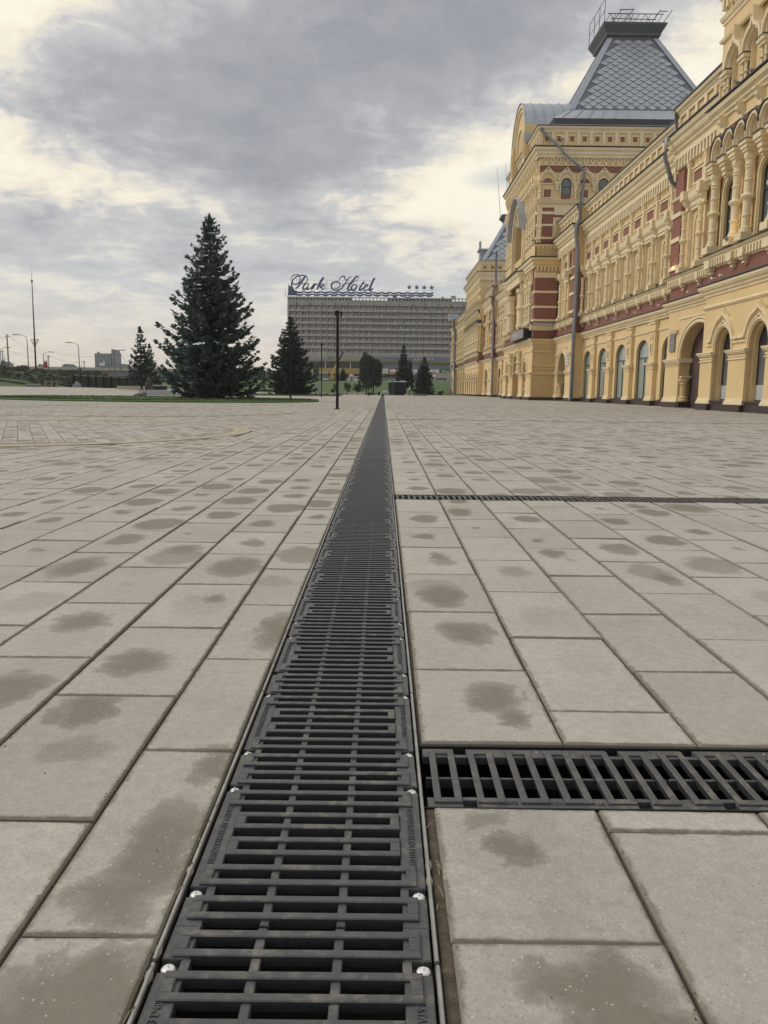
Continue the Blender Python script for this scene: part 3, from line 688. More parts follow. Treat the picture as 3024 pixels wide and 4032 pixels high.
def sweep(b, f, path, w, d0, d1):
    """flat band of width w following a path in (s,z), proud from d0 to d1"""
    n = len(path); off = []
    for i in range(n):
        a = path[max(0, i-1)]; c = path[min(n-1, i+1)]
        tx, tz = c[0]-a[0], c[1]-a[1]; l = math.hypot(tx, tz) or 1; off.append((-tz/l*w/2, tx/l*w/2))
    vs = []
    for (s, z), (os_, oz) in zip(path, off): vs += [f(s+os_, d0, z+oz), f(s+os_, d1, z+oz), f(s-os_, d1, z-oz), f(s-os_, d0, z-oz)]
    fs = []
    for i in range(n-1):
        for k in range(4): l = (k+1) % 4; fs.append((i*4+k, i*4+l, i*4+4+l, i*4+4+k))
    fs += [(0, 1, 2, 3), (n*4-1, n*4-2, n*4-3, n*4-4)]
    b.add(vs, fs)
def arc(c, zs, a, r, n=14, t0=PI, t1=0): return [(c+a*math.cos(t0+(t1-t0)*i/n), zs+r*math.sin(t0+(t1-t0)*i/n)) for i in range(n+1)]
def keel(c, zs, a, r, peak, n=12):
    """ogee: circular haunches that sweep up to a point"""
    P = []
    for i in range(n+1):
        t = PI-(PI/2-.22)*i/n; P.append((c+a*math.cos(t), zs+r*math.sin(t)))
    P.append((c-a*.12, zs+r*1.0+(peak-zs-r)*.18)); P.append((c-a*.045, zs+r+(peak-zs-r)*.5)); P.append((c, peak))
    return P+[(2*c-s, z) for s, z in P[-2::-1]]
def arch_wall(f, s0, s1, z0, z1, c, a, zs, r, d, dep, mat='plaster', rev='plaster_shade', zb=None, name='wall'):
    """wall face with an arched opening from zb up, and its deep reveal"""
    b = H(name, mat); zb = z0 if zb is None else zb
    if c-a > s0+1e-4: b.add([f(s0, d, z0), f(c-a, d, z0), f(c-a, d, z1), f(s0, d, z1)], [(0, 1, 2, 3)])
    if s1 > c+a+1e-4: b.add([f(c+a, d, z0), f(s1, d, z0), f(s1, d, z1), f(c+a, d, z1)], [(0, 1, 2, 3)])
    P = arc(c, zs, a, r, 16)
    for (p, q) in zip(P, P[1:]): b.add([f(p[0], d, p[1]), f(q[0], d, q[1]), f(q[0], d, z1), f(p[0], d, z1)], [(0, 1, 2, 3)])
    if zb > z0: b.add([f(c-a, d, z0), f(c+a, d, z0), f(c+a, d, zb), f(c-a, d, zb)], [(0, 1, 2, 3)])
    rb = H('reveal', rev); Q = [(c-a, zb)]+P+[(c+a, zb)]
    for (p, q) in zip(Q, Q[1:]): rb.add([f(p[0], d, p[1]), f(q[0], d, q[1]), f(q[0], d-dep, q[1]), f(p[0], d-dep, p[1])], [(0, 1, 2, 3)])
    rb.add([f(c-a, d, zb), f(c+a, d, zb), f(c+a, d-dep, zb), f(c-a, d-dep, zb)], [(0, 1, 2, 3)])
def arch_window(f, c, a, zb, zs, r, d, glass='glasspale', transom=None, mull=True, fw=.07, bar=True, name='window'):
    """window: frame (part) with a pane as its sub-part"""
    P = arc(c, zs, a, r, 12); b = MB()
    out = [(c-a, zb)]+P+[(c+a, zb)]; sweep(b, f, out, fw*2, d-.05, d+.03)
    bx(b, f, c-a, c+a, zb, zb+fw, d-.04, d+.035)
    if transom: bx(b, f, c-a, c+a, transom, transom+fw, d-.04, d+.03)
    if mull: bx(b, f, c-.035, c+.035, zb, zs+r*.9 if transom is None else transom, d-.04, d+.028)
    me = b.mesh(name); me.materials.append(M['frame']); me.transform(Matrix.Translation((-17, -62, 0))); w_ = inst(me, name, hall)
    g_ = MB(); vs = [f(s, d-.02, z) for s, z in out]; g_.add(vs, [tuple(range(len(vs)))])
    me = g_.mesh('pane'); me.materials.append(M[glass]); me.transform(Matrix.Translation((-17, -62, 0))); inst(me, 'pane', w_)
    return w_
def capital(b, f, s0, s1, z, d, h=.40, k=1.0, side=True):
    """stepped capital of a pier, wraps round the pier sides"""
    for (za, zb_, e) in ((z-h, z-h+.045, .05), (z-h+.13, z-h+.19, .035), (z-.20, z-.13, .07), (z-.13, z-.055, .12), (z-.055, z, .15)):
        bx(b, f, s0-e*k, s1+e*k, za, zb_, -.02, d+e*k)
def pierbase(b, f, s0, s1, d):
    for (za, zb_, e) in ((.32, .42, .09), (.42, .52, .055), (.52, .62, .025)): bx(b, f, s0-e, s1+e, za, zb_, -.02, d+e)
def plinth(f, s0, s1, d, z=.32): bx(H('plinth', 'granite'), f, s0, s1, -.1, z, d-.9, d)
def turned(h, r, up=True):
    """Russian-revival turned column: base, shaft, melon ring half way, shaft, cap. height h"""
    P = [(1.45, 0), (1.45, .035), (1.2, .05), (1.28, .065), (.95, .085), (.92, .20), (1.15, .215), (1.15, .235), (.9, .25), (.92, .40), (1.0, .425), (1.55, .455), (1.72, .475), (1.5, .495), (1.05, .51), (.95, .525),
         (.9, .66), (1.12, .675), (1.12, .69), (.9, .705), (.95, .82), (1.2, .835), (1.05, .855), (1.3, .875), (1.05, .89), (1.0, .93), (1.35, .965), (1.45, 1.0)]
    b = MB(); b.lathe([(a*r, z*h) for a, z in P], seg=12); b.mat(M['trim']); return b.mesh('column', False)
COLS = {}
def colm(f, s, d, z0, h, r=.17, name='column'):
    k = (round(h, 2), round(r, 3))
    if k not in COLS: COLS[k] = turned(h, r)
    hinst(COLS[k], name, f(s, d, z0))
def console(b, f, s, z0, z1, d0, d1, w=.34):
    """scrolled bracket, deeper at the top"""
    prof = [(d0, z0), (d0+(d1-d0)*.35, z0+.05), (d0+(d1-d0)*.3, z0+(z1-z0)*.35), (d0+(d1-d0)*.75, z0+(z1-z0)*.62), (d0+(d1-d0)*.8, z0+(z1-z0)*.8), (d1, z1-.08), (d1, z1), (d0, z1)]
    n = len(prof); A = [f(s-w/2, d, z) for d, z in prof]; B = [f(s+w/2, d, z) for d, z in prof]
    b.add(A+B, [tuple(range(n)), tuple(range(n, 2*n))]+[(i, (i+1) % n, n+(i+1) % n, n+i) for i in range(n)])
def pendant(b, f, s, z, d, w=.2):
    for (za, zb_, q) in ((z-.42, z-.36, .22), (z-.36, z-.26, .5), (z-.26, z-.2, .35), (z-.2, z-.08, .75), (z-.08, z, 1.0)): bx(b, f, s-w*q, s+w*q, za, zb_, 0, d*q)
dent_mesh = {}
def dentils(f, s0, s1, z0, z1, d0, d1, pitch, near):
    """row of dentils: single pieces where near, one joined part further off"""
    n = max(1, int(round((s1-s0)/pitch))); p = (s1-s0)/n; w_ = p*.48
    for i in range(n):
        s = s0+p*(i+.5)
        if near:
            k = (f.k, round(w_, 3), round(z1-z0, 3), round(d1-d0, 3))
            if k not in dent_mesh:
                b = MB(); bx(b, Fr(f.k, 0), -w_/2, w_/2, 0, z1-z0, 0, d1-d0); b.mat(M['trim']); dent_mesh[k] = b.mesh('dentil')
            hinst(dent_mesh[k], 'dentil', f(s, d0, z0))
        else: bx(H('dentil_row#s', 'trim'), f, s-w_/2, s+w_/2, z0, z1, d0, d1)
GCOR = [(0, 5.62), (.06, 5.64), (.06, 5.74), (.16, 5.80), (.16, 5.88), (.27, 5.95), (.33, 6.05), (.33, 6.15), (0, 6.17)]
def ground_cornice(f, s0, s1, d, m0=0, m1=0):
    mould(H('cornice', 'trim'), f, s0, s1, [(d+a, z) for a, z in GCOR], m0, m1)
    mould(H('gutter', 'zincdark'), f, s0, s1, [(d, 6.172), (d+.38, 6.172), (d+.40, 6.20), (d+.38, 6.235), (d, 6.26)], m0, m1)
BELT = [(0, 4.86), (.05, 4.88), (.09, 4.95), (.05, 4.98), (.07, 5.04), (0, 5.06)]
def belt(f, s0, s1, d, m0=0, m1=0, dz=0): mould(H('belt_course', 'trim'), f, s0, s1, [(d+a, z+dz) for a, z in BELT], m0, m1)
def main_cornice(f, s0, s1, d, m0=0, m1=0, near=False, zt=15.6, hd=True):
    z = zt-15.6
    if hd: dentils(f, s0, s1, 13.72+z, 14.28+z, d, d+.24, .47, near)
    mould(H('main_cornice', 'trim'), f, s0, s1, [(d+a, q+z) for a, q in ((.0, 14.28), (.24, 14.30), (.24, 14.48), (.16, 14.52), (.16, 14.72), (.30, 14.80), (.30, 14.90), (.44, 15.02), (.50, 15.16), (.50, 15.26), (.62, 15.36), (.70, 15.56), (0, 15.6))], m0, m1)
    mould(H('gutter', 'zincdark'), f, s0, s1, [(d, 15.602+z), (d+.76, 15.602+z), (d+.78, 15.67+z), (d, 15.72+z)], m0, m1)
def attic(f, s0, s1, d, m0=0, m1=0, pitch=1.25, red=False, z0=15.7, z1=17.3):
    H('attic_wall', 'plaster').add([f(s0, d, z0), f(s1, d, z0), f(s1, d, z1), f(s0, d, z1)], [(0, 1, 2, 3)])
    e = .12; t = H('attic_frame', 'trim'); zr0, zr1 = z0+.10, z1-.58
    bx(t, f, s0, s1, z0, zr0, d, d+e); bx(t, f, s0, s1, zr1, zr1+.16, d, d+e)
    n = max(1, int(round((s1-s0)/pitch))); p = (s1-s0)/n
    for i in range(n+1): bx(t, f, max(s0, s0+p*i-.17), min(s1, s0+p*i+.17), zr0, zr1, d, d+e-.003)
    mould(H('attic_cornice', 'trim'), f, s0, s1, [(d+e, zr1+.16), (d+e+.05, zr1+.19), (d+e+.08, zr1+.28), (d+e+.2, zr1+.36), (d+e+.24, z1-.06), (d, z1-.05)], m0, m1)
    mould(H('roof_edge', 'zincdark'), f, s0, s1, [(d, z1-.045), (d+.42, z1-.045), (d+.42, z1+.03), (d-.3, z1+.12)], m0, m1)
    if red:
        for i in range(n):
            c = s0+p*(i+.5); bx(H('red_panel', 'brick'), f, c-.19, c+.19, (zr0+zr1)/2-.19, (zr0+zr1)/2+.23, d+.002, d+.03)
            hb = H('attic_frame', 'trim'); bx(hb, f, c-.34, c+.34, (zr0+zr1)/2+.26, (zr0+zr1)/2+.36, d, d+.08)
def redband(f, s0, s1, d, z0=6.26, z1=7.0): H('red_band', 'brick').add([f(s0, d, z0), f(s1, d, z0), f(s1, d, z1), f(s0, d, z1)], [(0, 1, 2, 3)])
def sillcourse(f, s0, s1, d, near, m0=0, m1=0):
    dentils(f, s0, s1, 7.04, 7.38, d, d+.26, .30, near)
    mould(H('sill_course', 'trim'), f, s0, s1, [(d, 7.36), (d+.2, 7.37), (d+.2, 7.46), (d+.28, 7.52), (d+.34, 7.60), (d, 7.62)], m0, m1)
    bx(H('sill_course', 'trim'), f, s0, s1, 7.00, 7.40, d, d+.03)
    mould(H('gutter', 'zincdark'), f, s0, s1, [(d, 7.622), (d+.37, 7.622), (d+.37, 7.65), (d, 7.70)], m0, m1)
def wallq(f, s0, s1, z0, z1, d, mat='plaster', name='wall'): H(name, mat).add([f(s0, d, z0), f(s1, d, z0), f(s1, d, z1), f(s0, d, z1)], [(0, 1, 2, 3)])
def strips(f, s0, s1, d, zs, z0, z1, side=.0, e=.07):
    """red pilaster crossed by cream strips"""
    bx(H('pilaster', 'brick'), f, s0, s1, z0, z1, d-.35, d)
    for z in zs: bx(H('stone_strip', 'trim'), f, s0-e, s1+e, z, z+.24, d-.3, d+e)

def winged_window(f, c, w_, d, near, red=True):
    """upper storey bay between two turned columns: niche with narrow arched window, frieze panel above"""
    # recess
    arch_wall(f, c-w_/2, c+w_/2, 7.6, 11.15, c, .40, 10.25, .34, d-.22, .30, zb=7.95, name='bay_wall')
    sweep(H('arch_moulding', 'trim'), f, [(c-.52, 7.95)]+arc(c, 10.25, .52, .46, 10)+[(c+.52, 7.95)], .09, d-.22, d-.14)
    arch_window(f, c, .40, 7.95, 10.25, .34, d-.34, 'glass', transom=9.6, fw=.045)
    # side jambs and lintel
    for s in (-1, 1): bx(H('jamb', 'trim'), f, c+s*(w_/2-.12)-.12, c+s*(w_/2-.12)+.12, 7.6, 11.15, d-.22, d-.02)
    bx(H('lintel', 'trim'), f, c-w_/2, c+w_/2, 11.0, 11.15, d-.24, d+.02)
    mould(H('entablature', 'trim'), f, c-w_/2, c+w_/2, [(d, 11.15), (d+.08, 11.2), (d+.08, 11.42), (d+.16, 11.5), (d+.22, 11.62), (d+.26, 11.95), (d+.3, 12.02), (d, 12.06)], 0, 0)
    wallq(f, c-w_/2, c+w_/2, 12.06, 13.75, d-.02)
    # framed red panel
    t = H('panel_frame', 'trim'); a, z0, z1 = w_*.27, 12.42, 13.02
    for (sa, sb, za, zb_) in ((c-a-.14, c+a+.14, z1, z1+.1), (c-a-.14, c+a+.14, z0-.1, z0), (c-a-.14, c-a, z0, z1), (c+a, c+a+.14, z0, z1)): bx(t, f, sa, sb, za, zb_, d-.02, d+.09)
    bx(t, f, c-a-.22, c+a+.22, z1+.16, z1+.25, d-.02, d+.14)
    bx(H('red_panel', 'brick'), f, c-a, c+a, z0, z1, d-.02, d+.02)
def colbay(f, s, d, near):
    """turned column with its plinth block, pendant and the bracket above it"""
    t = H('column_block', 'trim')
    bx(t, f, s-.26, s+.26, 7.66, 7.95, 0, d+.46); bx(t, f, s-.22, s+.22, 7.06, 7.36, 0, d+.28); pendant(t, f, s, 7.06, d+.26)
    colm(f, s, d+.22, 7.95, 3.05, .135)
    console(t, f, s, 11.0, 11.6, d, d+.4, .36); bx(t, f, s-.25, s+.25, 11.6, 12.08, 0, d+.46)
    bx(t, f, s-.14, s+.14, 12.08, 13.4, d-.02, d+.16); console(t, f, s, 13.0, 13.72, d, d+.26, .34)

# ---------------------------------------------------------------- wings
def wing(s0, s1, X, near, piers=None, mirror=False):
    f = Fr('W', X)
    n = max(1, int(round((s1-s0)/5.28))) if piers is None else None
    wallq(f, s0, s1, 5.06, 5.66, -.12); redband(f, s0, s1, -.02)
    W = 1.30; P = 5.28 if piers is None else 5.28
    cs = piers if piers is not None else [s0+(s1-s0)*(i+1)/n for i in range(n-1)]
    ed = [s0]+[c for c in cs]+[s1]
    for i in range(len(ed)-1):
        a0 = ed[i]+(W/2 if i else 0); a1 = ed[i+1]-(W/2 if i < len(ed)-2 else 0); c = (a0+a1)/2; hw = min(1.38, (a1-a0)/2-.28)
        arch_wall(f, a0, a1, .32, 5.06, c, hw, 3.55, .95, -.12, .95, zb=.40)
        plinth(f, a0, a1, -.02, .36); bx(H('sill', 'granite'), f, c-hw, c+hw, .36, .42, -1.1, .0)
        arch_window(f, c, hw, .42, 3.55, .95, -.34, 'glasspale', transom=3.25, fw=.05)
        belt(f, a0, a1, -.12)
    for c in cs:
        p0, p1 = c-W/2, c+W/2; b = H('pier', 'plaster')
        bx(b, f, p0, p1, .32, 2.80, -.5, .16); bx(b, f, p0+.06, p1-.06, 2.84, 5.66, -.3, .10); plinth(f, p0-.12, p1+.12, .30)
        pierbase(H('pier_base', 'trim'), f, p0, p1, .16); capital(H('pier_capital', 'trim'), f, p0, p1, 2.84, .16)
        belt(f, p0+.06, p1-.06, .10); bx(H('pier_capital', 'trim'), f, p0+.02, p1-.02, 5.40, 5.5, -.1, .17); bx(H('pier_capital', 'trim'), f, p0-.02, p1+.02, 5.55, 5.62, -.1, .22)
        r = H('red_panel', 'brick'); bx(r, f, c-.13, c+.13, 3.55, 4.05, .10, .115)
        t = H('panel_frame', 'trim')
        for (sa, sb, za, zb_) in ((c-.24, c+.24, 4.05, 4.13), (c-.24, c-.13, 3.5, 4.05), (c+.13, c+.24, 3.5, 4.05), (c-.30, c+.30, 3.42, 3.50)): bx(t, f, sa, sb, za, zb_, .1, .16)
        for q in (-.2, .2): bx(t, f, c+q-.07, c+q+.07, 4.4, 4.72, .1, .19)
        bx(t, f, c-.27, c+.27, 4.55, 4.66, .1, .17)
    ground_cornice(f, s0, s1, -.05)
    sillcourse(f, s0, s1, -.02, near)
    nb = int(round((s1-s0)/2.64)); wd = (s1-s0)/nb
    for i in range(nb): winged_window(f, s0+wd*(i+.5), wd, 0, near)
    for i in range(1, nb): colbay(f, s0+wd*i, 0, near)
    for s in (s0+.2, s1-.2): colbay(f, s, 0, near)
    main_cornice(f, s0, s1, -.02, near=near)
    attic(f, s0, s1, 0)
    # metal roof behind
    H('wing_roof', 'zinc').add([(X+.3, s0, 17.42), (X+.3, s1, 17.42), (X+9, s1, 19.4), (X+9, s0, 19.4), (X+16, s0, 17.0), (X+16, s1, 17.0)], [(0, 1, 2, 3), (3, 2, 5, 4)])

def block(s0, s1, X, near, arch_c, arch_a, arch_s, arch_r, red_s, win_c, door=True, sides=(True, True), Xs=18.0, zbk=.0):
    """projecting bay with a big arch below and a red pilaster plus one arched window above"""
    f = Fr('W', X)
    arch_wall(f, s0, s1, .32, 5.66, arch_c, arch_a, arch_s, arch_r, 0, 1.5, zb=.02)
    for s in (s0, s1):
        p0, p1 = (s0, arch_c-arch_a) if s == s0 else (arch_c+arch_a, s1)
        if p1-p0 < .25: continue
        plinth(f, p0, p1, .14); b = H('pier', 'plaster'); bx(b, f, p0, p1, .32, 2.42, -.1, .06)
        pierbase(H('pier_base', 'trim'), f, p0, p1, .06); capital(H('pier_capital', 'trim'), f, p0, p1, 2.84, .06, k=.9)
        if p1-p0 > 1.5: capital(H('pier_capital', 'trim'), f, (p0+p1)/2-.5, (p0+p1)/2+.45, 4.5, .03, h=.12)
    sweep(H('arch_moulding', 'trim'), f, arc(arch_c, arch_s, arch_a+.12, arch_r+.12, 20), .14, 0, .07)
    sweep(H('arch_moulding', 'trim'), f, arc(arch_c, arch_s, arch_a+.34, arch_r+.30, 20), .10, 0, .10)
    sweep(H('arch_moulding', 'trim'), f, [(arch_c-arch_a-.52, 3.0), (arch_c-arch_a-.52, 5.1), (arch_c+arch_a+.45, 5.1)], .07, 0, .05)
    # squat column set into the jamb
    q = MB(); q.lathe([(.34, 0), (.34, .1), (.27, .16), (.3, .22), (.22, .3), (.21, .95), (.28, 1.0), (.24, 1.06), (.34, 1.2), (.36, 1.32)], seg=12); q.mat(M['plaster'])
    hinst(q.mesh('jamb_column'), 'jamb_column', f(arch_c+arch_a+.02, -.28, .36)); bx(H('plinth', 'granite'), f, arch_c+arch_a-.34, arch_c+arch_a, -.1, .33, -.7, .1)
    bx(H('pier_base', 'trim'), f, arch_c+arch_a-.3, arch_c+arch_a, 1.72, 1.82, -.6, -.02)
    bx(H('pier_capital', 'trim'), f, arch_c+arch_a-.14, arch_c+arch_a, 2.6, 2.84, -1.3, .12); bx(H('pier_capital', 'trim'), f, arch_c-arch_a, arch_c-arch_a+.14, 2.6, 2.84, -1.3, .12)
    ground_cornice(f, s0, s1, 0, 1, 1); redband(f, s0, s1, 0); sillcourse(f, s0, s1, 0, near, 1, 1)
    # upper storey
    wallq(f, s0, s1, 7.6, 13.75, -.12)
    strips(f, red_s[0], red_s[1], .16, (8.0, 9.6, 11.0), 7.7, 11.95)
    bx(H('pilaster', 'brick'), f, red_s[0]+.03, red_s[1]-.03, 12.25, 13.6, -.3, .10)
    mould(H('entablature', 'trim'), f, s0, s1, [(0, 11.75), (.1, 11.8), (.1, 11.9), (.26, 11.98), (.3, 12.1), (0, 12.14)], 1, 1)
    winged_window(f, win_c, 2.3, .02, near)
    for s in (win_c-1.2, win_c+1.2): colbay(f, s, .05, near)
    main_cornice(f, s0, s1, 0, 1, 1, near)
    attic(f, s0, s1, 0, 1, 1)
    # returns
    for flag, s, in ((sides[0], s0), (sides[1], s1)):
        if not flag: continue
        D = 1.1
        for (z0, z1, m_) in ((.0, .32, 'granite'), (.32, 6.2, 'plaster'), (6.2, 7.6, 'brick'), (7.6, 12.1, 'brick'), (12.1, 17.3, 'plaster')):
            H('return_wall', m_).add([(X, s, z0), (X+D, s, z0), (X+D, s, z1), (X, s, z1)], [(0, 1, 2, 3)])
    H('wing_roof', 'zinc').add([(X+.3, s0, 17.42), (X+.3, s1, 17.42), (X+9, s1, 19.5), (X+9, s0, 19.5)], [(0, 1, 2, 3)])

# panelled brown double door inside the nearest big arch
def big_door(f, c, a, zs, r, d):
    P = [(c-a, .02)]+arc(c, zs, a, r, 14)+[(c+a, .02)]
    b = MB(); b.add([f(s, d, z) for s, z in P], [tuple(range(len(P)))])
    sweep(b, f, P, .16, d, d+.06); bx(b, f, c-.05, c+.05, .02, zs+r, d, d+.05)
    for sgn in (-1, 1):
        for (za, zb_) in ((.25, 1.0), (1.15, 1.75), (1.9, 2.75)):
            sa, sb = sorted((c+sgn*.18, c+sgn*(a-.28)))
            for (p, q, u, v) in ((sa, sb, za, za+.04), (sa, sb, zb_-.04, zb_), (sa, sa+.04, za, zb_), (sb-.04, sb, za, zb_)): bx(b, f, p, q, u, v, d, d+.035)
            if za == .25:
                for k in range(3): bx(b, f, sa+(sb-sa)*(k+1)/4-.02, sa+(sb-sa)*(k+1)/4+.02, za+.12, zb_-.12, d, d+.03)
    me = b.mesh('door'); me.materials.append(M['door']); me.transform(Matrix.Translation((-17, -62, 0))); dr = inst(me, 'door', hall)
    for z in (.5, 2.0, 2.7):
        h_ = MB(); bx(h_, f, c+a-.09, c+a+.02, z, z+.16, d+.05, d+.1); me = h_.mesh('hinge'); me.materials.append(M['zincdark']); me.transform(Matrix.Translation((-17, -62, 0))); inst(me, 'hinge', dr)
    bx(H('door_step', 'granite'), f, c-a, c+a, -.05, .03, d-.1, .1)

# ---------------------------------------------------------------- near pavilion (T1) front
def pavilion(y0, y1, X, near, hi=True):
    """y1 = far edge. pattern period 3.8 m counted back from y1"""
    f = Fr('W', X); per = 3.8; n = int((y1-y0)/per+.01)
    for k in range(n):
        e = y1-per*k; c = e-2.5; a = .97
        w0, w1 = e-per, e if k == 0 else e
        arch_wall(f, e-per, e, .32, 5.66, c, a, 2.85, 1.15, 0, 1.35, zb=.45)
        sweep(H('reveal_ring', 'plaster'), f, arc(c, 2.85, a-.05, 1.10, 14), .1, -.42, -.22)
        bx(H('reveal_ring', 'plaster'), f, c-a, c-a+.1, .45, 2.85, -.42, -.22); bx(H('reveal_ring', 'plaster'), f, c+a-.1, c+a, .45, 2.85, -.42, -.22)
        sweep(H('arch_moulding', 'trim'), f, [(c-a-.13, 2.85)]+arc(c, 2.85, a+.13, 1.28, 18)+[(c+a+.13, 2.85)], .10, 0, .06)
        kp = keel(c, 3.12, a+.29, 1.40, 4.74)
        sweep(H('ogee_hood', 'trim'), f, [(c-a-1.35 if k == 0 and False else c-(per/2)+.02, 3.42), (c-a-.34, 3.42)]+[p for p in kp if p[1] > 3.5]+[(c+a+.34, 3.42), (c+per/2-.02, 3.42)], .12, 0, .16)
        sweep(H('ogee_hood', 'trim'), f, [(c-per/2+.02, 3.22), (c-a-.26, 3.22)]+[(s, z-.17) for s, z in keel(c, 3.05, a+.20, 1.33, 4.55) if z > 3.3]+[(c+a+.26, 3.22), (c+per/2-.02, 3.22)], .07, 0, .09)
        sweep(H('keel_back', 'plaster_shade'), f, [(s, z+.10) for s, z in keel(c, 3.12, a+.36, 1.42, 4.74) if z > 3.3][8:], .18, .0, .03)
        # window or shop glazing with louvred head
        arch_window(f, c, a, .50, 2.85, 1.15, -.46, 'glassgrey', transom=2.95, mull=False, fw=.06)
        bx(H('frosted_panel', 'frost'), f, c-a+.06, c+a-.06, .55, 1.22, -.475, -.43)
        lv = H('louvre#s', 'frame')
        for i in range(9):
            z = 3.08+i*.1; hw = a*math.sqrt(max(.02, 1-((z-2.85)/1.15)**2))-.05
            if hw > .1: bx(lv, f, c-hw, c+hw, z, z+.035, -.455, -.38)
        bx(H('sill', 'granite'), f, c-a, c+a, .42, .50, -1.3, .12)
        plinth(f, c-a, c+a, .04, .42)
        p0, p1 = c+a, e-(.0 if k == 0 else 0)
        p1 = min(e, c+a+.0+(per-2*a)) if k else e
        for (q0, q1) in ([(c+a, y1)] if k == 0 else [(c+a, c+per-a)])+([(y0, c-a)] if k == n-1 else []):
            plinth(f, q0, q1, .22); bx(H('pier', 'plaster'), f, q0, q1, .32, 2.84, -.6, .08)
            pierbase(H('pier_base', 'trim'), f, q0, q1, .08); capital(H('pier_capital', 'trim'), f, q0, q1, 2.86, .08, h=.46, k=1.15)
    mould(H('belt_course', 'trim'), f, y0, y1, [(0, 5.0), (.06, 5.02), (.12, 5.1), (.05, 5.13), (.03, 5.2), (0, 5.2)], 0, 1)
    ground_cornice(f, y0, y1, .0, 1, 1); redband(f, y0, y1, .0); sillcourse(f, y0, y1, 0, near, 1, 1)
    # main storey
    wallq(f, y0, y1, 7.6, 14.3, -.55, 'plaster_shade')
    T = H('column_block', 'trim'); sp = per/3
    for k in range(n):
        e = y1-per*k-.7        # column positions: e, e-2.53 ; pendants between
        for j, s in enumerate((e, e-2*sp)):
            bx(T, f, s-.34, s+.34, 7.68, 8.0, -.5, .52); bx(T, f, s-.3, s+.3, 7.05, 7.36, 0, .36); pendant(T, f, s, 7.06, .36, .26)
            colm(f, s, .18, 8.0, 3.35, .19)
            for (za, zb_, q) in ((11.3, 11.5, .2), (11.5, 11.62, .27), (11.62, 11.8, .33), (11.8, 11.95, .40)): bx(T, f, s-q, s+q, za, zb_, -.4, .2+q)
            bx(H('gutter', 'zincdark'), f, s-.43, s+.43, 11.95, 11.98, -.4, .64)
        s = e-sp; 
        for (za, zb_, q) in ((11.0, 11.12, .10), (11.12, 11.25, .18), (11.25, 11.34, .13), (11.34, 11.55, .22), (11.55, 11.7, .30), (11.7, 11.95, .38)): bx(T, f, s-q, s+q, za, zb_, -.4, .15+q)
        bx(H('gutter', 'zincdark'), f, s-.41, s+.41, 11.95, 11.98, -.4, .6)
        # window niche between the pair
        c = e-sp; arch_wall(f, e-2*sp, e, 7.65, 11.95, c, .72, 10.4, .6, -.12, .55, zb=7.8, name='bay_wall')
        sweep(H('arch_moulding', 'trim'), f, [(c-.84, 7.8)]+arc(c, 10.4, .84, .74, 12)+[(c+.84, 7.8)], .09, -.12, -.03)
        arch_window(f, c, .72, 7.8, 10.4, .6, -.30, 'glass', transom=9.7, fw=.06)
        bx(H('sill', 'granite'), f, c-.78, c+.78, 7.72, 7.8, -.6, .05)
        # narrow panelled strip between the pairs
        c2 = e-2.5*sp; wallq(f, e-3*sp, e-2*sp, 7.65, 11.95, -.10, 'plaster', 'bay_wall')
        sweep(H('panel_frame', 'trim'), f, [(c2-.3, 8.3), (c2-.3, 10.9), (c2+.3, 10.9), (c2+.3, 8.3), (c2-.3, 8.3)], .08, -.10, -.02)
        if k == 0:
            wallq(f, e, y1, 7.65, 11.95, -.08, 'plaster', 'bay_wall'); bx(H('stone_strip', 'trim'), f, e+.36, y1, 9.3, 9.45, -.1, .06); bx(H('stone_strip', 'trim'), f, e+.36, y1, 7.7, 8.1, -.1, .1)
        # arcade of small kokoshniks
        for q in range(3):
            c3 = e-sp*(q+.5)
            for (ra, d1, w_) in ((.60, .50, .13), (.50, .38, .10), (.40, .24, .09), (.31, .08, .08)):
                sweep(H('kokoshnik', 'trim'), f, [(c3-ra, 11.98), (c3-ra, 12.3)]+arc(c3, 12.32, ra, ra*1.05, 14)+[(c3+ra, 12.3), (c3+ra, 11.98)], w_, -.2, d1)
            P = [(c3-.28, 11.98)]+arc(c3, 12.3, .28, .32, 10)+[(c3+.28, 11.98)]
            H('niche_back', 'plaster_shade').add([f(s_, -.05, z_) for s_, z_ in P], [tuple(range(len(P)))])
            sweep(H('kokoshnik_cap', 'zincdark'), f, arc(c3, 12.32, .69, .73, 14, PI*.97, PI*.03), .035, -.3, .56)
            H('niche_back', 'plaster').add([f(c3-.62, -.02, 11.98), f(c3+.62, -.02, 11.98), f(c3+.62, -.02, 12.5), f(c3-.62, -.02, 12.5)], [(0, 1, 2, 3)]) if False else None
        for q in range(0, 3):
            c3 = e-sp*q; H('red_triangle', 'brick').add([f(c3-.42, .02, 13.45), f(c3, .02, 12.75), f(c3+.42, .02, 13.45)], [(0, 1, 2)])
    wallq(f, y0, y1, 11.95, 14.3, 0)
    bx(H('stone_strip', 'trim'), f, y0, y1, 13.45, 13.52, 0, .05)
    # balcony cornice
    mould(H('main_cornice', 'trim'), f, y0, y1, [(0, 14.0), (.1, 14.02), (.1, 14.1), (.22, 14.2), (.22, 14.3), (.38, 14.42), (.44, 14.6), (0, 14.66)], 1, 1)
    mould(H('gutter', 'zincdark'), f, y0, y1, [(0, 14.662), (.52, 14.662), (.52, 14.72), (0, 14.78)], 1, 1)
    p2 = 1.96; m_ = int((y1-y0)/p2)
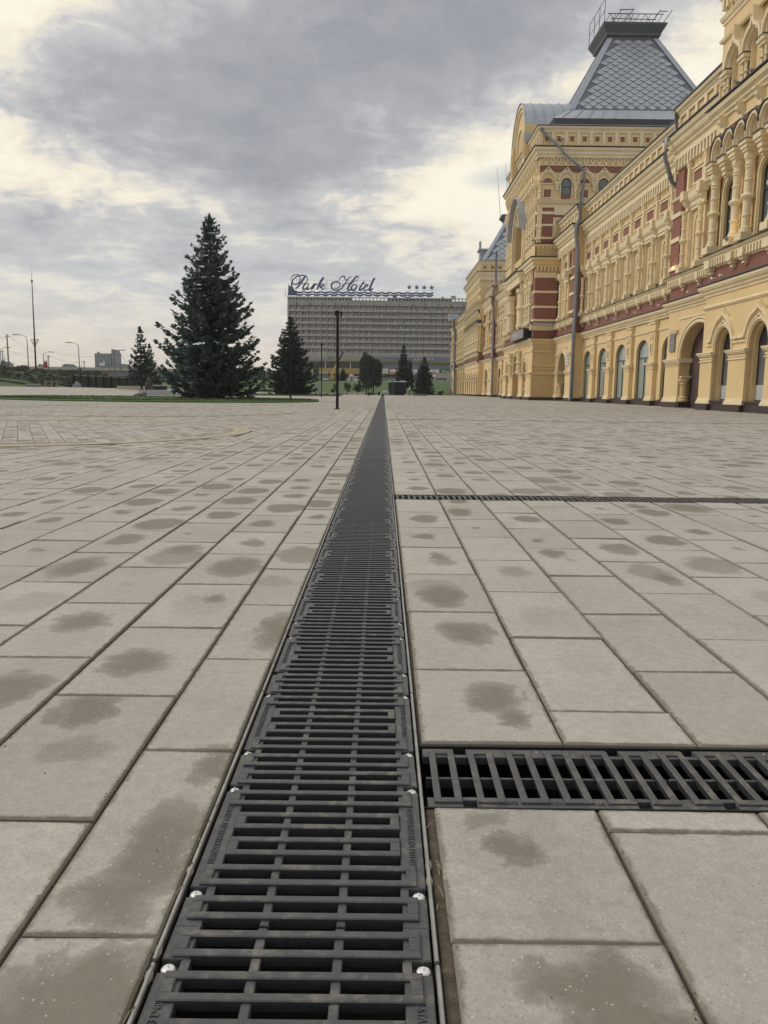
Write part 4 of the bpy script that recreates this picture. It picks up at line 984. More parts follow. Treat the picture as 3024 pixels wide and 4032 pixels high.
    for k in range(m_):
        c = y1-2.0-p2*k
        if c-1 < y0: break
        console(H('console', 'trim'), f, c+p2/2, 13.25, 14.05, .0, .46, .3)
        arch_wall(f, c-p2/2, c+p2/2, 14.78, 17.75, c, .46, 16.2, .5, -.15, .45, zb=14.95, name='bay_wall')
        arch_window(f, c, .46, 14.95, 16.2, .5, -.5, 'glass', fw=.05)
        for (ra, d1, w_, pk) in ((.88, .36, .15, 17.72), (.72, .22, .12, 17.35)): sweep(H('ogee_hood', 'trim'), f, [(c-ra, 15.95)]+keel(c, 16.15, ra, .82 if ra > .8 else .68, pk)+[(c+ra, 15.95)], w_, -.15, d1)
        for s in (.56,): sweep(H('arch_moulding', 'trim'), f, [(c-s, 14.95)]+arc(c, 16.2, s, .6, 12)+[(c+s, 14.95)], .08, -.15, .04)
        for s in ((-.17, .17) if k or True else (0,)):
            colm(f, c+p2/2+s, .10, 14.78, 1.1, .085)
        bx(T, f, c+p2/2-.36, c+p2/2+.36, 15.88, 16.06, -.15, .34); bx(T, f, c+p2/2-.30, c+p2/2+.30, 15.74, 15.88, -.15, .26); bx(H('gutter', 'zincdark'), f, c+p2/2-.40, c+p2/2+.40, 16.06, 16.1, -.15, .38)
        H('red_triangle', 'brick').add([f(c+p2/2-.42, -.13, 17.5), f(c+p2/2, -.13, 16.6), f(c+p2/2+.42, -.13, 17.5)], [(0, 1, 2)])
        bx(H('pilaster', 'brick'), f, c+p2/2-.30, c+p2/2+.30, 14.8, 15.7, -.15, -.02)
    bx(H('wall', 'plaster'), f, y1-1.0, y1, 14.7, 17.8, -.5, .0)
    t = H('panel_frame', 'trim'); sweep(t, f, [(y1-.15, 14.95), (y1-.15, 15.7), (y1-.8, 15.7), (y1-.8, 14.95), (y1-.15, 14.95)], .1, 0, .1)
    mould(t, f, y1-1.02, y1, [(0, 15.8), (.1, 15.85), (.16, 15.98), (.04, 16.02), (0, 16.05)], 0, 1)
    mould(H('belt_course', 'trim'), f, y0, y1, [(0, 17.68), (.12, 17.72), (.16, 17.84), (.04, 17.92), (0, 17.94)], 1, 1)
    wallq(f, y0, y1, 17.7, 21.0, 0)
    wallq(f, y0, y1, 14.78, 17.75, -.16)
    mould(H('belt_course', 'trim'), f, y0, y1, [(0, 18.5), (.06, 18.52), (.06, 18.62), (.14, 18.7), (.2, 18.86), (0, 18.9)], 1, 1)
    q = y1-.55
    while q > y0+.4:
        P = [(q-.2, 19.0)]+arc(q, 19.45, .2, .22, 8)+[(q+.2, 19.0)]
        H('niche_back', 'brick').add([f(s_, .012, z_) for s_, z_ in P], [tuple(range(len(P)))]); sweep(H('kokoshnik', 'trim'), f, P, .09, 0, .12); q -= .62
    main_cornice(f, y0, y1, 0, 1, 1, False, 21.0, True); attic(f, y0, y1, 0, 1, 1, 1.3, True, 21.1, 22.9)
    # far return (+Y side) and body
    for (z0, z1, m2) in ((-.1, .32, 'granite'), (.32, 6.2, 'plaster'), (6.2, 7.6, 'brick'), (7.6, 22.9, 'plaster')):
        for yy in (y0, y1): H('return_wall', m2).add([(X, yy, z0), (X+12, yy, z0), (X+12, yy, z1), (X, yy, z1)], [(0, 1, 2, 3)])

pavilion(42.6-3.8*5, 42.6, 16.4, True)
block(42.6, 50.4, 17.25, True, 45.55, 2.52, 2.85, 1.82, (49.0, 50.35), 46.9)
big_door(Fr('W', 17.25), 45.55, 2.52, 2.85, 1.82, -.66)
wing(50.4, 75.4, 18.0, True, piers=[55.35, 60.62, 65.9, 71.1])
block(75.4, 83.5, 17.25, False, 79.9, 1.75, 2.7, 1.9, (75.45, 77.0), 79.6)
arch_window(Fr('W', 17.25), 79.9, 1.75, .1, 2.7, 1.9, -.85, 'glass', transom=2.7, fw=.07)
wing(103.2, 131.5, 18.0, False)
block(131.5, 143.0, 17.25, False, 138.5, 1.8, 2.7, 1.9, (131.6, 133.2), 137.5)
pavilion(143.0, 165.8, 16.4, False)
wing(165.8, 192.5, 17.0, False); block(192.5, 199, 16.4, False, 196, 1.5, 2.7, 1.6, (192.6, 193.8), 196.5)

# ---------------------------------------------------------------- central tower
CX0, CX1, CY0, CY1 = 15.0, 34.6, 83.5, 103.2
fw_, fs_ = Fr('W', CX0), Fr('S', CY0)
# south return wall (faces the camera)
wallq(fs_, CX0, 18.2, .32, 6.17, 0, 'plaster_shade', 'side_wall'); bx(H('plinth', 'granite'), fs_, CX0-.12, 17.3, -.1, .32, -.5, .12)
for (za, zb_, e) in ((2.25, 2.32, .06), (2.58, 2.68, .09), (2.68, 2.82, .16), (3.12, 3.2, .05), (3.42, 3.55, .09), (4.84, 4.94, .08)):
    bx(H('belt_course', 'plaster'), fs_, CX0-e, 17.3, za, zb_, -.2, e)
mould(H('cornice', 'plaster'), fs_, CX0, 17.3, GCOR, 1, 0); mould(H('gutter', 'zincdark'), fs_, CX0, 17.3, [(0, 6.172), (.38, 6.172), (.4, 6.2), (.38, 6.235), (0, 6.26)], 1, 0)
wallq(fs_, CX0, 18.2, 6.26, 12.1, .0, 'brick', 'side_wall'); wallq(fs_, CX0, 18.2, 12.1, 15.5, 0, 'plaster_shade', 'side_wall')
mould(H('sill_course', 'trim'), fs_, CX0, 17.4, [(0, 6.95), (.12, 6.97), (.12, 7.3), (.2, 7.36), (.28, 7.48), (0, 7.5)], 1, 0); dentils(fs_, CX0+.1, 17.3, 7.05, 7.25, .12, .2, .3, True)
mould(H('gutter', 'zinc'), fs_, CX0, 17.4, [(0, 7.502), (.34, 7.502), (.34, 7.54), (0, 7.72)], 1, 0)
for z in (7.85, 9.16, 10.62): bx(H('stone_strip', 'trim'), fs_, CX0-.06, 17.3, z, z+.22, -.2, .07)
bx(H('stone_strip', 'trim'), fs_, CX0-.04, 17.3, 12.1, 12.6, -.2, .05)
# step cornice at 12.9-14.1 with hanging arches
T = H('column_block', 'trim')
for i in range(7):
    s = CX0+.18+i*.36; bx(T, fs_, s-.11, s+.11, 12.85, 13.12, 0, .2); bx(T, fs_, s-.07, s+.07, 12.7, 12.85, 0, .14)
mould(H('main_cornice', 'plaster'), fs_, CX0, 18.1, [(0, 13.1), (.22, 13.12), (.22, 13.3), (.34, 13.4), (.34, 13.6), (.5, 13.75), (.55, 14.0), (0, 14.05)], 1, 0)
mould(H('gutter', 'zincdark'), fs_, CX0, 18.1, [(0, 14.052), (.62, 14.052), (.62, 14.11), (0, 14.2)], 1, 0)
wallq(fs_, CX0, 18.2, 14.1, 15.1, .12, 'plaster_shade', 'side_wall')
for i in range(8):
    s = CX0+.2+i*.38; bx(T, fs_, s-.09, s+.09, 14.85, 15.05, .1, .24)
mould(H('main_cornice', 'plaster'), fs_, CX0, 18.1, [(.12, 15.02), (.26, 15.05), (.3, 15.3), (0, 15.34)], 1, 0)
mould(H('gutter', 'zincdark'), fs_, CX0, 18.1, [(0, 15.342), (.4, 15.342), (.4, 15.4), (0, 15.46)], 1, 0)
# upper tower south face, down to the wing roof
wallq(fs_, CX0, CX1, 15.3, 18.9, 0, 'brick', 'side_wall'); wallq(fs_, CX0, CX1, 18.9, 26.4, 0, 'plaster', 'side_wall')
def redrow(x0, x1):
    pass
for z in (15.45, 16.05-.28, 17.2, 18.1): pass
for (z0, z1) in ((15.8, 16.02), (17.04, 17.24), (18.16, 18.42)): bx(H('stone_strip', 'trim'), fs_, CX0-.05, 16.58, z0, z1, -.2, .06)
bx(H('stone_strip', 'trim'), fs_, 18.45, 30, 18.16, 18.42, -.2, .05); bx(H('stone_strip', 'trim'), fs_, CX0-.05, CX1, 18.80, 18.95, -.2, .055)
bx(H('stone_strip', 'trim'), fs_, 16.6, 18.4, 18.1, 18.95, -.2, .05)
bx(H('stone_strip', 'trim'), fs_, CX0-.03, CX0+.42, 15.4, 18.9, -.2, .04)
for c in (17.52, 21.2, 24.8):
    t = H('panel_frame', 'trim')
    for (e, d_) in ((.92, .10), (.74, .16), (.58, .07)):
        sweep(t, fs_, [(c-e, 16.85-e), (c-e, 16.85+e*1.02), (c+e, 16.85+e*1.02), (c+e, 16.85-e), (c-e, 16.85-e)], .17, 0, d_)
    wallq(fs_, c-.95, c+.95, 15.9, 17.8, .012, 'trim', 'panel_field'); wallq(fs_, c-.40, c+.40, 16.40, 17.30, .03, 'brick', 'red_panel')
mould(H('belt_course', 'trim'), fs_, CX0, CX1, [(0, 19.2), (.12, 19.24), (.12, 19.32), (.22, 19.42), (.26, 19.52), (0, 19.56)], 1, 0)
colm(fs_, CX0+.26, .03, 15.75, 2.5, .15)
# window arcade
wallq(fs_, CX0, CX1, 22.1, 22.75, .02, 'brick', 'red_band')
for k in range(11):
    c = 15.85+1.82*k
    if c > CX1-.5: break
    win = k % 2 == 1
    for (ra, d1, w_) in ((.80, .26, .14), (.66, .18, .11)):
        sweep(H('kokoshnik', 'trim'), fs_, arc(c, 21.35, ra, ra*1.08, 12, PI*1.02, -PI*.02), w_, 0, d1)
    sweep(H('kokoshnik', 'trim'), fs_, [(c-.3, 22.25), (c, 22.52), (c+.3, 22.25)], .1, .0, .24)
    P = [(c-.84, 21.2)]+arc(c, 21.35, .84, .95, 12)+[(c+.84, 21.2)]; H('kokoshnik_back', 'plaster').add([fs_(s_, .05, z_) for s_, z_ in P], [tuple(range(len(P)))])
    if win:
        P = [(c-.5, 19.95)]+arc(c, 21.1, .5, .5, 10)+[(c+.5, 19.95)]; H('panel_frame', 'plaster_shade').add([fs_(s_, .062, z_) for s_, z_ in P], [tuple(range(len(P)))])
        sweep(H('arch_moulding', 'trim'), fs_, [(c-.56, 19.95)]+arc(c, 21.1, .56, .56, 10)+[(c+.56, 19.95)], .1, 0, .15)
        arch_window(fs_, c, .44, 20.0, 21.05, .44, .10, 'glass', transom=20.7, fw=.035, mull=False)
        bx(H('red_panel', 'brick'), fs_, c-.47, c+.47, 19.62, 19.93, 0, .04)
    else:
        P = arc(c, 21.12, .48, .44, 10); H('red_panel', 'brick').add([fs_(s_, .07, z_) for s_, z_ in P], [tuple(range(len(P)))])
        bx(H('stone_strip', 'trim'), fs_, c-.58, c+.58, 20.98, 21.08, 0, .12)
        bx(H('red_panel', 'brick'), fs_, c-.33, c+.33, 19.78, 20.45, 0, .05)
        sweep(H('panel_frame', 'trim'), fs_, [(c-.42, 19.7), (c-.42, 20.55), (c+.42, 20.55), (c+.42, 19.7), (c-.42, 19.7)], .12, 0, .09)
    s = c+.91
    for (za, zb_, q) in ((20.35, 20.45, .08), (20.45, 20.6, .16), (20.6, 20.7, .1), (20.7, 20.9, .19), (20.9, 21.05, .26), (21.05, 21.2, .32)): bx(H('column_block', 'trim'), fs_, s-q, s+q, za, zb_, 0, q+.08)
    if k % 2 == 0 and k: pass
    if not win: colm(fs_, c-.91, .13, 19.56, 1.3, .12) if k else colm(fs_, CX0+.12, .06, 19.56, 1.4, .14)
# machicolated band
for i in range(30):
    s = CX0+.55+i*.655
    if s > CX1-.2: break
    b = H('small_arch', 'trim')
    sweep(b, fs_, [(s-.16, 22.95)]+arc(s, 23.25, .16, .2, 8)+[(s+.16, 22.95)], .09, 0, .16)
    bx(H('small_arch_back', 'plaster_shade'), fs_, s-.15, s+.15, 22.95, 23.38, 0, .02)
    for (za, zb_, q) in ((22.72, 22.8, .07), (22.8, 22.95, .12), (22.95, 23.1, .07)): bx(b, fs_, s-q, s+q, za, zb_, 0, .14)
bx(H('stone_strip', 'trim'), fs_, CX0-.03, CX1, 22.72, 22.80, 0, .05); wallq(fs_, CX0, CX1, 23.45, 23.9, .10, 'plaster', 'side_wall')
CC = [(.08, 23.42), (.24, 23.46), (.24, 23.62), (.38, 23.75), (.38, 23.95), (.58, 24.1), (.64, 24.3), (0, 24.35)]
mould(H('main_cornice', 'trim'), fs_, CX0, CX1, CC, 1, 0); mould(H('gutter', 'zincdark'), fs_, CX0, CX1, [(0, 24.352), (.72, 24.352), (.74, 24.42), (0, 24.5)], 1, 0)
attic(fs_, CX0, CX1, .02, 1, 0, 1.2, True, 24.5, 26.35)
# front face
bx(H('plinth', 'granite'), fw_, CY0-.12, CY1, -.1, .32, -.5, .12)
def small_arch(f, c, a, zs, r, s0, s1, z1, dep=1.3): arch_wall(f, s0, s1, .32, z1, c, a, zs, r, 0, dep, zb=.05)
small_arch(fw_, 87.6, .95, 2.84, 1.15, 83.5, 89.2, 5.66); small_arch(fw_, 93.3, 2.1, 3.2, 2.0, 89.2, 97.6, 5.66, 2.2); small_arch(fw_, 99.4, .95, 2.84, 1.15, 97.6, 103.2, 5.66)
wallq(fw_, 83.5, 103.2, 0, 5.66, -2.25, 'plaster_shade')
for c in (87.6, 99.4):
    sweep(H('ogee_hood', 'trim'), fw_, [(c-1.4, 3.0)]+keel(c, 3.0, 1.4, 1.5, 4.8)+[(c+1.4, 3.0)], .14, 0, .18); sweep(H('arch_moulding', 'trim'), fw_, arc(c, 2.84, 1.1, 1.3, 14), .12, 0, .1)
sweep(H('arch_moulding', 'trim'), fw_, arc(93.3, 3.2, 2.3, 2.2, 18), .16, 0, .14)
for (p0, p1) in ((83.5, 86.5), (88.75, 91.1), (95.5, 98.3), (100.5, 103.2)):
    bx(H('pier', 'plaster'), fw_, p0, p1, .32, 2.82, -.5, .10); pierbase(H('pier_base', 'trim'), fw_, p0, p1, .10); capital(H('pier_capital', 'trim'), fw_, p0, p1, 2.82, .10, h=.5, k=1.2)
    plinth(fw_, p0-.05, p1+.05, .26)
for s in (90.3, 96.3):
    colm(fw_, s, .28, 2.85, 2.4, .24)
for s in (86.9, 98.7): colm(fw_, s, -.1, .34, 1.5, .22)
belt(fw_, CY0, CY1, 0, 1, 0); ground_cornice(fw_, CY0, CY1, 0, 1, 1); redband(fw_, CY0, CY1, 0); sillcourse(fw_, CY0, CY1, 0, False, 1, 1)
wallq(fw_, CY0, CY1, 7.6, 13.2, -.1, 'plaster_shade')
strips(fw_, CY0, CY0+1.1, .0, (7.85, 9.16, 10.62), 7.6, 12.1, e=.06)
for s in (84.9, 86.2, 87.5, 88.8, 97.8, 99.1, 100.4, 101.7): colm(fw_, s, .22, 7.7, 3.9, .17); console(T, fw_, s, 11.6, 12.8, 0, .4, .4); bx(T, fw_, s-.26, s+.26, 7.5, 7.72, 0, .5)
for c in (85.55, 88.15, 98.45, 101.05): winged_window(fw_, c, 1.25, .0, False)
for s in (89.7, 96.9):
    bx(H('pilaster', 'brick'), fw_, s-.5, s+.5, 7.6, 12.0, -.3, .5); b = MB(); b.lathe([(.62, 0), (.62, .25), (.5, .3), (.5, 1.9), (.66, 1.95), (.66, 2.15), (.5, 2.2), (.5, 3.6), (.66, 3.65), (.7, 4.0)], seg=16); b.mat(M['trim'])
    hinst(b.mesh('great_column'), 'great_column', fw_(s-.9, .35, 7.6))
    for z in (7.5, 9.3, 11.0): bx(H('stone_strip', 'trim'), fw_, s-.62, s+.62, z, z+.2, -.2, .62)
for i in range(22):        # ribbed pier beside the portal
    z = 7.4+i*.22; bx(H('ribbed_pier', 'trim'), fw_, 88.9-.0, 89.15+.25, z, z+.13, -.2, .52+.06*(i % 3 == 0))
bx(H('ribbed_pier', 'plaster'), fw_, 88.95, 89.35, 7.3, 12.3, -.2, .46)
mould(H('main_cornice', 'trim'), fw_, CY0, CY1, [(0, 13.1), (.22, 13.12), (.22, 13.3), (.34, 13.4), (.34, 13.6), (.5, 13.75), (.55, 14.0), (0, 14.05)], 1, 1)
mould(H('main_cornice', 'trim'), fw_, 88.9, 97.7, [(.5, 12.3), (.7, 12.32), (.75, 12.9), (.9, 13.1), (1.0, 13.4), (0, 13.45)], 0, 0); mould(H('gutter', 'zincdark'), fw_, 88.9, 97.7, [(0, 13.452), (1.08, 13.452), (1.08, 13.52), (0, 13.6)], 0, 0)
mould(H('gutter', 'zincdark'), fw_, CY0, CY1, [(0, 14.052), (.62, 14.052), (.62, 14.11), (0, 14.2)], 1, 1)
wallq(fw_, CY0, CY1, 14.1, 15.3, .12)
arch_wall(fw_, CY0, CY1, 14.1, 26.35, 93.35, 3.4, 17.6, 3.3, -.0, 1.6, zb=14.1)
wallq(fw_, 89.9, 96.8, 14.1, 21, -1.6, 'plaster_shade')
for (ra, d1, w_) in ((3.55, .45, .35), (3.9, .32, .25)): sweep(H('arch_moulding', 'trim'), fw_, [(93.35-ra, 14.2)]+arc(93.35, 17.6, ra, ra, 22)+[(93.35+ra, 14.2)], w_, 0, d1)
sweep(H('arch_cap', 'zinc'), fw_, arc(93.35, 17.6, 4.15, 4.15, 22, PI*.98, PI*.02), .06, -.1, .95)
strips(fw_, CY0, CY0+1.3, .0, (15.8, 17.04, 18.16), 15.4, 18.9, e=.05); 
for s in (84.2, 85.6, 87.0, 88.4, 98.2, 99.6, 101.0, 102.4): colm(fw_, s, .15, 15.5, 2.7, .15); console(T, fw_, s, 18.2, 19.2, 0, .35, .3)
for z0, z1 in ((15.8, 16.02), (17.04, 17.24), (18.16, 18.42)): bx(H('stone_strip', 'trim'), fw_, CY0-.05, 88.9, z0, z1, -.2, .06)
mould(H('belt_course', 'trim'), fw_, CY0, CY1, [(0, 19.2), (.12, 19.24), (.12, 19.32), (.22, 19.42), (.26, 19.52), (0, 19.56)], 1, 1)
for k in range(15):
    s = CY0+.7+k*1.3
    for (z, h_) in ((19.6, 1.4),): colm(fw_, s, .18, z, h_, .12)
    for (za, zb_, q) in ((20.5, 20.7, .10), (20.7, 20.9, .2), (20.9, 21.2, .3)): bx(T, fw_, s-q, s+q, za, zb_, 0, q+.15)
    for (ra, d1) in ((.58, .4), (.44, .26)): sweep(H('kokoshnik', 'trim'), fw_, arc(s+.65, 21.2, ra, ra*1.3, 10), .13, 0, d1)
    console(H('console', 'trim'), fw_, s, 22.1, 23.4, 0, .55, .24); console(H('console', 'trim'), fw_, s+.65, 22.1, 23.4, 0, .45, .2)
mould(H('main_cornice', 'trim'), fw_, CY0, CY1, CC, 1, 1); mould(H('gutter', 'zincdark'), fw_, CY0, CY1, [(0, 24.352), (.72, 24.352), (.74, 24.42), (0, 24.5)], 1, 1)
attic(fw_, CY0, CY1, .02, 1, 1, 1.2, True, 24.5, 26.35)
wallq(Fr('S', CY1), CX0, CX1, 0, 26.3, 0, 'plaster', 'return_wall')
# front gable with barrel roof
gc = 93.35; GR, GZ = 4.5, 26.4
P = [(gc-GR, GZ)]+arc(gc, GZ, GR, 4.9, 20); 
H('gable', 'plaster').add([fw_(s_, .35, z_) for s_, z_ in P], [tuple(range(len(P)))])
for (ra, rz_, d1, w_) in ((4.4, 4.8, .62, .35), (3.9, 4.3, .5, .2), (2.2, 2.6, .5, .25)): sweep(H('gable_moulding', 'trim'), fw_, arc(gc, GZ, ra, rz_, 20), w_, 0, d1)
P = arc(gc, GZ, 2.0, 2.4, 12); H('gable_window', 'plaster_shade').add([fw_(s_, .36, z_) for s_, z_ in P], [tuple(range(len(P)))])
for s in (89.3, 97.4): bx(H('gable', 'plaster'), fw_, s-.5, s+.5, 24.4, 28.2, -.6, .7); sweep(H('arch_moulding', 'trim'), fw_, [(s-.3, 25.0)]+arc(s, 27.2, .3, .4, 8)+[(s+.3, 25.0)], .08, .7, .78)
rb = H('barrel_roof', 'zinc'); Q = arc(gc, GZ, 4.62, 5.02, 20)
ns = 9
for i in range(ns):
    d0, d1 = .7-i*1.0, .7-(i+1)*1.0
    for (p, q) in zip(Q, Q[1:]): rb.add([fw_(p[0], d0, p[1]), fw_(q[0], d0, q[1]), fw_(q[0], d1, q[1]), fw_(p[0], d1, p[1])], [(0, 1, 2, 3)])
    sweep(H('standing_seam', 'zinc'), Fr('W', CX0-d0), [(s_, z_+.02) for s_, z_ in arc(gc, GZ, 4.65, 5.05, 20)], .07, -.02, .03)
# tower eaves, skirt and hipped pyramid
cx_, cy_ = 25.5, (CY0+CY1)/2
def ringz(b, w0, z0, w1, z1, sx=1.0):
    A = [(cx_-w0, cy_-w0, z0), (cx_+w0, cy_-w0, z0), (cx_+w0, cy_+w0, z0), (cx_-w0, cy_+w0, z0)]
    B = [(cx_-w1, cy_-w1, z1), (cx_+w1, cy_-w1, z1), (cx_+w1, cy_+w1, z1), (cx_-w1, cy_+w1, z1)]
    b.add(A+B, [(i, (i+1) % 4, 4+(i+1) % 4, 4+i) for i in range(4)])
R_ = H('tower_roof', 'zinc')
ringz(R_, 9.75, 26.38, 9.1, 26.8); ringz(H('roof_edge', 'zincdark'), 9.1, 26.8, 9.2, 27.3); ringz(R_, 9.22, 27.32, 7.3, 28.72)
for i in range(14):       # seams on the skirt
    s = cx_-7.0+i*1.08; H('standing_seam', 'zinc').tube([(s*1.0+(s-cx_)*.2, cy_-9.2, 27.36), (s, cy_-7.35, 28.74)], .035, 4)
WB, ZB, WT, ZT = 7.2, 28.72, 2.57, 37.2
ringz(H('roof_slope', 'gap_shade'), WB, ZB, WT, ZT)
# hip capping and head
for (sx, sy) in ((-1, -1), (1, -1), (-1, 1), (1, 1)):
    b = MB(); 
    p0, p1 = Vector((cx_+sx*WB, cy_+sy*WB, ZB)), Vector((cx_+sx*WT, cy_+sy*WT, ZT)); ux, uy = Vector((-sx*.46, 0, .0)), Vector((0, -sy*.46, .0)); o_ = Vector((sx*.1, sy*.1, .06))
    vs = [p0+o_, p1+o_, p1+ux+Vector((0, sy*.1, .05)), p0+ux+Vector((0, sy*.1, .05)), p1+uy+Vector((sx*.1, 0, .05)), p0+uy+Vector((sx*.1, 0, .05))]
    b.add([v-Vector((17, 62, 0)) for v in vs], [(0, 1, 2, 3), (0, 1, 4, 5)]); b.build('hip_cap', M['zinc'], hall)
hd = H('roof_crown', 'zincdark')
M['crown'] = base_mat('dark_grey_crown', (.085, .10, .11), .5, metal=.2, var=.15, vscale=1)
hd = H('roof_crown', 'crown'); ringz(hd, 2.62, 37.1, 2.62, 37.45); ringz(hd, 2.62, 37.45, 2.8, 37.5); ringz(hd, 2.8, 37.5, 2.85, 37.75); ringz(hd, 2.85, 37.75, 3.25, 38.4); ringz(hd, 3.25, 38.4, 3.3, 38.6); ringz(hd, 3.3, 38.6, .1, 38.65)
# diamond sheets on two visible faces
def diamond(w_, h_, nrm, eu, ev):
    b = MB(); c = Vector((0, 0, 0)); lift = nrm*.09
    pts = [ev*(h_/2), eu*(-w_/2), ev*(-h_/2)+lift, eu*(w_/2)]
    base = [p-nrm*.02 for p in pts]; b.add(pts+base, [(0, 1, 2, 3), (1, 5, 6, 2), (2, 6, 7, 3), (0, 4, 5, 1), (3, 7, 4, 0)]); b.mat(M['zinc']); return b.mesh('roof_sheet')
def diamonds(WB, ZB, WT, ZT, cx, cy, face, w_=1.06, h_=1.12, par=None, name='roof_sheet', lim=400):
    dz = ZT-ZB; run = WB-WT; L_ = math.hypot(dz, run)
    if face == 'S': eu = Vector((1, 0, 0)); ev = Vector((0, run, dz))/L_; nrm = Vector((0, -dz, run))/L_; o0 = Vector((cx, cy-WB, ZB))
    else: eu = Vector((0, -1, 0)); ev = Vector((run, 0, dz))/L_; nrm = Vector((-dz, 0, run))/L_; o0 = Vector((cx-WB, cy, ZB))
    me = diamond(w_*.955, h_*.955, nrm, eu, ev); r = 0; v = .5*h_
    while v < L_-.35:
        hw = WB-(WB-WT)*v/L_-.42; n = int(hw/w_)+2
        for k in range(-n, n+1):
            u = (k+(.5 if r % 2 else 0))*w_
            if abs(u) > hw-w_*.42: continue
            p = o0+ev*v+eu*u+nrm*(.015); inst(me, name, par or hall, p-(Vector((17, 62, 0))))
        r += 1; v += h_/2
diamonds(WB, ZB, WT, ZT, cx_, cy_, 'S', 1.07, .84); diamonds(WB, ZB, WT, ZT, cx_, cy_, 'W', 1.3, 1.1)
# railings and collapsed sign frame on the crown
rl = H('roof_railing', 'zincdark')
x0, y0, zt = cx_-3.2, cy_-3.2, 38.63
for i in range(4):
    y = y0+i*2.13; rl.tube([(x0, y, zt-.2), (x0, y, zt+2.3)], .035, 5)
for z in (1.1, 2.3): rl.tube([(x0, y0, zt+z), (x0, y0+6.4, zt+z)], .03, 5)
for (a_, b_) in (((x0+.4, y0+.3, zt+.9), (x0+6.1, y0+.3, zt+.9)), ((x0+.8, y0+.6, zt+.55), (x0+5.5, y0+.6, zt+.5)), ((x0+1.5, y0, zt+1.15), (x0+3.0, y0, zt+1.2)), ((x0+5.6, y0, zt+1.05), (x0+6.4, y0, zt+1.05))): rl.tube([a_, b_], .045, 5)
for i in range(10):
    xa = x0+.1+i*.6; rl.tube([(xa, y0+.2, zt-.05), (xa+.55, y0+.3, zt+.9)], .03, 5)
    if i % 3 == 1: rl.tube([(xa+.5, y0+.2, zt), (xa, y0+.4, zt+.9)], .03, 5)
for xa in (x0+1.4, x0+2.6, x0+5.4, x0+6.6): rl.tube([(xa-.5, y0+.2, zt), (xa+.3, y0, zt+1.15)], .04, 5)

# far pavilion roof with dormer, crown and antennas
fx, fy = 23.2, 154.0; _c = (cx_, cy_); cx_, cy_ = fx, fy
ringz(H('tower_roof', 'zinc'), 6.6, 22.95, 6.3, 23.2); ringz(H('roof_slope', 'gap_shade'), 6.3, 23.2, 1.6, 31.2); diamonds(6.3, 23.2, 1.6, 31.2, fx, fy, 'S', 1.25, 1.05)
for (sx, sy) in ((-1, -1),):
    p0, p1 = Vector((fx-6.35, fy-6.35, 23.2)), Vector((fx-1.65, fy-1.65, 31.2)); b = MB(); b.add([q-Vector((17, 62, 0)) for q in (p0+Vector((0, -.06, 0)), p1+Vector((0, -.06, 0)), p1+Vector((.6, -.1, 0)), p0+Vector((.6, -.1, 0)), p1+Vector((-.1, .5, 0)), p0+Vector((-.1, .5, 0)))], [(0, 1, 2, 3), (0, 1, 4, 5)]); b.build('hip_cap', M['zinc'], hall)
ringz(H('roof_crown', 'crown'), 1.6, 31.2, 1.7, 31.6); ringz(H('roof_crown', 'crown'), 1.7, 31.6, 2.3, 32.3); ringz(H('roof_crown', 'crown'), 2.3, 32.3, .1, 32.6)
d_ = H('dormer', 'zinc'); d_.box(17.3, 20.5, 153, 155.6, 23.0, 26.2); d_.box(17.0, 20.5, 152.7, 155.9, 26.2, 26.5); d_.box(17.2, 17.6, 154.1, 154.5, 26.5, 28.0); d_.box(16.9, 17.5, 152.6, 153.0, 23.0, 24.2); d_.box(18, 19.8, 152.97, 153.0, 23.8, 25.8)
for (ax, zt_) in ((20.7, 40.5), (22.2, 41)): H('antenna', 'steelgrey').tube([(ax, 152.5, 32), (ax-.9, 152.5, zt_)], [.05, .02], 5)
H('dormer', 'zinc').box(15.2, 17.5, 196, 198, 17.3, 18.9)
cx_, cy_ = _c

# south face of the far pavilion above the wing roof
f2_ = Fr('S', 143.0)
wallq(f2_, 16.4, 28, 17.0, 22.9, .01, 'plaster', 'side_wall')
main_cornice(f2_, 16.4, 28, .02, 1, 0, False, 21.0, False); attic(f2_, 16.4, 28, .03, 1, 0, 1.35, True, 21.1, 22.9)
for i in range(15):
    s = 16.9+i*.72; sweep(H('small_arch', 'trim'), f2_, [(s-.18, 19.25)]+arc(s, 19.5, .18, .22, 8)+[(s+.18, 19.25)], .09, .01, .14); bx(H('small_arch_back', 'plaster_shade'), f2_, s-.14, s+.14, 19.2, 19.6, .01, .03)
mould(H('belt_course', 'trim'), f2_, 16.4, 28, [(0, 18.5), (.08, 18.55), (.08, 18.7), (.16, 18.8), (0, 18.86)], 1, 0)
bx(H('red_panel', 'brick'), f2_, 19.5, 22.0, 17.5, 18.2, .01, .04)
# sign box over the portal
sb = MB(); sb.box(-.78, 0, -8.2, 0, 0, .95)
so_ = sb.build('portal_sign', M['kiosk'], hall, loc=(14.98-17, 92.8-62, 6.30))
pl_ = MB(); pl_.box(-.81, -.78, -8.15, -.05, .03, .92); M['signface'] = base_mat('dull_grey_sign_face', (.27, .24, .24), .5, var=.2, vscale=1.2); pl_.build('sign_face', M['signface'], so_)
for k in range(5):
    e_ = MB(); y = -5.6+k*.9; 
    e_.tube([(-.83, y, .3), (-.83, y+.15, .7)], .03, 4) if k % 2 else e_.tube([(-.83, y+.14*math.cos(t), .5+.2*math.sin(t)) for t in [i*PI/4 for i in range(8)]], .03, 4, True)
    e_.build('sign_mark', M['curtain'], so_)

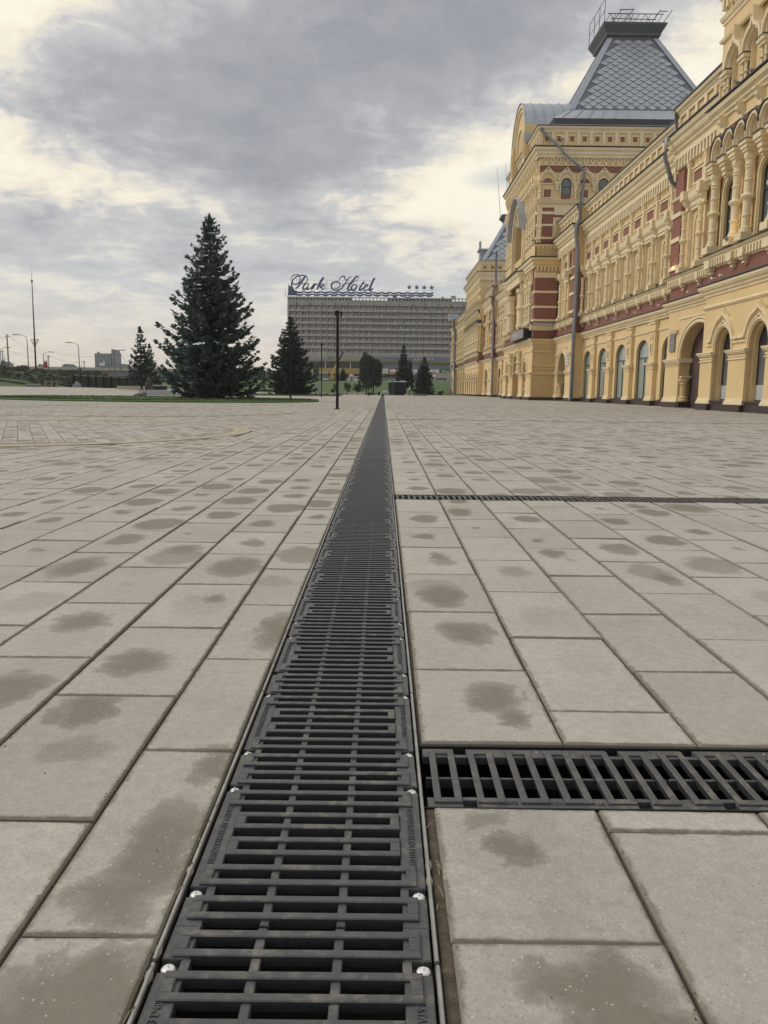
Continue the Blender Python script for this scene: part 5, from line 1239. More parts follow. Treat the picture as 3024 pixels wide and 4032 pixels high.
# downpipes
def pipe(pts, r=.13):
    b = MB(); b.tube([(p[0]-17, p[1]-62, p[2]) for p in pts], r, 10)
    z = 1.2
    P_ = pts[-2:]
    while z < P_[0][2]-.3: b.lathe([(r*1.18, -.04), (r*1.18, .04)], (P_[1][0]-17, P_[1][1]-62, z), 10); z += 2.1
    b.build('downpipe', M['pipe'], hall, smooth=True)
pipe([(17.05, 74.3, 17.3), (17.05, 74.2, 15.9), (16.85, 74.6, 15.4), (16.85, 74.6, 14.6), (17.15, 74.9, 13.2), (17.15, 74.9, 6.6), (17.1, 74.9, 6.1), (17.1, 74.9, .25), (16.9, 74.9, .1)], .17)
pipe([(17.0, 50.55, 17.2), (17.0, 50.55, 15.8), (16.4, 50.3, 15.5), (16.4, 50.3, 14.5), (16.95, 50.5, 13.2), (17.4, 50.6, 12.9), (17.4, 50.6, 12.2)], .13)
pipe([(15.0, 83.2, 26.1), (15.35, 83.15, 25.6), (17.0, 82.7, 24.0), (17.1, 82.7, 23.7), (19.2, 82.9, 22.2), (19.35, 83.1, 21.9), (19.1, 83.2, 17.5)], .12)
pipe([(17.4, 131.3, 22.5), (17.4, 131.3, 17.2), (17.0, 131.3, 16.6), (16.9, 131.3, 14.6), (17.2, 131.2, 13.6), (17.2, 131.2, .2)], .17)
pipe([(16.1, 192.2, 17), (16.1, 192.2, 15.2), (16.4, 192.2, 13.6), (16.4, 192.2, .2)], .2)
# small wall fittings: plaques, floodlights, camera
f = Fr('W', 17.25)
b = MB(); bx(b, f, 49.0, 49.85, 3.3, 4.55, .03, .09); me = b.mesh('plaque'); me.materials.append(M['signface']); me.transform(Matrix.Translation((-17, -62, 0))); q_ = inst(me, 'plaque', hall); q_['label'] = 'dark reddish metal plaque with rows of small letters'
for r_ in range(9):
    b = MB(); bx(b, f, 49.1, 49.72-.08*(r_ % 3), 4.38-r_*.115, 4.42-r_*.115, .09, .096); me = b.mesh('lettering'); me.materials.append(M['steelgrey']); me.transform(Matrix.Translation((-17, -62, 0))); inst(me, 'lettering', q_)
b = MB(); bx(b, f, 76.9, 77.75, 3.35, 4.7, .03, .09); me = b.mesh('plaque'); me.materials.append(M['white']); me.transform(Matrix.Translation((-17, -62, 0))); q_ = inst(me, 'plaque', hall); q_['label'] = 'white enamel plaque with blue lines of writing'
for r_ in range(7):
    b = MB(); bx(b, f, 77.02, 77.6-.1*(r_ % 2), 4.5-r_*.16, 4.56-r_*.16, .09, .096); me = b.mesh('lettering'); me.materials.append(M['blue']); me.transform(Matrix.Translation((-17, -62, 0))); inst(me, 'lettering', q_)
fl = MB(); fl.box(-.09, .09, -.14, .14, 0, .11); fl.box(-.04, .04, -.04, .04, -.1, .0); fl.mat(M['steelgrey']); flm = fl.mesh('floodlight')
fl2 = MB(); fl2.box(-.07, .07, -.10, .10, 0, .08); fl2.mat(M['white']); flm2 = fl2.mesh('floodlight')
for (x, y, z) in ((16.05, 42.0, 8.0), (17.0, 48.3, 7.75), (17.7, 54.5, 7.75), (17.7, 60, 7.75), (17.7, 65, 7.75), (14.7, 83.2, 7.7), (15.9, 39.2, 7.9), (14.6, 83.3, 15.6), (14.5, 93, 14.3)): hinst(flm, 'floodlight', (x, y, z))
for (x, y, z) in ((16.0, 40.9, 6.36), (16.0, 39.9, 6.36), (16.9, 46.5, 6.38), (17.6, 53.5, 6.38), (17.6, 58.5, 6.38), (17.6, 63.5, 6.38), (17.6, 69, 6.38)): hinst(flm2, 'floodlight', (x, y, z))
cm = MB(); cm.box(-.13, .13, -.35, .25, -.1, .1); cm.lathe([(.09, 0), (.09, .02)], (0, -.35, 0), 8); cm.mat(M['white']); hinst(cm.mesh('security_camera'), 'security_camera', (17.0, 83.1, 25.2))
# the two lit floodlights washing the wall between the columns
for (x, y, z) in ((15.95, 38.7, 8.1), (16.92, 49.6, 7.85)):
    l_ = bpy.data.lights.new('wall_lamp', 'POINT'); l_.energy = 3.5; l_.color = (1, .62, .22); l_.shadow_soft_size = .08
    lo = bpy.data.objects.new('wall_lamp', l_); COL.objects.link(lo); lo.parent = hall; lo.location = (x-17, y-62, z+.35)
# solid core behind the facades so that no daylight shows through
cr = H('core_wall', 'plaster_shade'); cr.box(19.4, 33, 23.6, 83.4, 0, 17.0); cr.box(19.4, 33, 103.3, 198, 0, 17.0); cr.box(18.0, 30, 23.7, 42.5, 14, 22.8); cr.box(18, 30, 143.1, 165.7, 14, 22.8)
H('core_wall', 'plaster_shade').add([(16.4, 199, 0), (30, 199, 0), (30, 199, 17.3), (16.4, 199, 17.3)], [(0, 1, 2, 3)])
flush()
# pigeons on the pavilion ledge
def pigeon(loc, rz, lab):
    t = empty('pigeon', loc, rz); tag(t, lab, 'pigeon', 'pigeons on the pavilion ledge')
    me = bpy.data.meshes.new('body'); bm = bmesh.new()
    bmesh.ops.create_uvsphere(bm, u_segments=10, v_segments=8, radius=1, matrix=Matrix.Translation((0, 0, .12)) @ Matrix.Rotation(rad(-20), 4, 'Y') @ Matrix.Diagonal((.14, .065, .07, 1)))
    bmesh.ops.create_uvsphere(bm, u_segments=8, v_segments=6, radius=.04, matrix=Matrix.Translation((.13, 0, .22)))
    bmesh.ops.create_cone(bm, segments=8, radius1=.05, radius2=.03, depth=.1, matrix=Matrix.Translation((.1, 0, .17)) @ Matrix.Rotation(rad(30), 4, 'Y'))
    bmesh.ops.create_cone(bm, segments=6, radius1=.015, radius2=.002, depth=.03, matrix=Matrix.Translation((.18, 0, .22)) @ Matrix.Rotation(rad(90), 4, 'Y'))
    bmesh.ops.create_cube(bm, size=1, matrix=Matrix.Translation((-.18, 0, .08)) @ Matrix.Rotation(rad(-10), 4, 'Y') @ Matrix.Diagonal((.14, .06, .015, 1)))
    for s in (-1, 1): bmesh.ops.create_cube(bm, size=1, matrix=Matrix.Translation((.01, s*.025, .03)) @ Matrix.Diagonal((.012, .012, .07, 1)))
    bm.to_mesh(me); bm.free(); me.materials.append(M['steelgrey']); inst(me, 'body', t)
pigeon((15.98, 39.55, 14.76), 2.5, 'grey pigeon at the far end of the pavilion ledge under the ogee windows')
pigeon((15.98, 38.1, 14.76), 1.9, 'grey pigeon nearer the picture edge on the pavilion ledge')
# ================================================================== HOTEL
HY = 380.0
def hx(px): return at(px, 1200, HY).x
HZ = lambda py, px=1400: at(px, py, HY).z
hotel = empty('hotel', (0, HY, 0)); tag(hotel, 'long grey concrete slab hotel with rows of balconies and a blue rooftop sign', 'building')
X0h, X1h = hx(1132), 62.0; PB = 2.92; nb = int((X1h-X0h)/PB); ZR = [39.0-2.76*k for k in range(9)]
ztop = 42.7
def hb(name, m, *boxes, par=None, kind=None):
    b = MB()
    for q in boxes: b.box(*q)
    o = b.build(name, M[m], par or hotel, kind=kind); return o
hb('wall', 'concrete', (X0h, X1h, 2.2, 16, ZR[8], 39.0)); hb('wall', 'concrete', (X0h, X1h, 0, 14, 39.0, 41.15))
hb('parapet', 'concrete', (X0h-.2, X1h, -.25, 0, 42.35, 42.75)); hb('parapet', 'concrete', (X0h-.1, X1h, -.2, .05, 41.1, 41.35))
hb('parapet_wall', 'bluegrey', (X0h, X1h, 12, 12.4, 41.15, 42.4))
for i in range(64):
    x = X0h+i*1.62
    if x > X1h: break
    hb('parapet_post', 'concrete', (x, x+.42, -.2, .1, 41.35, 42.35))
    if not (18 <= i < 28 or 46 <= i < 52): hb('parapet_opening', 'dark', (x+.44, x+1.60, .1, .2, 41.37, 42.33))
for i in range(16): b = MB(); x = X0h+4.2+i*5.85; b.box(x-.25, x+.25, -.6, .1, 39.7, 40.0); b.box(x-.12, x+.12, -.45, 0, 39.3, 39.7); b.build('water_spout', M['dark'], hotel)
# balcony bay meshes
bal = MB(); bal.box(0, PB-.55, -.55, -.43, 0, 1.02); bal.box(0, PB-.55, -.45, 2.2, -.12, .1); bal.mat(M['concrete2']); balm = bal.mesh('balcony')
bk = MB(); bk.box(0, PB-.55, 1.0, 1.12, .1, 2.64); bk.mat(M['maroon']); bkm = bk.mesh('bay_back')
def winmesh(v):
    fr = MB(); fr.box(.30, PB-.85, .9, 1.0, .95, 2.35); fr.mat(M['hglass'])
    ct = MB(); a, b_ = .30, PB-.85
    for x in ([a, (a+b_)/2-.03, b_-.07] if v < 2 else [a, a+.55, b_-.62, b_-.07]): ct.box(x, x+.08, .82, .9, .95, 2.35)
    ct.box(a, b_, .82, .9, .95, 1.03); ct.box(a, b_, .82, .9, 2.28, 2.35)
    if v in (0, 3): ct.box(a+.2, a+.42, .86, .9, 1.0, 2.3); ct.box(b_-.5, b_-.28, .86, .9, 1.0, 2.3)
    if v == 1: ct.box(a+.6, a+.95, .86, .9, 1.0, 2.3)
    ct.mat(M['curtain']); return fr.mesh('window'), ct.mesh('window_frame')
WMs = [winmesh(v) for v in range(4)]
rnd = random.Random(3)
cnt = 0
for r_ in range(8):
    for i in range(nb):
        x = X0h+.9+i*PB; z = ZR[r_+1]
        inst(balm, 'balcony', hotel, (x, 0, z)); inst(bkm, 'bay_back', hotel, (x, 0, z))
        wm = rnd.choice(WMs); wo_ = inst(wm[0], 'window', hotel, (x+.1, 0, z)); inst(wm[1], 'window_frame', wo_)
for i in range(nb+1): hb('fin', 'pinkfin', (X0h+.9+i*PB-.5, X0h+.9+i*PB-.12, -.65, 2.2, ZR[8]-.1, 39.05))
hb('wall', 'concrete2', (X0h, X0h+.42, -.7, 2.2, ZR[8], 39.05))
hb('floor_slab', 'concrete', (X0h, X1h, -.6, 3, ZR[8]-.35, ZR[8]-.0))
# podium: left part with ochre bands, right part with blue-grey fascia
PYd = -14.0
def pod(px0, px1, py0, py1, m, name, y0=PYd, y1=PYd+.4, pxr=None):
    a = at(px0, (py0+py1)/2, HY+y0); b_ = at(px1, (py0+py1)/2, HY+y0); zt = at((px0+px1)/2, py0, HY+y0).z; zb = at((px0+px1)/2, py1, HY+y0).z
    return hb(name, m, (a.x, b_.x, y0, y1, zb, zt))
hb('wall', 'concrete', (X0h+2, X1h, -10, 12, 12.6, ZR[8]-.35))
pod(1206, 1420, 1401, 1421, 'concrete', 'soffit_wall', PYd+3, PYd+6)
hb('glazing', 'glassgrey', (X0h+6, X1h, PYd+1.2, PYd+1.5, 0, 13.4))
pod(1302, 1430, 1414.5, 1422, 'yellow', 'fascia', PYd-.8, PYd+.2)
pod(1220, 1425, 1449, 1471, 'yellow', 'fascia', PYd, PYd+.9); pod(1420, 1890, 1407, 1424, 'signgrey', 'fascia', PYd-.6, PYd+1); pod(1425, 1890, 1424.5, 1428.5, 'yellow', 'fascia', PYd-.4, PYd+1)
hb('glazing', 'dark', (X0h+6, 8, PYd+1.0, PYd+1.1, 6.7, 13.2)); hb('glazing', 'dark', (X0h+6, -8, PYd+1.0, PYd+1.1, 0, 5.9))
hb('glazing', 'bluegrey', (-8, X1h, PYd+.8, PYd+.9, 8.6, 13.2))
for k in range(28):
    x = X0h+7+k*3.7; hb('mullion', 'steelgrey' if k % 3 else 'curtain', (x, x+.28, PYd+.5, PYd+.9, 1.5, 13.2))
for k in range(9): hb('glazing', ('glassgrey', 'hglass', 'bluegrey')[k % 3], (-8+k*7.7, -.6+k*7.7, PYd+.6, PYd+.75, 2.5, 6.2+.4*(k % 2)))
for k in range(3): hb('roof_unit', 'steelgrey', (at(1290+k*10, 1410, HY+PYd).x, at(1298+k*10, 1410, HY+PYd).x, PYd+.2, PYd+1.5, 14.55, 15.6))
# shop signs on the podium
def board(px0, px1, m, py0=1452, py1=1474): return pod(px0, px1, py0, py1, m, 'shop_sign', PYd-.5, PYd)
def lettering(body, px, py, size, m, par, spacing=1.0, y=PYd-.75, bold=0):
    me = text_mesh(body, size, .08, spacing=spacing)
    if bold:
        pass
    me.materials.append(M[m]); p = at(px, py, HY+y)
    return inst(me, 'lettering', par, (p.x, y, p.z), rot=(PI/2, 0, 0))
s1 = board(1490, 1528, 'white'); hb('sign_stripe', 'lgreen', (at(1492, 1470, HY+PYd).x, at(1527, 1470, HY+PYd).x, PYd-.56, PYd-.5, at(1500, 1474, HY+PYd).z, at(1500, 1469.5, HY+PYd).z), par=s1); hb('sign_mark', 'steelgrey', (at(1500, 1461, HY+PYd).x, at(1524, 1461, HY+PYd).x, PYd-.56, PYd-.5, at(1500, 1462, HY+PYd).z, at(1500, 1459.5, HY+PYd).z), par=s1)
s2 = board(1530, 1572, 'redsign'); hb('sign_mark', 'curtain', (at(1535, 1460, HY+PYd).x, at(1570, 1460, HY+PYd).x, PYd-.56, PYd-.5, at(1550, 1465, HY+PYd).z, at(1550, 1455, HY+PYd).z), par=s2)
for k in range(4): hb('sign_mark', 'white', (at(1534+k*5, 1470, HY+PYd).x, at(1537.4+k*5, 1470, HY+PYd).x, PYd-.56, PYd-.5, at(1550, 1471.5, HY+PYd).z, at(1550, 1467.5, HY+PYd).z), par=s2)
s3 = board(1612, 1630, 'white', 1454, 1476); s4 = board(1632, 1652, 'white', 1454, 1476); hb('sign_stripe', 'lgreen', (at(1632, 1470, HY+PYd).x, at(1652, 1470, HY+PYd).x, PYd-.56, PYd-.5, at(1640, 1476, HY+PYd).z, at(1640, 1469, HY+PYd).z), par=s4)
s5 = board(1680, 1729, 'white', 1455, 1476); hb('sign_stripe', 'redsign', (at(1698, 1470, HY+PYd).x, at(1722, 1470, HY+PYd).x, PYd-.56, PYd-.5, at(1710, 1473, HY+PYd).z, at(1710, 1466.5, HY+PYd).z), par=s5); hb('sign_mark', 'bluegrey', (at(1703, 1460, HY+PYd).x, at(1714, 1460, HY+PYd).x, PYd-.56, PYd-.5, at(1710, 1462.5, HY+PYd).z, at(1710, 1459, HY+PYd).z), par=s5)
s6 = board(1730, 1850, 'green', 1455, 1477)
lettering('Перекрёсток', 1794, 1465.5, 1.75, 'white', s6)
b = MB(); pc = at(1742, 1463, HY+PYd-.6)
for k in range(4):
    a = PI/4+k*PI/2; b.lathe([(.01, -.06), (.42, -.05), (.42, .05), (.01, .06)], (0, 0, 0), 8)
    n_ = len(b.v)-32; 
    for q in range(n_, len(b.v)): v_ = b.v[q]; b.v[q] = (v_[0]+.42*math.cos(a)+pc.x, v_[2]+PYd-.62, v_[1]+.42*math.sin(a)+pc.z)
b.build('clover_mark', M['lgreen'], s6)
fs_g = hb('sign_panel', 'signgrey', (at(1630, 1415, HY+PYd).x, at(1710, 1415, HY+PYd).x, PYd-.66, PYd-.6, at(1670, 1422, HY+PYd).z, at(1670, 1409, HY+PYd).z))
lettering('АВРОРА', 1668, 1416, 1.5, 'white', fs_g, 1.75, bold=1)
# rooftop sign -----------------------------------------------------------
SYd = 1.0; SY = HY+SYd
sign = empty('rooftop_sign', (0, SY, 0)); tag(sign, 'navy blue script rooftop sign reading Park Hotel with four stars above wavy lines', 'sign')
def catmull(P, k=7):
    P = [P[0]]+list(P)+[P[-1]]; out = []
    for i in range(1, len(P)-2):
        for j in range(k):
            t = j/k; a, b_, c, d = P[i-1:i+3]
            out.append(tuple(.5*((2*b_[q])+(-a[q]+c[q])*t+(2*a[q]-5*b_[q]+4*c[q]-d[q])*t*t+(-a[q]+3*b_[q]-3*c[q]+d[q])*t**3) for q in range(2)))
    out.append(P[-2]); return out
ZO = lambda a, b_: at(1120+a/4.608, 1070+b_/4.608, SY)
def stroke(b, pts, w0, w1=None, k=7, thick=.35, wfun=None, conv=ZO):
    Q = catmull(pts, k); n = len(Q); V = [conv(*q) for q in Q]; vs = []
    for i, p in enumerate(V):
        t = (V[min(n-1, i+1)]-V[max(0, i-1)]); t.y = 0; t.normalize(); nn = Vector((-t.z, 0, t.x)); s = i/(n-1)
        w_ = 1.3*(w0+(w1-w0)*max(0, math.sin(PI*s))**.8)/2 if w1 is not None else w0/2
        for (a, d) in ((1, 0), (-1, 0), (-1, thick), (1, thick)): q = p+nn*w_*a; vs.append((q.x, SYd*0+d, q.z))
    fs = []
    for i in range(n-1):
        for k_ in range(4): l = (k_+1) % 4; fs.append((i*4+k_, i*4+l, i*4+4+l, i*4+4+k_))
    fs += [(0, 1, 2, 3), tuple((n-1)*4+q for q in (3, 2, 1, 0))]; b.add(vs, fs)
LET = {
 'P': [([(120, 150), (125, 105), (160, 65), (215, 50), (265, 70), (285, 115), (275, 170), (240, 215), (190, 230), (150, 210), (145, 170), (175, 120), (230, 85), (300, 65), (370, 75), (410, 105), (415, 150), (390, 195), (345, 212), (312, 205)], .16, .42), ([(402, 75), (370, 95), (330, 150), (290, 210), (240, 275), (195, 312)], .2, .75)],
 'a': [([(443, 225), (400, 215), (360, 240), (338, 285), (345, 320), (380, 315), (420, 270), (445, 228)], .2, .6), ([(447, 228), (418, 285), (408, 318), (440, 315), (495, 270)], .2, .45)],
 'r': [([(495, 270), (530, 225), (548, 235)], .15, .25), ([(556, 225), (520, 275), (485, 327)], .5, .75), ([(515, 285), (555, 228), (590, 232), (586, 245)], .15, .4)],
 'k': [([(722, 106), (695, 125), (640, 215), (588, 327)], .35, .85), ([(612, 285), (660, 240), (705, 230), (722, 242), (695, 262), (645, 276), (678, 292), (680, 325), (705, 318), (738, 276)], .18, .45)],
 'H': [([(895, 288), (945, 302), (995, 275), (1010, 225), (970, 185), (910, 185), (865, 215), (852, 260), (870, 310), (920, 335), (980, 332), (1040, 295), (1090, 230), (1130, 165), (1175, 105), (1220, 90)], .18, .55), ([(985, 165), (1015, 112), (1055, 82), (1090, 88), (1097, 125), (1115, 150), (1150, 130)], .16, .4), ([(1340, 118), (1340, 88), (1305, 88), (1255, 145), (1200, 215), (1160, 275), (1148, 320), (1175, 337), (1210, 315), (1232, 290)], .2, .7), ([(1030, 265), (1080, 228), (1160, 206), (1240, 190), (1305, 162), (1343, 118)], .14, .22)],
 'o': [([(1292, 233), (1250, 238), (1216, 280), (1222, 325), (1260, 335), (1298, 295), (1308, 250), (1290, 232)], .25, .6), ([(1290, 240), (1320, 262), (1362, 248)], .14, .18)],
 't': [([(1446, 172), (1400, 242), (1366, 300), (1366, 333), (1400, 322), (1442, 285)], .35, .65), ([(1392, 216), (1472, 209)], .25, .3)],
 'e': [([(1442, 285), (1490, 272), (1518, 242), (1492, 234), (1456, 264), (1440, 310), (1462, 340), (1500, 330), (1538, 300)], .18, .5)],
 'l': [([(1650, 120), (1622, 135), (1565, 260), (1540, 320), (1560, 342), (1604, 295)], .4, .75)],
}
for ch, strokes in LET.items():
    b = MB()
    for pts, w0, w1 in strokes: stroke(b, pts, w0, w1)
    b.build('letter', M['blue'], sign, label='blue script letter '+ch)
R2 = lambda a, b_: at(1470+a/4.254, 1100+b_/4.254, SY)
for row, (zL, zR) in enumerate(((355, 225), (400, 262))):
    b = MB(); n = 17; xs0, xs1 = 1168, 1719
    for i in range(int((xs1-xs0)/34.05)):
        xa = xs0+i*34.05-6; f0 = (xa-xs0)/(xs1-xs0); ya = 1070+zL/4.608+f0*((1100+zR/4.254)-(1070+zL/4.608))
        stroke(b, [(xa, ya), (xa+9, ya+3.8), (xa+17, ya+5.2), (xa+26, ya+3.4), (xa+34.05, ya-.2)], .38, .62, 4, .3, conv=lambda a, c: at(a, c, SY))
    b.build('wave_line', M['blue'], sign)
for k in range(4):
    c = at(1470+(602+k*125.3)/4.254, 1100+(131+k*2.5)/4.254, SY); b = MB()
    P = [((1.32 if i % 2 == 0 else .52)*math.sin(i*PI/5), (1.32 if i % 2 == 0 else .52)*math.cos(i*PI/5)) for i in range(10)]
    b.prism(P, lambda x, z: (c.x+x, 0, c.z+z), lambda x, z: (c.x+x, .35, c.z+z)); b.build('star', M['blue'], sign)
b = MB()         # splash of a wave at the left end
for pts in ([(60, 430), (70, 300), (70, 225), (110, 270), (130, 140), (150, 280), (190, 340), (225, 350), (235, 430)],):
    V = [ZO(*q) for q in pts]; n = len(V); b.add([(v.x, 0, v.z) for v in V]+[(v.x, .3, v.z) for v in V], [tuple(range(n)), tuple(range(n, 2*n))]+[(i, (i+1) % n, n+(i+1) % n, n+i) for i in range(n)])
b.build('wave_crest', M['blue'], sign)
ra, rb_ = at(1140, 1100, SY), at(1465, 1140, SY)
for i in range(26):
    x = ra.x-2+i*2.62; zt = 50.5 if 1 < i < 12 else 46.0
    b = MB(); b.tube([(x, .6, 42.6), (x, .6, zt)], .05, 4); b.tube([(x, 2.4, 42.6), (x, .6, 45.6)], .04, 4); b.build('support_frame', M['steelgrey'], sign)
b = MB()
for z in (44.0, 46.6, 48.8, 50.3): b.tube([(ra.x-1, .6, z), (rb_.x+(20 if z < 46 else 0), .6, z)], .045, 4)
b.build('support_rail', M['steelgrey'], sign)
for k in range(4): x = at(1470+(602+k*125.3)/4.254, 1150, SY).x; b = MB(); b.tube([(x, .5, 42.6), (x, .5, 47.2)], .06, 4); b.build('support_frame', M['steelgrey'], sign)
b = MB(); b.tube([(at(1288, 1100, SY).x, .8, 42.6), (at(1288, 1100, SY).x, .8, 51.2)], .05, 4); b.build('antenna', M['steelgrey'], hotel, loc=(0, 0, 0))
for (px, w_, h_) in ((1787, 2.2, 1.4), (1745, 1.2, .9), (1555, 1.6, .9), (1605, 2.4, .7)): x = at(px, 1170, HY).x; hb('roof_unit', 'concrete', (x-w_/2, x+w_/2, 2, 4, 42.6, 42.75+h_))
# zinc cap
# ================================================================== SPRUCES
def twig(b, p, d, L_, w_, rnd_, nrm):
    """flat-ish needle spray: three overlapping narrow leaves"""
    t = d.normalized(); s = t.cross(nrm).normalized()
    for a in (-.55, 0, .55):
        q = (t+s*a).normalized(); u = q.cross(nrm).normalized()*w_*.5; l = L_*(1 if a == 0 else .72)
        k = len(b.v); b.v += [tuple(p-u*.6), tuple(p+q*l*.55+u*1.1+nrm*.02), tuple(p+q*l), tuple(p+q*l*.55-u*1.1-nrm*.02)]; b.f.append((k, k+1, k+2, k+3)); b.m.append(0)
def spruce(h, R, seed, needle='needle', levels=34, per=8, dens=1.0, twin=False, sparse=1.0, low=.03, upturn=.35, tl=.34, pw=.8):
    tl0 = tl
    """crown, trunk meshes. crown radius follows height; boughs droop then turn up at the tip"""
    rn = random.Random(seed); c = MB(); tr = MB()
    tr.tube([(0, 0, 0), (0, 0, h*.3), (.02, 0, h*.7), (0, 0, h*.98)], [h*.020, h*.015, h*.007, .01], 8)
    tops = [(0, 0, 1.0)] + ([(-h*.035, 0, .955)] if twin else [])
    up_ = Vector((0, 0, 1))
    for k in range(levels):
        u = max(0, min(.999, (k+rn.uniform(-.3, .3))/levels)); z = h*(low+(.985-low)*u**.88)
        tl = tl0*(.45+.55*min(1, (1-z/h)*2.2)); rr = R*max(0, 1-(z/h))**pw*(1.0 if z > h*.16 else .72+1.75*z/h)
        nbr = max(4, int(per*(1-.35*u)*sparse))
        for i in range(nbr):
            a = 2*PI*(i/nbr)+rn.uniform(-.45, .45)+k*1.3; L_ = rr*(rn.uniform(.55, 1.0) if rn.random() < .72 else rn.uniform(.95, 1.22))
            if rn.random() < .06: L_ *= 1.18
            if L_ < .12: continue
            ca, sa = math.cos(a), math.sin(a); dr = .20+.22*(1-u)
            def pt(s): return Vector((ca*L_*s, sa*L_*s, z-L_*dr*s*(1.25-s*.85)+L_*upturn*max(0, s-.55)**2*2.4))
            tr.tube([tuple(pt(0)), tuple(pt(.5)), tuple(pt(.96))], [.028*h/12, .016*h/12, .006], 3)
            ns = max(3, int(L_/(.155)*dens)); side = Vector((-sa, ca, 0))
            for j in range(ns):
                s = min(1, .10+.90*(j+rn.random())/ns); p = pt(s); d = (pt(min(1, s+.05))-pt(s-.05)).normalized()
                sl_ = L_*.30*(1-s)**.7*(s+.25)+.08
                for sg in (-1, 1):
                    dd = (d*.75+side*sg*rn.uniform(.5, 1.0)+up_*rn.uniform(-.15, .1)).normalized()
                    m_ = max(1, int(sl_/.22*dens))
                    for q in range(m_):
                        pp = p+dd*(sl_*(q+.3)/m_)+up_*(-.05*q); twig(c, pp, dd+up_*rn.uniform(-.35, .15), tl*rn.uniform(.7, 1.15), tl*.30, rn, (up_+side*rn.uniform(-.6, .6)+d*rn.uniform(-.5, .5)).normalized())
                if rn.random() < .55: twig(c, p, d+up_*rn.uniform(-.9, -.3)+side*rn.uniform(-.3, .3), tl*rn.uniform(.6, 1.1), tl*.32, rn, (side+up_*.2).normalized())
            twig(c, pt(.95), (pt(1)-pt(.9)).normalized()+up_*.25, tl*.9, tl*.28, rn, up_)
    for (tx, ty, tf) in tops:
        base = Vector((tx*.3, ty, h*(tf-.10))); top = Vector((tx, ty, h*tf)); tr.tube([tuple(base), tuple(top)], [.03, .008], 4)
        for q in range(16):
            s = q/16; p = base.lerp(top, s)
            for w_ in range(4): a = w_*PI/2+q*1.1; l = (1-s)*.45+.10; twig(c, p, Vector((math.cos(a), math.sin(a), .75)), l*.8, .07, rn, Vector((math.sin(a), -math.cos(a), .3)).normalized())
    c.mat(M[needle]); tr.mat(M['bark']); return c.mesh('crown'), tr.mesh('trunk')
def plant_tree(ms, loc, rz, label, sc=1.0, group=None, name='spruce_tree', cat='tree'):
    t = empty(name, loc, rz); tag(t, label, cat, group); inst(ms[0], 'crown', t, sc=sc); inst(ms[1], 'trunk', t, sc=sc); return t
S1 = spruce(12.6, 3.8, 11, 'needle', 46, 13, 1.0, twin=True, upturn=.46, tl=.42, pw=.74)
p1 = at(838, 1562, 58)
plant_tree(S1, (p1.x, 58, .05), .3, 'tallest blue spruce on the oval lawn, wide skirt of boughs and twin leader', group='spruces round the square')
S2 = spruce(10.3, 3.55, 23, 'needle2', 38, 12, .9, upturn=.2, tl=.55, pw=.72)
p2 = at(1146, 1553, 112); plant_tree(S2, (p2.x, 112, .05), 1.2, 'broad dark spruce on the second lawn, in front of the left end of the hotel', group='spruces round the square')
S3 = spruce(8.2, 1.9, 31, 'needle2', 24, 7, .8, sparse=.9, upturn=.5, tl=.50, low=.10)
p3 = at(558, 1530, 110); plant_tree(S3, (p3.x, 110, .7), 0, 'thin gappy spruce left of the tallest one, behind the grey blocks', group='spruces round the square')
p4 = at(593, 1530, 118); plant_tree(S3, (p4.x, 118, .7), 2.0, 'shorter thin spruce close to the right of the gappy one', .78, 'spruces round the square')
S4 = spruce(11.0, 2.1, 41, 'needle2', 28, 10, .8, upturn=.15, tl=.7, low=.06)
def far_spruce(px, ytop, ybase, Y, label, ms=S4, hh=11.0, rz=0):
    a = at(px, ybase, Y); t_ = at(px, ytop, Y); s_ = (t_.z-a.z)/hh; plant_tree(ms, (a.x, Y, a.z), rz, label, s_, 'spruces round the square')
far_spruce(1587, 1354, 1530, 185, 'slender tall spruce behind the black kiosk', rz=1)
far_spruce(1613, 1415, 1530, 188, 'smaller spruce tucked to the right of the slender one behind the kiosk', rz=3)
S5 = spruce(9.5, 2.9, 43, 'needle2', 28, 11, .8, upturn=.15, tl=.7, low=.03, pw=.72)
far_spruce(1668, 1402, 1553, 172, 'dense spruce right of the standing man, touching the ground', S5, 9.5)
far_spruce(1350, 1445, 1500, 230, 'small spruce in front of the ochre hotel band by the crane', S5, 9.5, 2)
# round-headed pine clump, left of the kiosk
def leafy(n, rx, ry, rz_, leaf, seed, mat, lumps=7, hole=.0):
    rn = random.Random(seed); b = MB(); L_ = [(rn.uniform(-.6, .6), rn.uniform(-.6, .6), rn.uniform(-.6, .6), rn.uniform(.35, .6)) for _ in range(lumps)]
    for _ in range(n):
        cx, cy, cz, r = rn.choice(L_); v = Vector((rn.gauss(0, 1), rn.gauss(0, 1), rn.gauss(0, 1))).normalized()*r*rn.uniform(.6, 1.05)
        p = Vector(((cx+v.x)*rx, (cy+v.y)*ry, (cz+v.z)*rz_+rz_)); d = Vector((rn.gauss(0, 1), rn.gauss(0, 1), rn.gauss(0, .7))).normalized(); e = d.orthogonal().normalized()*leaf*.5; k = len(b.v)
        b.v += [tuple(p-e*.5), tuple(p+d*leaf*.5+e*.2), tuple(p+e), tuple(p-d*leaf*.5)]; b.f.append((k, k+1, k+2, k+3)); b.m.append(0)
    b.mat(M[mat]); return b.mesh('crown')
PN = leafy(5200, 1.0, 1.0, 1.0, .17, 5, 'needle2', 12)
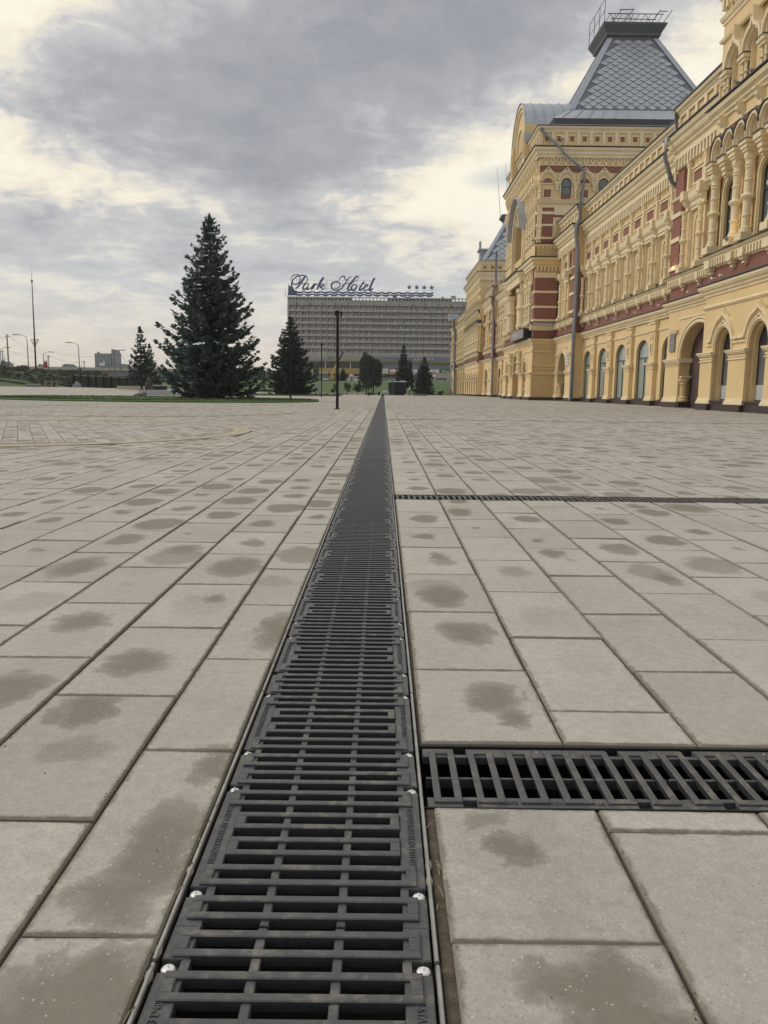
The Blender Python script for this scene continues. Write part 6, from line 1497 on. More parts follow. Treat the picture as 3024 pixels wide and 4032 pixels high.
def pine(px, ytop, ycr, ybase, Y, wpx, label):
    a = at(px, ybase, Y); c0, t_ = at(px, ycr, Y).z, at(px, ytop, Y).z; w_ = wpx/3200*Y/2
    o = empty('pine_tree', (a.x, Y, a.z)); tag(o, label, 'tree', 'round-headed pines beside the kiosk')
    inst(PN, 'crown', o, (0, 0, c0-a.z-.3), rz=px*.7, sc=(w_*1.05, w_*1.05, (t_-c0)/2*1.02)); b = MB(); b.tube([(0, 0, 0), (.1, 0, c0-a.z), (0, 0, (t_-a.z)*.9)], [.16, .12, .03], 7); b.build('trunk', M['bark'], o)
pine(1442, 1390, 1522, 1552, 150, 62, 'left-hand round pine behind the thin posts'); pine(1470, 1405, 1515, 1550, 154, 62, 'right-hand round pine behind the thin posts, beside the kiosk')
def bush(px, ytop, ybase, Y, wpx, label, mat='leaf', n=900, seed=1, group='bushes beyond the square', leaf=.2):
    a = at(px, ybase, Y); hgt = at(px, ytop, Y).z-a.z; w_ = wpx/3200*Y/2
    me = leafy(n, w_, w_*.8, hgt/2/1.0, leaf, seed, mat, 8); o = empty('bush', (a.x, Y, a.z)); tag(o, label, 'bush', group); inst(me, 'crown', o, (0, 0, -hgt*.03)); b = MB(); b.tube([(0, 0, -.1), (0, 0, hgt*.6)], [.06, .03], 5); b.build('trunk', M['bark'], o)
bush(1030, 1504, 1532, 160, 30, 'small round bright green tree between the two big spruces', 'leaf', 1200, 2)
bush(1368, 1504, 1540, 165, 36, 'bright yellow-green bush just right of the black lamp pole', 'leaf', 1400, 3)
bush(1322, 1508, 1535, 170, 22, 'bright green bush just left of the black lamp pole', 'leaf', 800, 4)
bush(1408, 1511, 1540, 165, 38, 'darker green bush right of the yellow-green one', 'leafd', 1200, 5)
bush(1313, 1530, 1546, 160, 20, 'low brown bush at the foot of the bank', 'leafb', 500, 6)
bush(1735, 1535, 1557, 168, 26, 'small green shrub on the bank right of the dense spruce', 'leafd', 600, 7)
bush(1705, 1532, 1557, 168, 14, 'tiny shrub touching the right edge of the dense spruce', 'leafd', 400, 8)
bush(985, 1455, 1500, 330, 34, 'hazy grey-green tree beyond the square, left of the two short lamp posts', 'hedge', 700, 9, leaf=.8)
bush(1030, 1456, 1500, 330, 26, 'rounded hazy tree beyond the square, between the two short lamp posts', 'hedge', 600, 10, leaf=.8)
bush(1008, 1460, 1500, 335, 26, 'hazy tree behind the left short lamp post', 'hedge', 600, 12, leaf=.8)
bush(1062, 1478, 1510, 300, 20, 'dark low tree just left of the second big spruce', 'leafd', 500, 11, leaf=.6)

# ================================================================== LAWNS, BANKS
def lawn(name_lab, cx, cy, rx, ry, rot, h=.11, n=64):
    b = MB(); c, s = math.cos(rot), math.sin(rot); R_ = []
    for q, z in ((1.0, -.02), (1.0, h*.6), (.985, h)):
        R_.append([(cx+rx*q*math.cos(t)*c-ry*q*math.sin(t)*s, cy+rx*q*math.cos(t)*s+ry*q*math.sin(t)*c, z) for t in [2*PI*i/n for i in range(n)]])
    b.add(R_[0]+R_[1]+R_[2], [(k*n+i, k*n+(i+1) % n, (k+1)*n+(i+1) % n, (k+1)*n+i) for k in (0, 1) for i in range(n)]+[tuple(2*n+i for i in range(n))])
    o = b.build('lawn', M['grass']); o['kind'] = 'structure'
    rn = random.Random(int(cx*7)); g_ = MB()
    for _ in range(9000):
        t = rn.uniform(0, 2*PI); q = 1-abs(rn.gauss(0, .18)) if rn.random() < .7 else math.sqrt(rn.random())
        if q < 0: continue
        x, y = rx*q*math.cos(t), ry*q*math.sin(t); X, Y = cx+x*c-y*s, cy+x*s+y*c; hh = rn.uniform(.04, .1); a = rn.uniform(0, PI); w_ = .025; k = len(g_.v)
        g_.v += [(X-w_*math.cos(a), Y-w_*math.sin(a), h-.01), (X+w_*math.cos(a), Y+w_*math.sin(a), h-.01), (X+rn.uniform(-.03, .03), Y, h+hh)]; g_.f.append((k, k+1, k+2)); g_.m.append(0)
    o2 = g_.build('grass_blades', M['grass']); o2['kind'] = 'stuff'; tag(o2, name_lab, 'grass')
pa, pb = at(272, 1563, 0+1), None
lawn('short grass of the oval lawn round the tallest spruce', -15.3, 54.5, 11.4, 9.8, rad(-27))
lawn('short grass of the thin lawn round the second big spruce', -16.0, 112, 10.4, 9.0, rad(-10))
# field beyond the square
b = MB()
xs = [-520, -300, -160, -120, -90, -70, -55, -45, -38, -30, -20, -10, 0, 8, 16, 30, 60, 140, 400]; ys2 = [168, 176, 184, 192, 200, 215, 235, 262, 290, 330, 400, 600, 1500, 4000]
def tz(x, y):
    r = sstep(188, 222, y)*(3.1 if x > -20 else 1.2+1.9*sstep(-60, -20, x))+.35*sstep(170, 180, y) if y < 262 else 3.1 if x > -20 else 1.2+1.9*sstep(-60, -20, x)
    return max(r, 0.0)+.75*sstep(-18, -45, x)*(1 if y < 600 else 0)-.02
b.add([(x, y, tz(x, y)) for y in ys2 for x in xs], [(j*len(xs)+i, j*len(xs)+i+1, (j+1)*len(xs)+i+1, (j+1)*len(xs)+i) for j in range(len(ys2)-1) for i in range(len(xs)-1)])
o = b.build('grass_bank', M['grass']); o['kind'] = 'structure'
b = MB(); b.box(-70, 60, 262, 300, 3.05, 3.13); o = b.build('road', M['asphalt']); o['kind'] = 'structure'
b = MB(); b.box(-19, -1.5, 150, 165, -.02, .18); o = b.build('rough_ground', M['grass2']); o['kind'] = 'structure'
# strip of rough ground and rubble left of centre
rn = random.Random(5)
b = MB()
for _ in range(60):
    x = rn.uniform(-18, -3); y = rn.uniform(148, 152); s = rn.uniform(.1, .32); b.add([(x-s, y, 0.0), (x+s, y, 0.0), (x+s*.7, y+s, s*.9), (x-s*.8, y+s, s), (x, y+s, 0), (x, y+s*.5, s*1.2)], [(0, 1, 2, 5), (0, 5, 3), (5, 2, 3), (0, 3, 4), (1, 2, 4)])
o = b.build('rubble', M['paleconc']); tag(o, 'scattered pale rubble along the edge of the rough ground', 'rubble', kind='stuff')
# left bank with its hedge rows
b = MB(); 
def bank(x, y): return .74+2.6*sstep(-44, -66, x)*sstep(122, 150, y)*(1-.9*sstep(152, 168, y))
xs = [-140, -110, -90, -80, -72, -68, -64, -60, -56, -52, -48, -44, -40]; yb = [119, 122, 126, 130, 136, 142, 150, 160, 175]
b.add([(x, y, bank(x, y)) for y in yb for x in xs], [(j*len(xs)+i, j*len(xs)+i+1, (j+1)*len(xs)+i+1, (j+1)*len(xs)+i) for j in range(len(yb)-1) for i in range(len(xs)-1)]); o = b.build('grass_bank', M['grass']); o['kind'] = 'structure'
b = MB(); b.add([(-140, 175, .7), (-20, 175, .7), (-20, 400, .7), (-400, 400, .7)], [(0, 1, 2, 3)]); o = b.build('field', M['grass2']); o['kind'] = 'structure'
def hedge(pts, w_, h_, label, mat='leafd', seed=1, leaf=.35, dens=60):
    """pts: (x, y, z) centre line on the ground"""
    rn = random.Random(seed); b = MB()
    for (p, q) in zip(pts, pts[1:]):
        p, q = Vector(p), Vector(q); L_ = (q-p).length; s = Vector((-(q-p).y, (q-p).x, 0)).normalized()
        for _ in range(int(L_*dens)):
            t = rn.random(); a = rn.uniform(-1, 1); zz = rn.random()**.6; rr = (1-.35*zz*zz); c = p.lerp(q, t)+s*a*w_/2*rr+Vector((0, 0, h_*zz*(1-.25*a*a)+.15*math.sin(t*L_*1.3+seed)))
            d = Vector((rn.gauss(0, 1), rn.gauss(0, 1), rn.gauss(0, 1))).normalized(); e = d.orthogonal().normalized()*leaf*.5; k = len(b.v)
            b.v += [tuple(c-e), tuple(c+d*leaf*.5), tuple(c+e), tuple(c-d*leaf*.5)]; b.f.append((k, k+1, k+2, k+3)); b.m.append(0)
        core = w_*.36; b.add([tuple(x) for x in (p-s*core, p+s*core, q+s*core, q-s*core, p-s*core*.7+Vector((0, 0, h_*.85)), p+s*core*.7+Vector((0, 0, h_*.85)), q+s*core*.7+Vector((0, 0, h_*.85)), q-s*core*.7+Vector((0, 0, h_*.85)))], [(4, 5, 6, 7), (0, 1, 5, 4), (1, 2, 6, 5), (2, 3, 7, 6), (3, 0, 4, 7)])
    o = b.build('hedge', M[mat]); tag(o, label, 'hedge', 'hedge rows on the left bank')
def AT(px, py, Y): v = at(px, py, Y); return (v.x, v.y, v.z)
hedge([AT(-60, 1485, 135), AT(60, 1492, 133), AT(130, 1503, 130), AT(180, 1517, 126)], 2.2, 1.45, 'nearest clipped dark green hedge running down the left bank', 'leafd', 2)
hedge([AT(-60, 1470, 150), AT(20, 1474, 150), AT(112, 1476, 150)], 2.5, 1.6, 'brownish clipped hedge at the top of the left bank', 'leafb', 3)
hedge([AT(120, 1485, 146), AT(200, 1497, 140), AT(285, 1518, 130)], 2.2, 1.45, 'middle dark green hedge ending by the dark boards', 'leafd', 4)
hedge([AT(120, 1476, 165), AT(250, 1480, 165), AT(330, 1482, 165), AT(420, 1490, 165)], 2.5, 1.2, 'low green hedge behind, under the viaduct', 'leafd', 5)
# dark board fence with posts
fn = empty('board_fence', (0, 128, 0)); tag(fn, 'long dark board fence with upright posts below the viaduct at the left', 'fence')
fa, fb, ft, ftb = at(290, 1521, 128), at(640, 1531, 122), at(290, 1478, 128), at(640, 1494, 122)
M['fence'] = base_mat('dark_green_boards', (.022, .028, .026), .8, var=.4, vscale=1.2, coords='World')
nbd = 46
for i in range(nbd):
    t0, t1 = i/nbd, (i+.93)/nbd; b = MB(); x0, x1 = fa.x+(fb.x-fa.x)*t0, fa.x+(fb.x-fa.x)*t1; y0, y1 = -6*t0, -6*t1
    zb = .72+0*t0; zt = ft.z+(ftb.z-ft.z)*t0+.06*(i % 3)
    b.add([(x0, y0, zb), (x1, y1, zb), (x1, y1, zt), (x0, y0, zt), (x0, y0+.05, zb), (x1, y1+.05, zb), (x1, y1+.05, zt), (x0, y0+.05, zt)], [(0, 1, 2, 3), (4, 7, 6, 5), (3, 2, 6, 7), (0, 3, 7, 4), (1, 5, 6, 2)]); b.build('fence_board', M['fence'], fn)
    if i % 4 == 0: b = MB(); b.box(x0-.08, x0+.08, y0-.2, y0-.04, .65, zt+.05); b.build('fence_post', M['polepaint'], fn)
b = MB(); b.add([(fa.x, -.05, ft.z-.05), (fb.x, -6.05, ftb.z-.05), (fb.x, -6.05, ftb.z+.12), (fa.x, -.05, ft.z+.12), (fa.x, .12, ft.z+.12), (fb.x, -5.88, ftb.z+.12)], [(0, 1, 2, 3), (3, 2, 5, 4)]); b.build('top_rail', M['steelgrey'], fn)

# ================================================================== FAR LEFT
via = empty('viaduct', (0, 330, 0)); tag(via, 'long low concrete viaduct across the left background', 'bridge')
va, vb = at(-80, 1441, 330), at(700, 1454, 330); zt0, zt1 = at(0, 1439, 330).z, at(560, 1452, 330).z
def vz(x): return zt0+(zt1-zt0)*(x-va.x)/(vb.x-va.x)
b = MB(); b.add([(va.x-60, 0, vz(va.x)-1.1), (vb.x+60, 0, vz(vb.x)-1.1), (vb.x+60, 0, vz(vb.x)), (va.x-60, 0, vz(va.x)), (va.x-60, 9, vz(va.x)-1.1), (vb.x+60, 9, vz(vb.x)-1.1), (vb.x+60, 9, vz(vb.x)), (va.x-60, 9, vz(va.x))], [(0, 1, 2, 3), (3, 2, 6, 7), (0, 4, 5, 1)]); b.build('deck', M['paleconc'], via)
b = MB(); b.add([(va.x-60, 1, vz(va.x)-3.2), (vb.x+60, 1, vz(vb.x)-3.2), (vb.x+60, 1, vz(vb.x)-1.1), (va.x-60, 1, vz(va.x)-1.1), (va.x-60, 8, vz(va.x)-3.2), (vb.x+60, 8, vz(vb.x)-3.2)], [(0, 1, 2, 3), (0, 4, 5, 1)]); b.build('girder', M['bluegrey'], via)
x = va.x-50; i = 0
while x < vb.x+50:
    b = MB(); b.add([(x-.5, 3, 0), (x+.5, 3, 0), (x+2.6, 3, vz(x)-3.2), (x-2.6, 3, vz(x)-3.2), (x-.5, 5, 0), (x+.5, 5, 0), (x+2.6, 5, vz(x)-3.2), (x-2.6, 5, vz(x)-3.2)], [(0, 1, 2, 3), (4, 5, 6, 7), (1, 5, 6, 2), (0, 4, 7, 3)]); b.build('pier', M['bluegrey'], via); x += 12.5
b = MB(); b.box(va.x-60, vb.x+60, 9.5, 10, 0, vz(va.x)-3.3); b.build('underdeck_shade', M['dark'], via)  # dark sheet added to stand for the shade under the deck
# grain store
gr = empty('grain_store', (0, 560, 0)); tag(gr, 'tall windowless grey grain store with a stair tower on the left skyline', 'building')
def gbox(px0, px1, py0, py1, m, name, y0=0, y1=14):
    a, c = at(px0, py0, 560+y0), at(px1, py1, 560+y0); b = MB(); b.box(a.x, c.x, y0, y1, c.z, a.z); b.build(name, M[m], gr)
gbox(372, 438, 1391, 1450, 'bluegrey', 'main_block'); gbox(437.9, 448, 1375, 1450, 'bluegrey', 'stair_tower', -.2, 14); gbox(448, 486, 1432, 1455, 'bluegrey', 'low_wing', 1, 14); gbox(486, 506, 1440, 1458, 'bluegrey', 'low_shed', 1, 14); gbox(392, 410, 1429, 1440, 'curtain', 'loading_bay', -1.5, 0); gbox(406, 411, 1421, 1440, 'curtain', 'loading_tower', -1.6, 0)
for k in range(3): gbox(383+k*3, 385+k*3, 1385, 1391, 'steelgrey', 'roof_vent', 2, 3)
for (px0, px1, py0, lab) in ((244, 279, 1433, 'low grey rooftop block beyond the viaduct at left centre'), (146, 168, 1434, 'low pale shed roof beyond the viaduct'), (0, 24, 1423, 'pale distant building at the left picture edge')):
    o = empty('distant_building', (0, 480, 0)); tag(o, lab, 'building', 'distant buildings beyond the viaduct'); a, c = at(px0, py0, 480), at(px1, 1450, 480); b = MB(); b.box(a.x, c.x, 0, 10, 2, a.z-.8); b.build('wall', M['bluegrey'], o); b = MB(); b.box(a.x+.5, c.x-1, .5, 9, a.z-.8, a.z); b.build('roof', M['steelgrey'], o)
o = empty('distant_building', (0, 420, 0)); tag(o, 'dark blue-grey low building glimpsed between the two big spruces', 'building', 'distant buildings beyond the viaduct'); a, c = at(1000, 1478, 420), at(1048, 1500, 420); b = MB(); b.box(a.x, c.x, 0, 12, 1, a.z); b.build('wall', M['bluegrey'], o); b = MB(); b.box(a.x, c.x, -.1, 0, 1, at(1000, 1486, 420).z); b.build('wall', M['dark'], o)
# distant tree line as one mass
for i, (px0, px1, py, Y) in enumerate(((600, 760, 1498, 420), (960, 1100, 1492, 420))):
    pass
me_t = leafy(5000, 75, 8, 3.2, 2.0, 77, 'hedge', 40); o = inst(me_t, 'tree_line', None, (at(850, 1500, 460).x, 460, 2)); tag(o, 'hazy line of distant trees behind the two big spruces', 'trees', kind='stuff')

# tall beacon mast with basket
mp = at(142, 1470, 145)
ms_ = empty('beacon_mast', (mp.x, 145, 0)); tag(ms_, 'very tall thin dark mast with a cone-shaped basket and ball near its tip', 'mast')
zt_ = at(127, 1060, 145).z; sh = at(127, 1060, 145).x-mp.x; zb1 = at(138, 1336, 145).z; zb0 = at(140, 1364, 145).z
def mx_(z): return sh*(z/zt_)*.35
b = MB(); b.tube([(0, 0, 0), (mx_(zb1), 0, zb1), (mx_(zt_-2.2), 0, zt_-2.2)], [.17, .13, .06], 10); b.build('pole', M['polepaint'], ms_)
b = MB(); b.tube([(mx_(zt_-2.2), 0, zt_-2.4), (mx_(zt_), 0, zt_)], [.05, .01], 6); b.build('spike', M['polepaint'], ms_)
b = MB(); b.lathe([(.02, -.35), (.16, -.15), (.19, 0), (.16, .15), (.02, .35)], (mx_(zt_-2), 0, zt_-2), 10); b.build('ball', M['steelgrey'], ms_)
b = MB(); cxm = mx_(zb0)
for i in range(16): a = 2*PI*i/16; b.tube([(cxm+.14*math.cos(a), .14*math.sin(a), zb0), (cxm+.68*math.cos(a), .68*math.sin(a), zb1)], .018, 4)
for (rr, z) in ((.14, zb0), (.35, zb0+(zb1-zb0)*.4), (.52, zb0+(zb1-zb0)*.7), (.68, zb1)): b.tube([(cxm+rr*math.cos(t), rr*math.sin(t), z) for t in [2*PI*i/20 for i in range(20)]], .02, 4, True)
b.build('basket', M['polepaint'], ms_)

# lamp posts and poles around the viaduct
def lamp(px, ytop, ybase, Y, side, label, arm=18):
    a = at(px, ybase, Y); t_ = at(px, ytop, Y); o = empty('street_lamp', (a.x, Y, a.z)); tag(o, label, 'street lamp', 'street lamps along the viaduct road'); h_ = t_.z-a.z; w_ = arm/3200*Y
    b = MB(); b.tube([(0, 0, 0), (0, 0, h_-1.0), (side*w_*.12, 0, h_-.35), (side*w_*.35, 0, h_-.1), (side*w_, 0, h_+.15)], [.13, .09, .07, .06, .05], 6); b.build('pole', M['steelgrey'], o)
    b = MB(); b.box(min(side*w_, side*(w_+1.4)), max(side*w_, side*(w_+1.4)), -.15, .15, h_+.08, h_+.25); b.build('lamp_head', M['steelgrey'], o)
lamp(112, 1321, 1445, 190, -1, 'tall curved street lamp left of the beacon mast', 30); lamp(313, 1352, 1455, 190, -1, 'curved street lamp standing alone right of the beacon mast', 25)
lamp(5, 1370, 1448, 210, 1, 'small street lamp at the left picture edge', 18); lamp(173, 1388, 1450, 230, 1, 'small curved street lamp beside the red banner', 18)
lamp(452, 1381, 1490, 200, 1, 'double-armed street lamp in front of the grain store', 22)
def pole(px, ytop, ybase, Y, r, label):
    a = at(px, ybase, Y); t_ = at(px, ytop, Y); o = empty('utility_pole', (a.x, Y, a.z)); tag(o, label, 'pole', 'utility poles on the left'); h_ = t_.z-a.z
    b = MB(); b.tube([(0, 0, 0), (0, 0, h_)], [r, r*.75], 8); b.build('shaft', M['steelgrey'], o); b = MB(); b.box(-.5, .5, -.05, .05, h_-.5, h_-.4); b.build('cross_arm', M['steelgrey'], o)
for px, yt, yb_, Y, r, l in ((34, 1316, 1441, 170, .17, 'thickest utility pole near the left picture edge'), (13, 1377, 1441, 200, .13, 'short utility pole at the left edge beside the blue banner'), (194, 1398, 1470, 200, .12, 'short utility pole right of the red banner'), (333, 1419, 1475, 200, .12, 'utility pole between the lone lamp and the grain store'), (477, 1391, 1475, 200, .15, 'utility pole right of the grain store tower'), (512, 1416, 1480, 200, .15, 'pale utility pole just left of the gappy spruce'), (431, 1428, 1480, 200, .11, 'short utility pole in front of the grain store')): pole(px, yt, yb_, Y, r, l)
for (A, B, wl) in (((34, 1322), (194, 1400), 'upper wire from the thickest pole down to the pole right of the red banner'), ((0, 1323), (34, 1318), 'wire from the left picture edge to the top of the thickest pole'), ((194, 1400), (333, 1421), 'wire between the pole right of the red banner and the pole before the grain store'), ((194, 1385), (477, 1395), 'longest wire passing in front of the grain store'), ((477, 1396), (512, 1418), 'short wire between the two poles left of the gappy spruce'), ((34, 1380), (194, 1402), 'lower wire passing behind the beacon mast')):
    b = MB(); p, q = at(*A, 200), at(*B, 200); P = [p.lerp(q, i/8)+Vector((0, 0, -.9*math.sin(PI*i/8))) for i in range(9)]; b.tube([tuple(v) for v in P], .022, 4); o = b.build('overhead_wire', M['steelgrey']); tag(o, wl, 'wire', 'overhead wires on the left')
def banner(px, py0, py1, m, label):
    Y = 205; a = at(px, py0, Y); c = at(px, py1, Y); o = empty('banner', (a.x, Y, 0)); tag(o, label, 'banner', 'banners along the viaduct road'); b = MB(); b.box(-.42, .42, 0, .05, c.z, c.z+(a.z-c.z)*.62); b.build('cloth', M[m], o)
    b = MB(); b.box(-.40, .40, 0, .05, c.z+(a.z-c.z)*.63, a.z-.5); b.lathe([(.4, -.03), (.4, .03)], (0, 0, a.z-.3), 10); b.build('emblem_panel', M['white'], o); b = MB(); b.tube([(.5, 0, 1), (.5, 0, a.z+.4)], .05, 6); b.build('pole', M['steelgrey'], o)
banner(178, 1412, 1448, 'redsign', 'red and white banner on a post between two lamps'); banner(11, 1408, 1445, 'blue', 'blue and white banner at the left picture edge'); banner(420, 1448, 1476, 'redsign', 'faded red banner in front of the grain store'); banner(313, 1440, 1465, 'blue', 'blue banner at the foot of the lone street lamp')
# black lamp columns of the square
def square_lamp(px, yb_, yt, label, r=.060, Y=None):
    if Y is None:
        a = at(px, yb_, 10); d = a-Vector((0, 0, CAMH)); t = -CAMH/d.z; a = Vector((0, 0, CAMH))+d*t; Y = a.y
    a = at(px, yb_, Y); h_ = at(px, yt, Y).z; o = empty('lamp_column', (a.x, Y, 0)); tag(o, label, 'lamp column', 'black lamp columns of the square')
    b = MB(); b.lathe([(r*1.8, 0), (r*1.8, .03), (r, .04), (r, .9), (r*.94, h_)], (0, 0, 0), 12); b.build('column', M['polepaint'], o)
    b = MB(); b.box(r, r+.08, -.03, .03, h_-.12, h_-.06); b.box(r+.05, r+.12, -.05, .05, h_-.26, h_-.04); b.build('spotlight', M['polepaint'], o); b = MB(); b.box(-r-.05, -r, -.06, .06, h_-.2, h_-.02); b.build('bracket', M['polepaint'], o)
    return o
square_lamp(1328, 1611, 1222, 'nearest and thickest black lamp column, in front of the hotel'); square_lamp(1144, 1578, 1246, 'black lamp column in front of the second big spruce', .07)
square_lamp(1266, 1564, 1352, 'slim black lamp column between the second spruce and the nearest column', .055); square_lamp(1450, 1560, 1480, 'short black post left of the drain, in front of the pines', .05); square_lamp(1463, 1556, 1480, 'second short black post beside the first, in front of the pines', .05, 140)
square_lamp(1012, 1530, 1455, 'left one of two short dark lamp posts between the big spruces', .1, 190); square_lamp(1042, 1532, 1461, 'right one of two short dark lamp posts between the big spruces', .1, 190)

# ================================================================== SMALL THINGS
def part(name, m, par, *boxes, lab=None):
    b = MB()
    for q in boxes: b.box(*q)
    o = b.build(name, M[m], par)
    if lab: o['label'] = lab
    return o
# kiosk
kp = at(1574, 1553.5, 150); K = empty('kiosk', (kp.x, 150, 0)); tag(K, 'black box kiosk with white wrapping on its roof beside the end of the drain', 'kiosk')
kw = 50/3200*150; kh = at(1574, 1504, 150).z
part('wall', 'kiosk', K, (-kw/2, kw/2, 0, 4.5, 0, kh)); b = MB(); b.add([(-kw/2-.9, 3, .05), (-kw/2, .02, 0.0), (-kw/2, .02, kh*.97), (-kw/2-.9, 3, kh*.93)], [(0, 1, 2, 3)]); b.build('side_wall', M['kiosk'], K)
b = MB(); rn = random.Random(4)
n = 10; top = [(-kw/2-.03+(kw+.06)*i/n, kh+.16+rn.uniform(-.08, .1)) for i in range(n+1)]; P = [(-kw/2-.03, kh)]+top+[(kw/2+.03, kh)]; b.prism(P, lambda x, z: (x, -.05, z), lambda x, z: (x, 4.5, z)); b.build('roof_wrapping', M['white'], K)
part('corner_post', 'steelgrey', K, (-kw/2-.04, -kw/2+.04, -.06, .02, 0, kh)); b = MB(); b.tube([(-kw/2-.9, 2, kh*.85), (-kw/2+.1, .2, kh+.15)], .05, 5); b.build('roof_strut', M['polepaint'], K)
for nm, px, y, w_, h_, lab in (('bag', 1518, 148, 1.0, .78, 'pale bulging sack on the paving left of the kiosk'),):
    me = bpy.data.meshes.new('sack'); bm = bmesh.new(); bmesh.ops.create_icosphere(bm, subdivisions=3, radius=.5)
    for v in bm.verts: v.co = Vector((v.co.x*w_*1.3, v.co.y*w_, max(-.34, v.co.z)*h_*1.25+.38))+Vector((math.sin(v.co.z*17+v.co.x*9)*.04, 0, math.sin(v.co.x*14)*.05))
    bm.to_mesh(me); bm.free(); me.materials.append(M['blockconc']); q = inst(me, 'sack', None, (at(px, 1552, y).x, y, 0)); tag(q, lab, 'sack')
    me = bpy.data.meshes.new('sheet'); bm = bmesh.new(); bmesh.ops.create_icosphere(bm, subdivisions=2, radius=.4)
    for v in bm.verts: v.co = Vector((v.co.x*1.3*w_, v.co.y*w_, v.co.z*.25))+Vector((0, 0, math.sin(v.co.x*13)*.05))
    bm.to_mesh(me); bm.free(); me.materials.append(M['white']); inst(me, 'sack_flap', q, (0, 0, .74))
bn = empty('bench', (at(1474, 1554, 140).x, 140, 0)); tag(bn, 'low black bench with end blocks at the left end of the drain', 'bench'); part('seat', 'polepaint', bn, (-.75, .75, -.2, .2, .32, .40)); part('end_block', 'polepaint', bn, (.6, .98, -.25, .25, 0, .55)); part('end_block', 'polepaint', bn, (-.98, -.6, -.25, .25, 0, .45)); part('rail', 'polepaint', bn, (-.7, .7, .1, .16, .12, .2))
q = empty('paving_pallet', (at(1650, 1553, 142).x, 142, 0)); tag(q, 'low dark stack of slabs on the ground right of the standing man', 'pallet'); part('stack', 'steelgrey', q, (-1.1, 1.4, -.5, .5, .05, .26)); part('skid', 'wood', q, (-1.1, 1.4, -.4, -.3, 0, .05), )
q = empty('tilted_board', (at(1598, 1553, 146).x, 146, 0)); tag(q, 'small pale board lying tilted at the right foot of the kiosk', 'board'); b = MB(); b.add([(-.3, 0, 0), (.5, 0, .02), (.35, .2, .32), (-.05, .2, .35), (-.3, .03, 0), (.5, .03, .02)], [(0, 1, 2, 3), (0, 4, 5, 1)]); b.build('sheet', M['blockconc'], q)
# people
def person(loc, rz, lab, joints, edges, rads, paint, hgt):
    me = bpy.data.meshes.new('body'); me.from_pydata(joints, edges, []); o = inst(me, 'person', None, loc, rz)
    md = o.modifiers.new('skin', 'SKIN'); md.use_smooth_shade = True
    for v, r in zip(me.skin_vertices[0].data, rads): v.radius = r if isinstance(r, tuple) else (r, r)
    me.skin_vertices[0].data[0].use_root = True
    sb_ = o.modifiers.new('sub', 'SUBSURF'); sb_.levels = 2; sb_.render_levels = 2
    bpy.context.view_layer.update(); dg = bpy.context.evaluated_depsgraph_get(); nm = bpy.data.meshes.new_from_object(o.evaluated_get(dg)); nm.name = 'body'
    o.modifiers.clear(); nm.materials.clear(); mats = []
    for p in nm.polygons:
        m_ = paint(p.center); 
        if m_ not in mats: mats.append(m_); nm.materials.append(M[m_])
        p.material_index = mats.index(m_); p.use_smooth = True
    o.data = nm; tag(o, lab, 'person'); return o
J = [(0, 0, .93), (0, 0, 1.12), (0, .01, 1.38), (0, .0, 1.50), (0, -.02, 1.60), (0, -.03, 1.70),
     (.10, 0, .90), (.12, .0, .50), (.12, .03, .10), (.12, -.14, .04), (-.10, 0, .90), (-.11, -.04, .50), (-.11, .0, .10), (-.11, -.16, .04),
     (.19, 0, 1.40), (.25, .04, 1.12), (.17, -.14, 1.02), (.10, -.20, 1.03), (-.19, 0, 1.40), (-.25, .05, 1.12), (-.20, -.10, .95), (-.19, -.16, .90)]
Eg = [(0, 1), (1, 2), (2, 3), (3, 4), (4, 5), (0, 6), (6, 7), (7, 8), (8, 9), (0, 10), (10, 11), (11, 12), (12, 13), (2, 14), (14, 15), (15, 16), (16, 17), (2, 18), (18, 19), (19, 20), (20, 21)]
Rd = [(.16, .11), (.16, .12), (.17, .11), .055, .085, .075, .10, .065, .045, .035, .10, .065, .045, .035, .06, .045, .033, .03, .06, .045, .033, .03]
def paint_man(c): return 'skin' if c.z > 1.45 or abs(c.x) > .12 and c.z < 1.10 and c.z > .85 and (c.y < -.1) else 'white' if c.z > .96 else 'navy' if c.z > .08 else 'dark'
mp_ = at(1612, 1556, 146); person((mp_.x, 146, 0), rad(75), 'man in a white shirt and dark trousers standing beside the kiosk', J, Eg, Rd, paint_man, 1.75)
J2 = [(x, y, z*.95) for x, y, z in J]; mp_ = at(1771, 1556, 150)
person((mp_.x, 150, 0), rad(-20), 'woman in a long dusty pink coat by the far corner of the yellow building', J2, Eg, [(r[0]*1.25, r[1]*1.3) if isinstance(r, tuple) else r*(1.3 if i in (6, 7, 10, 11) else 1) for i, r in enumerate(Rd)], lambda c: 'skin' if c.z > 1.38 and c.z < 1.56 and c.y < 0 or c.z < .25 else 'bark' if c.z > 1.45 else 'pinkcloth', 1.65)
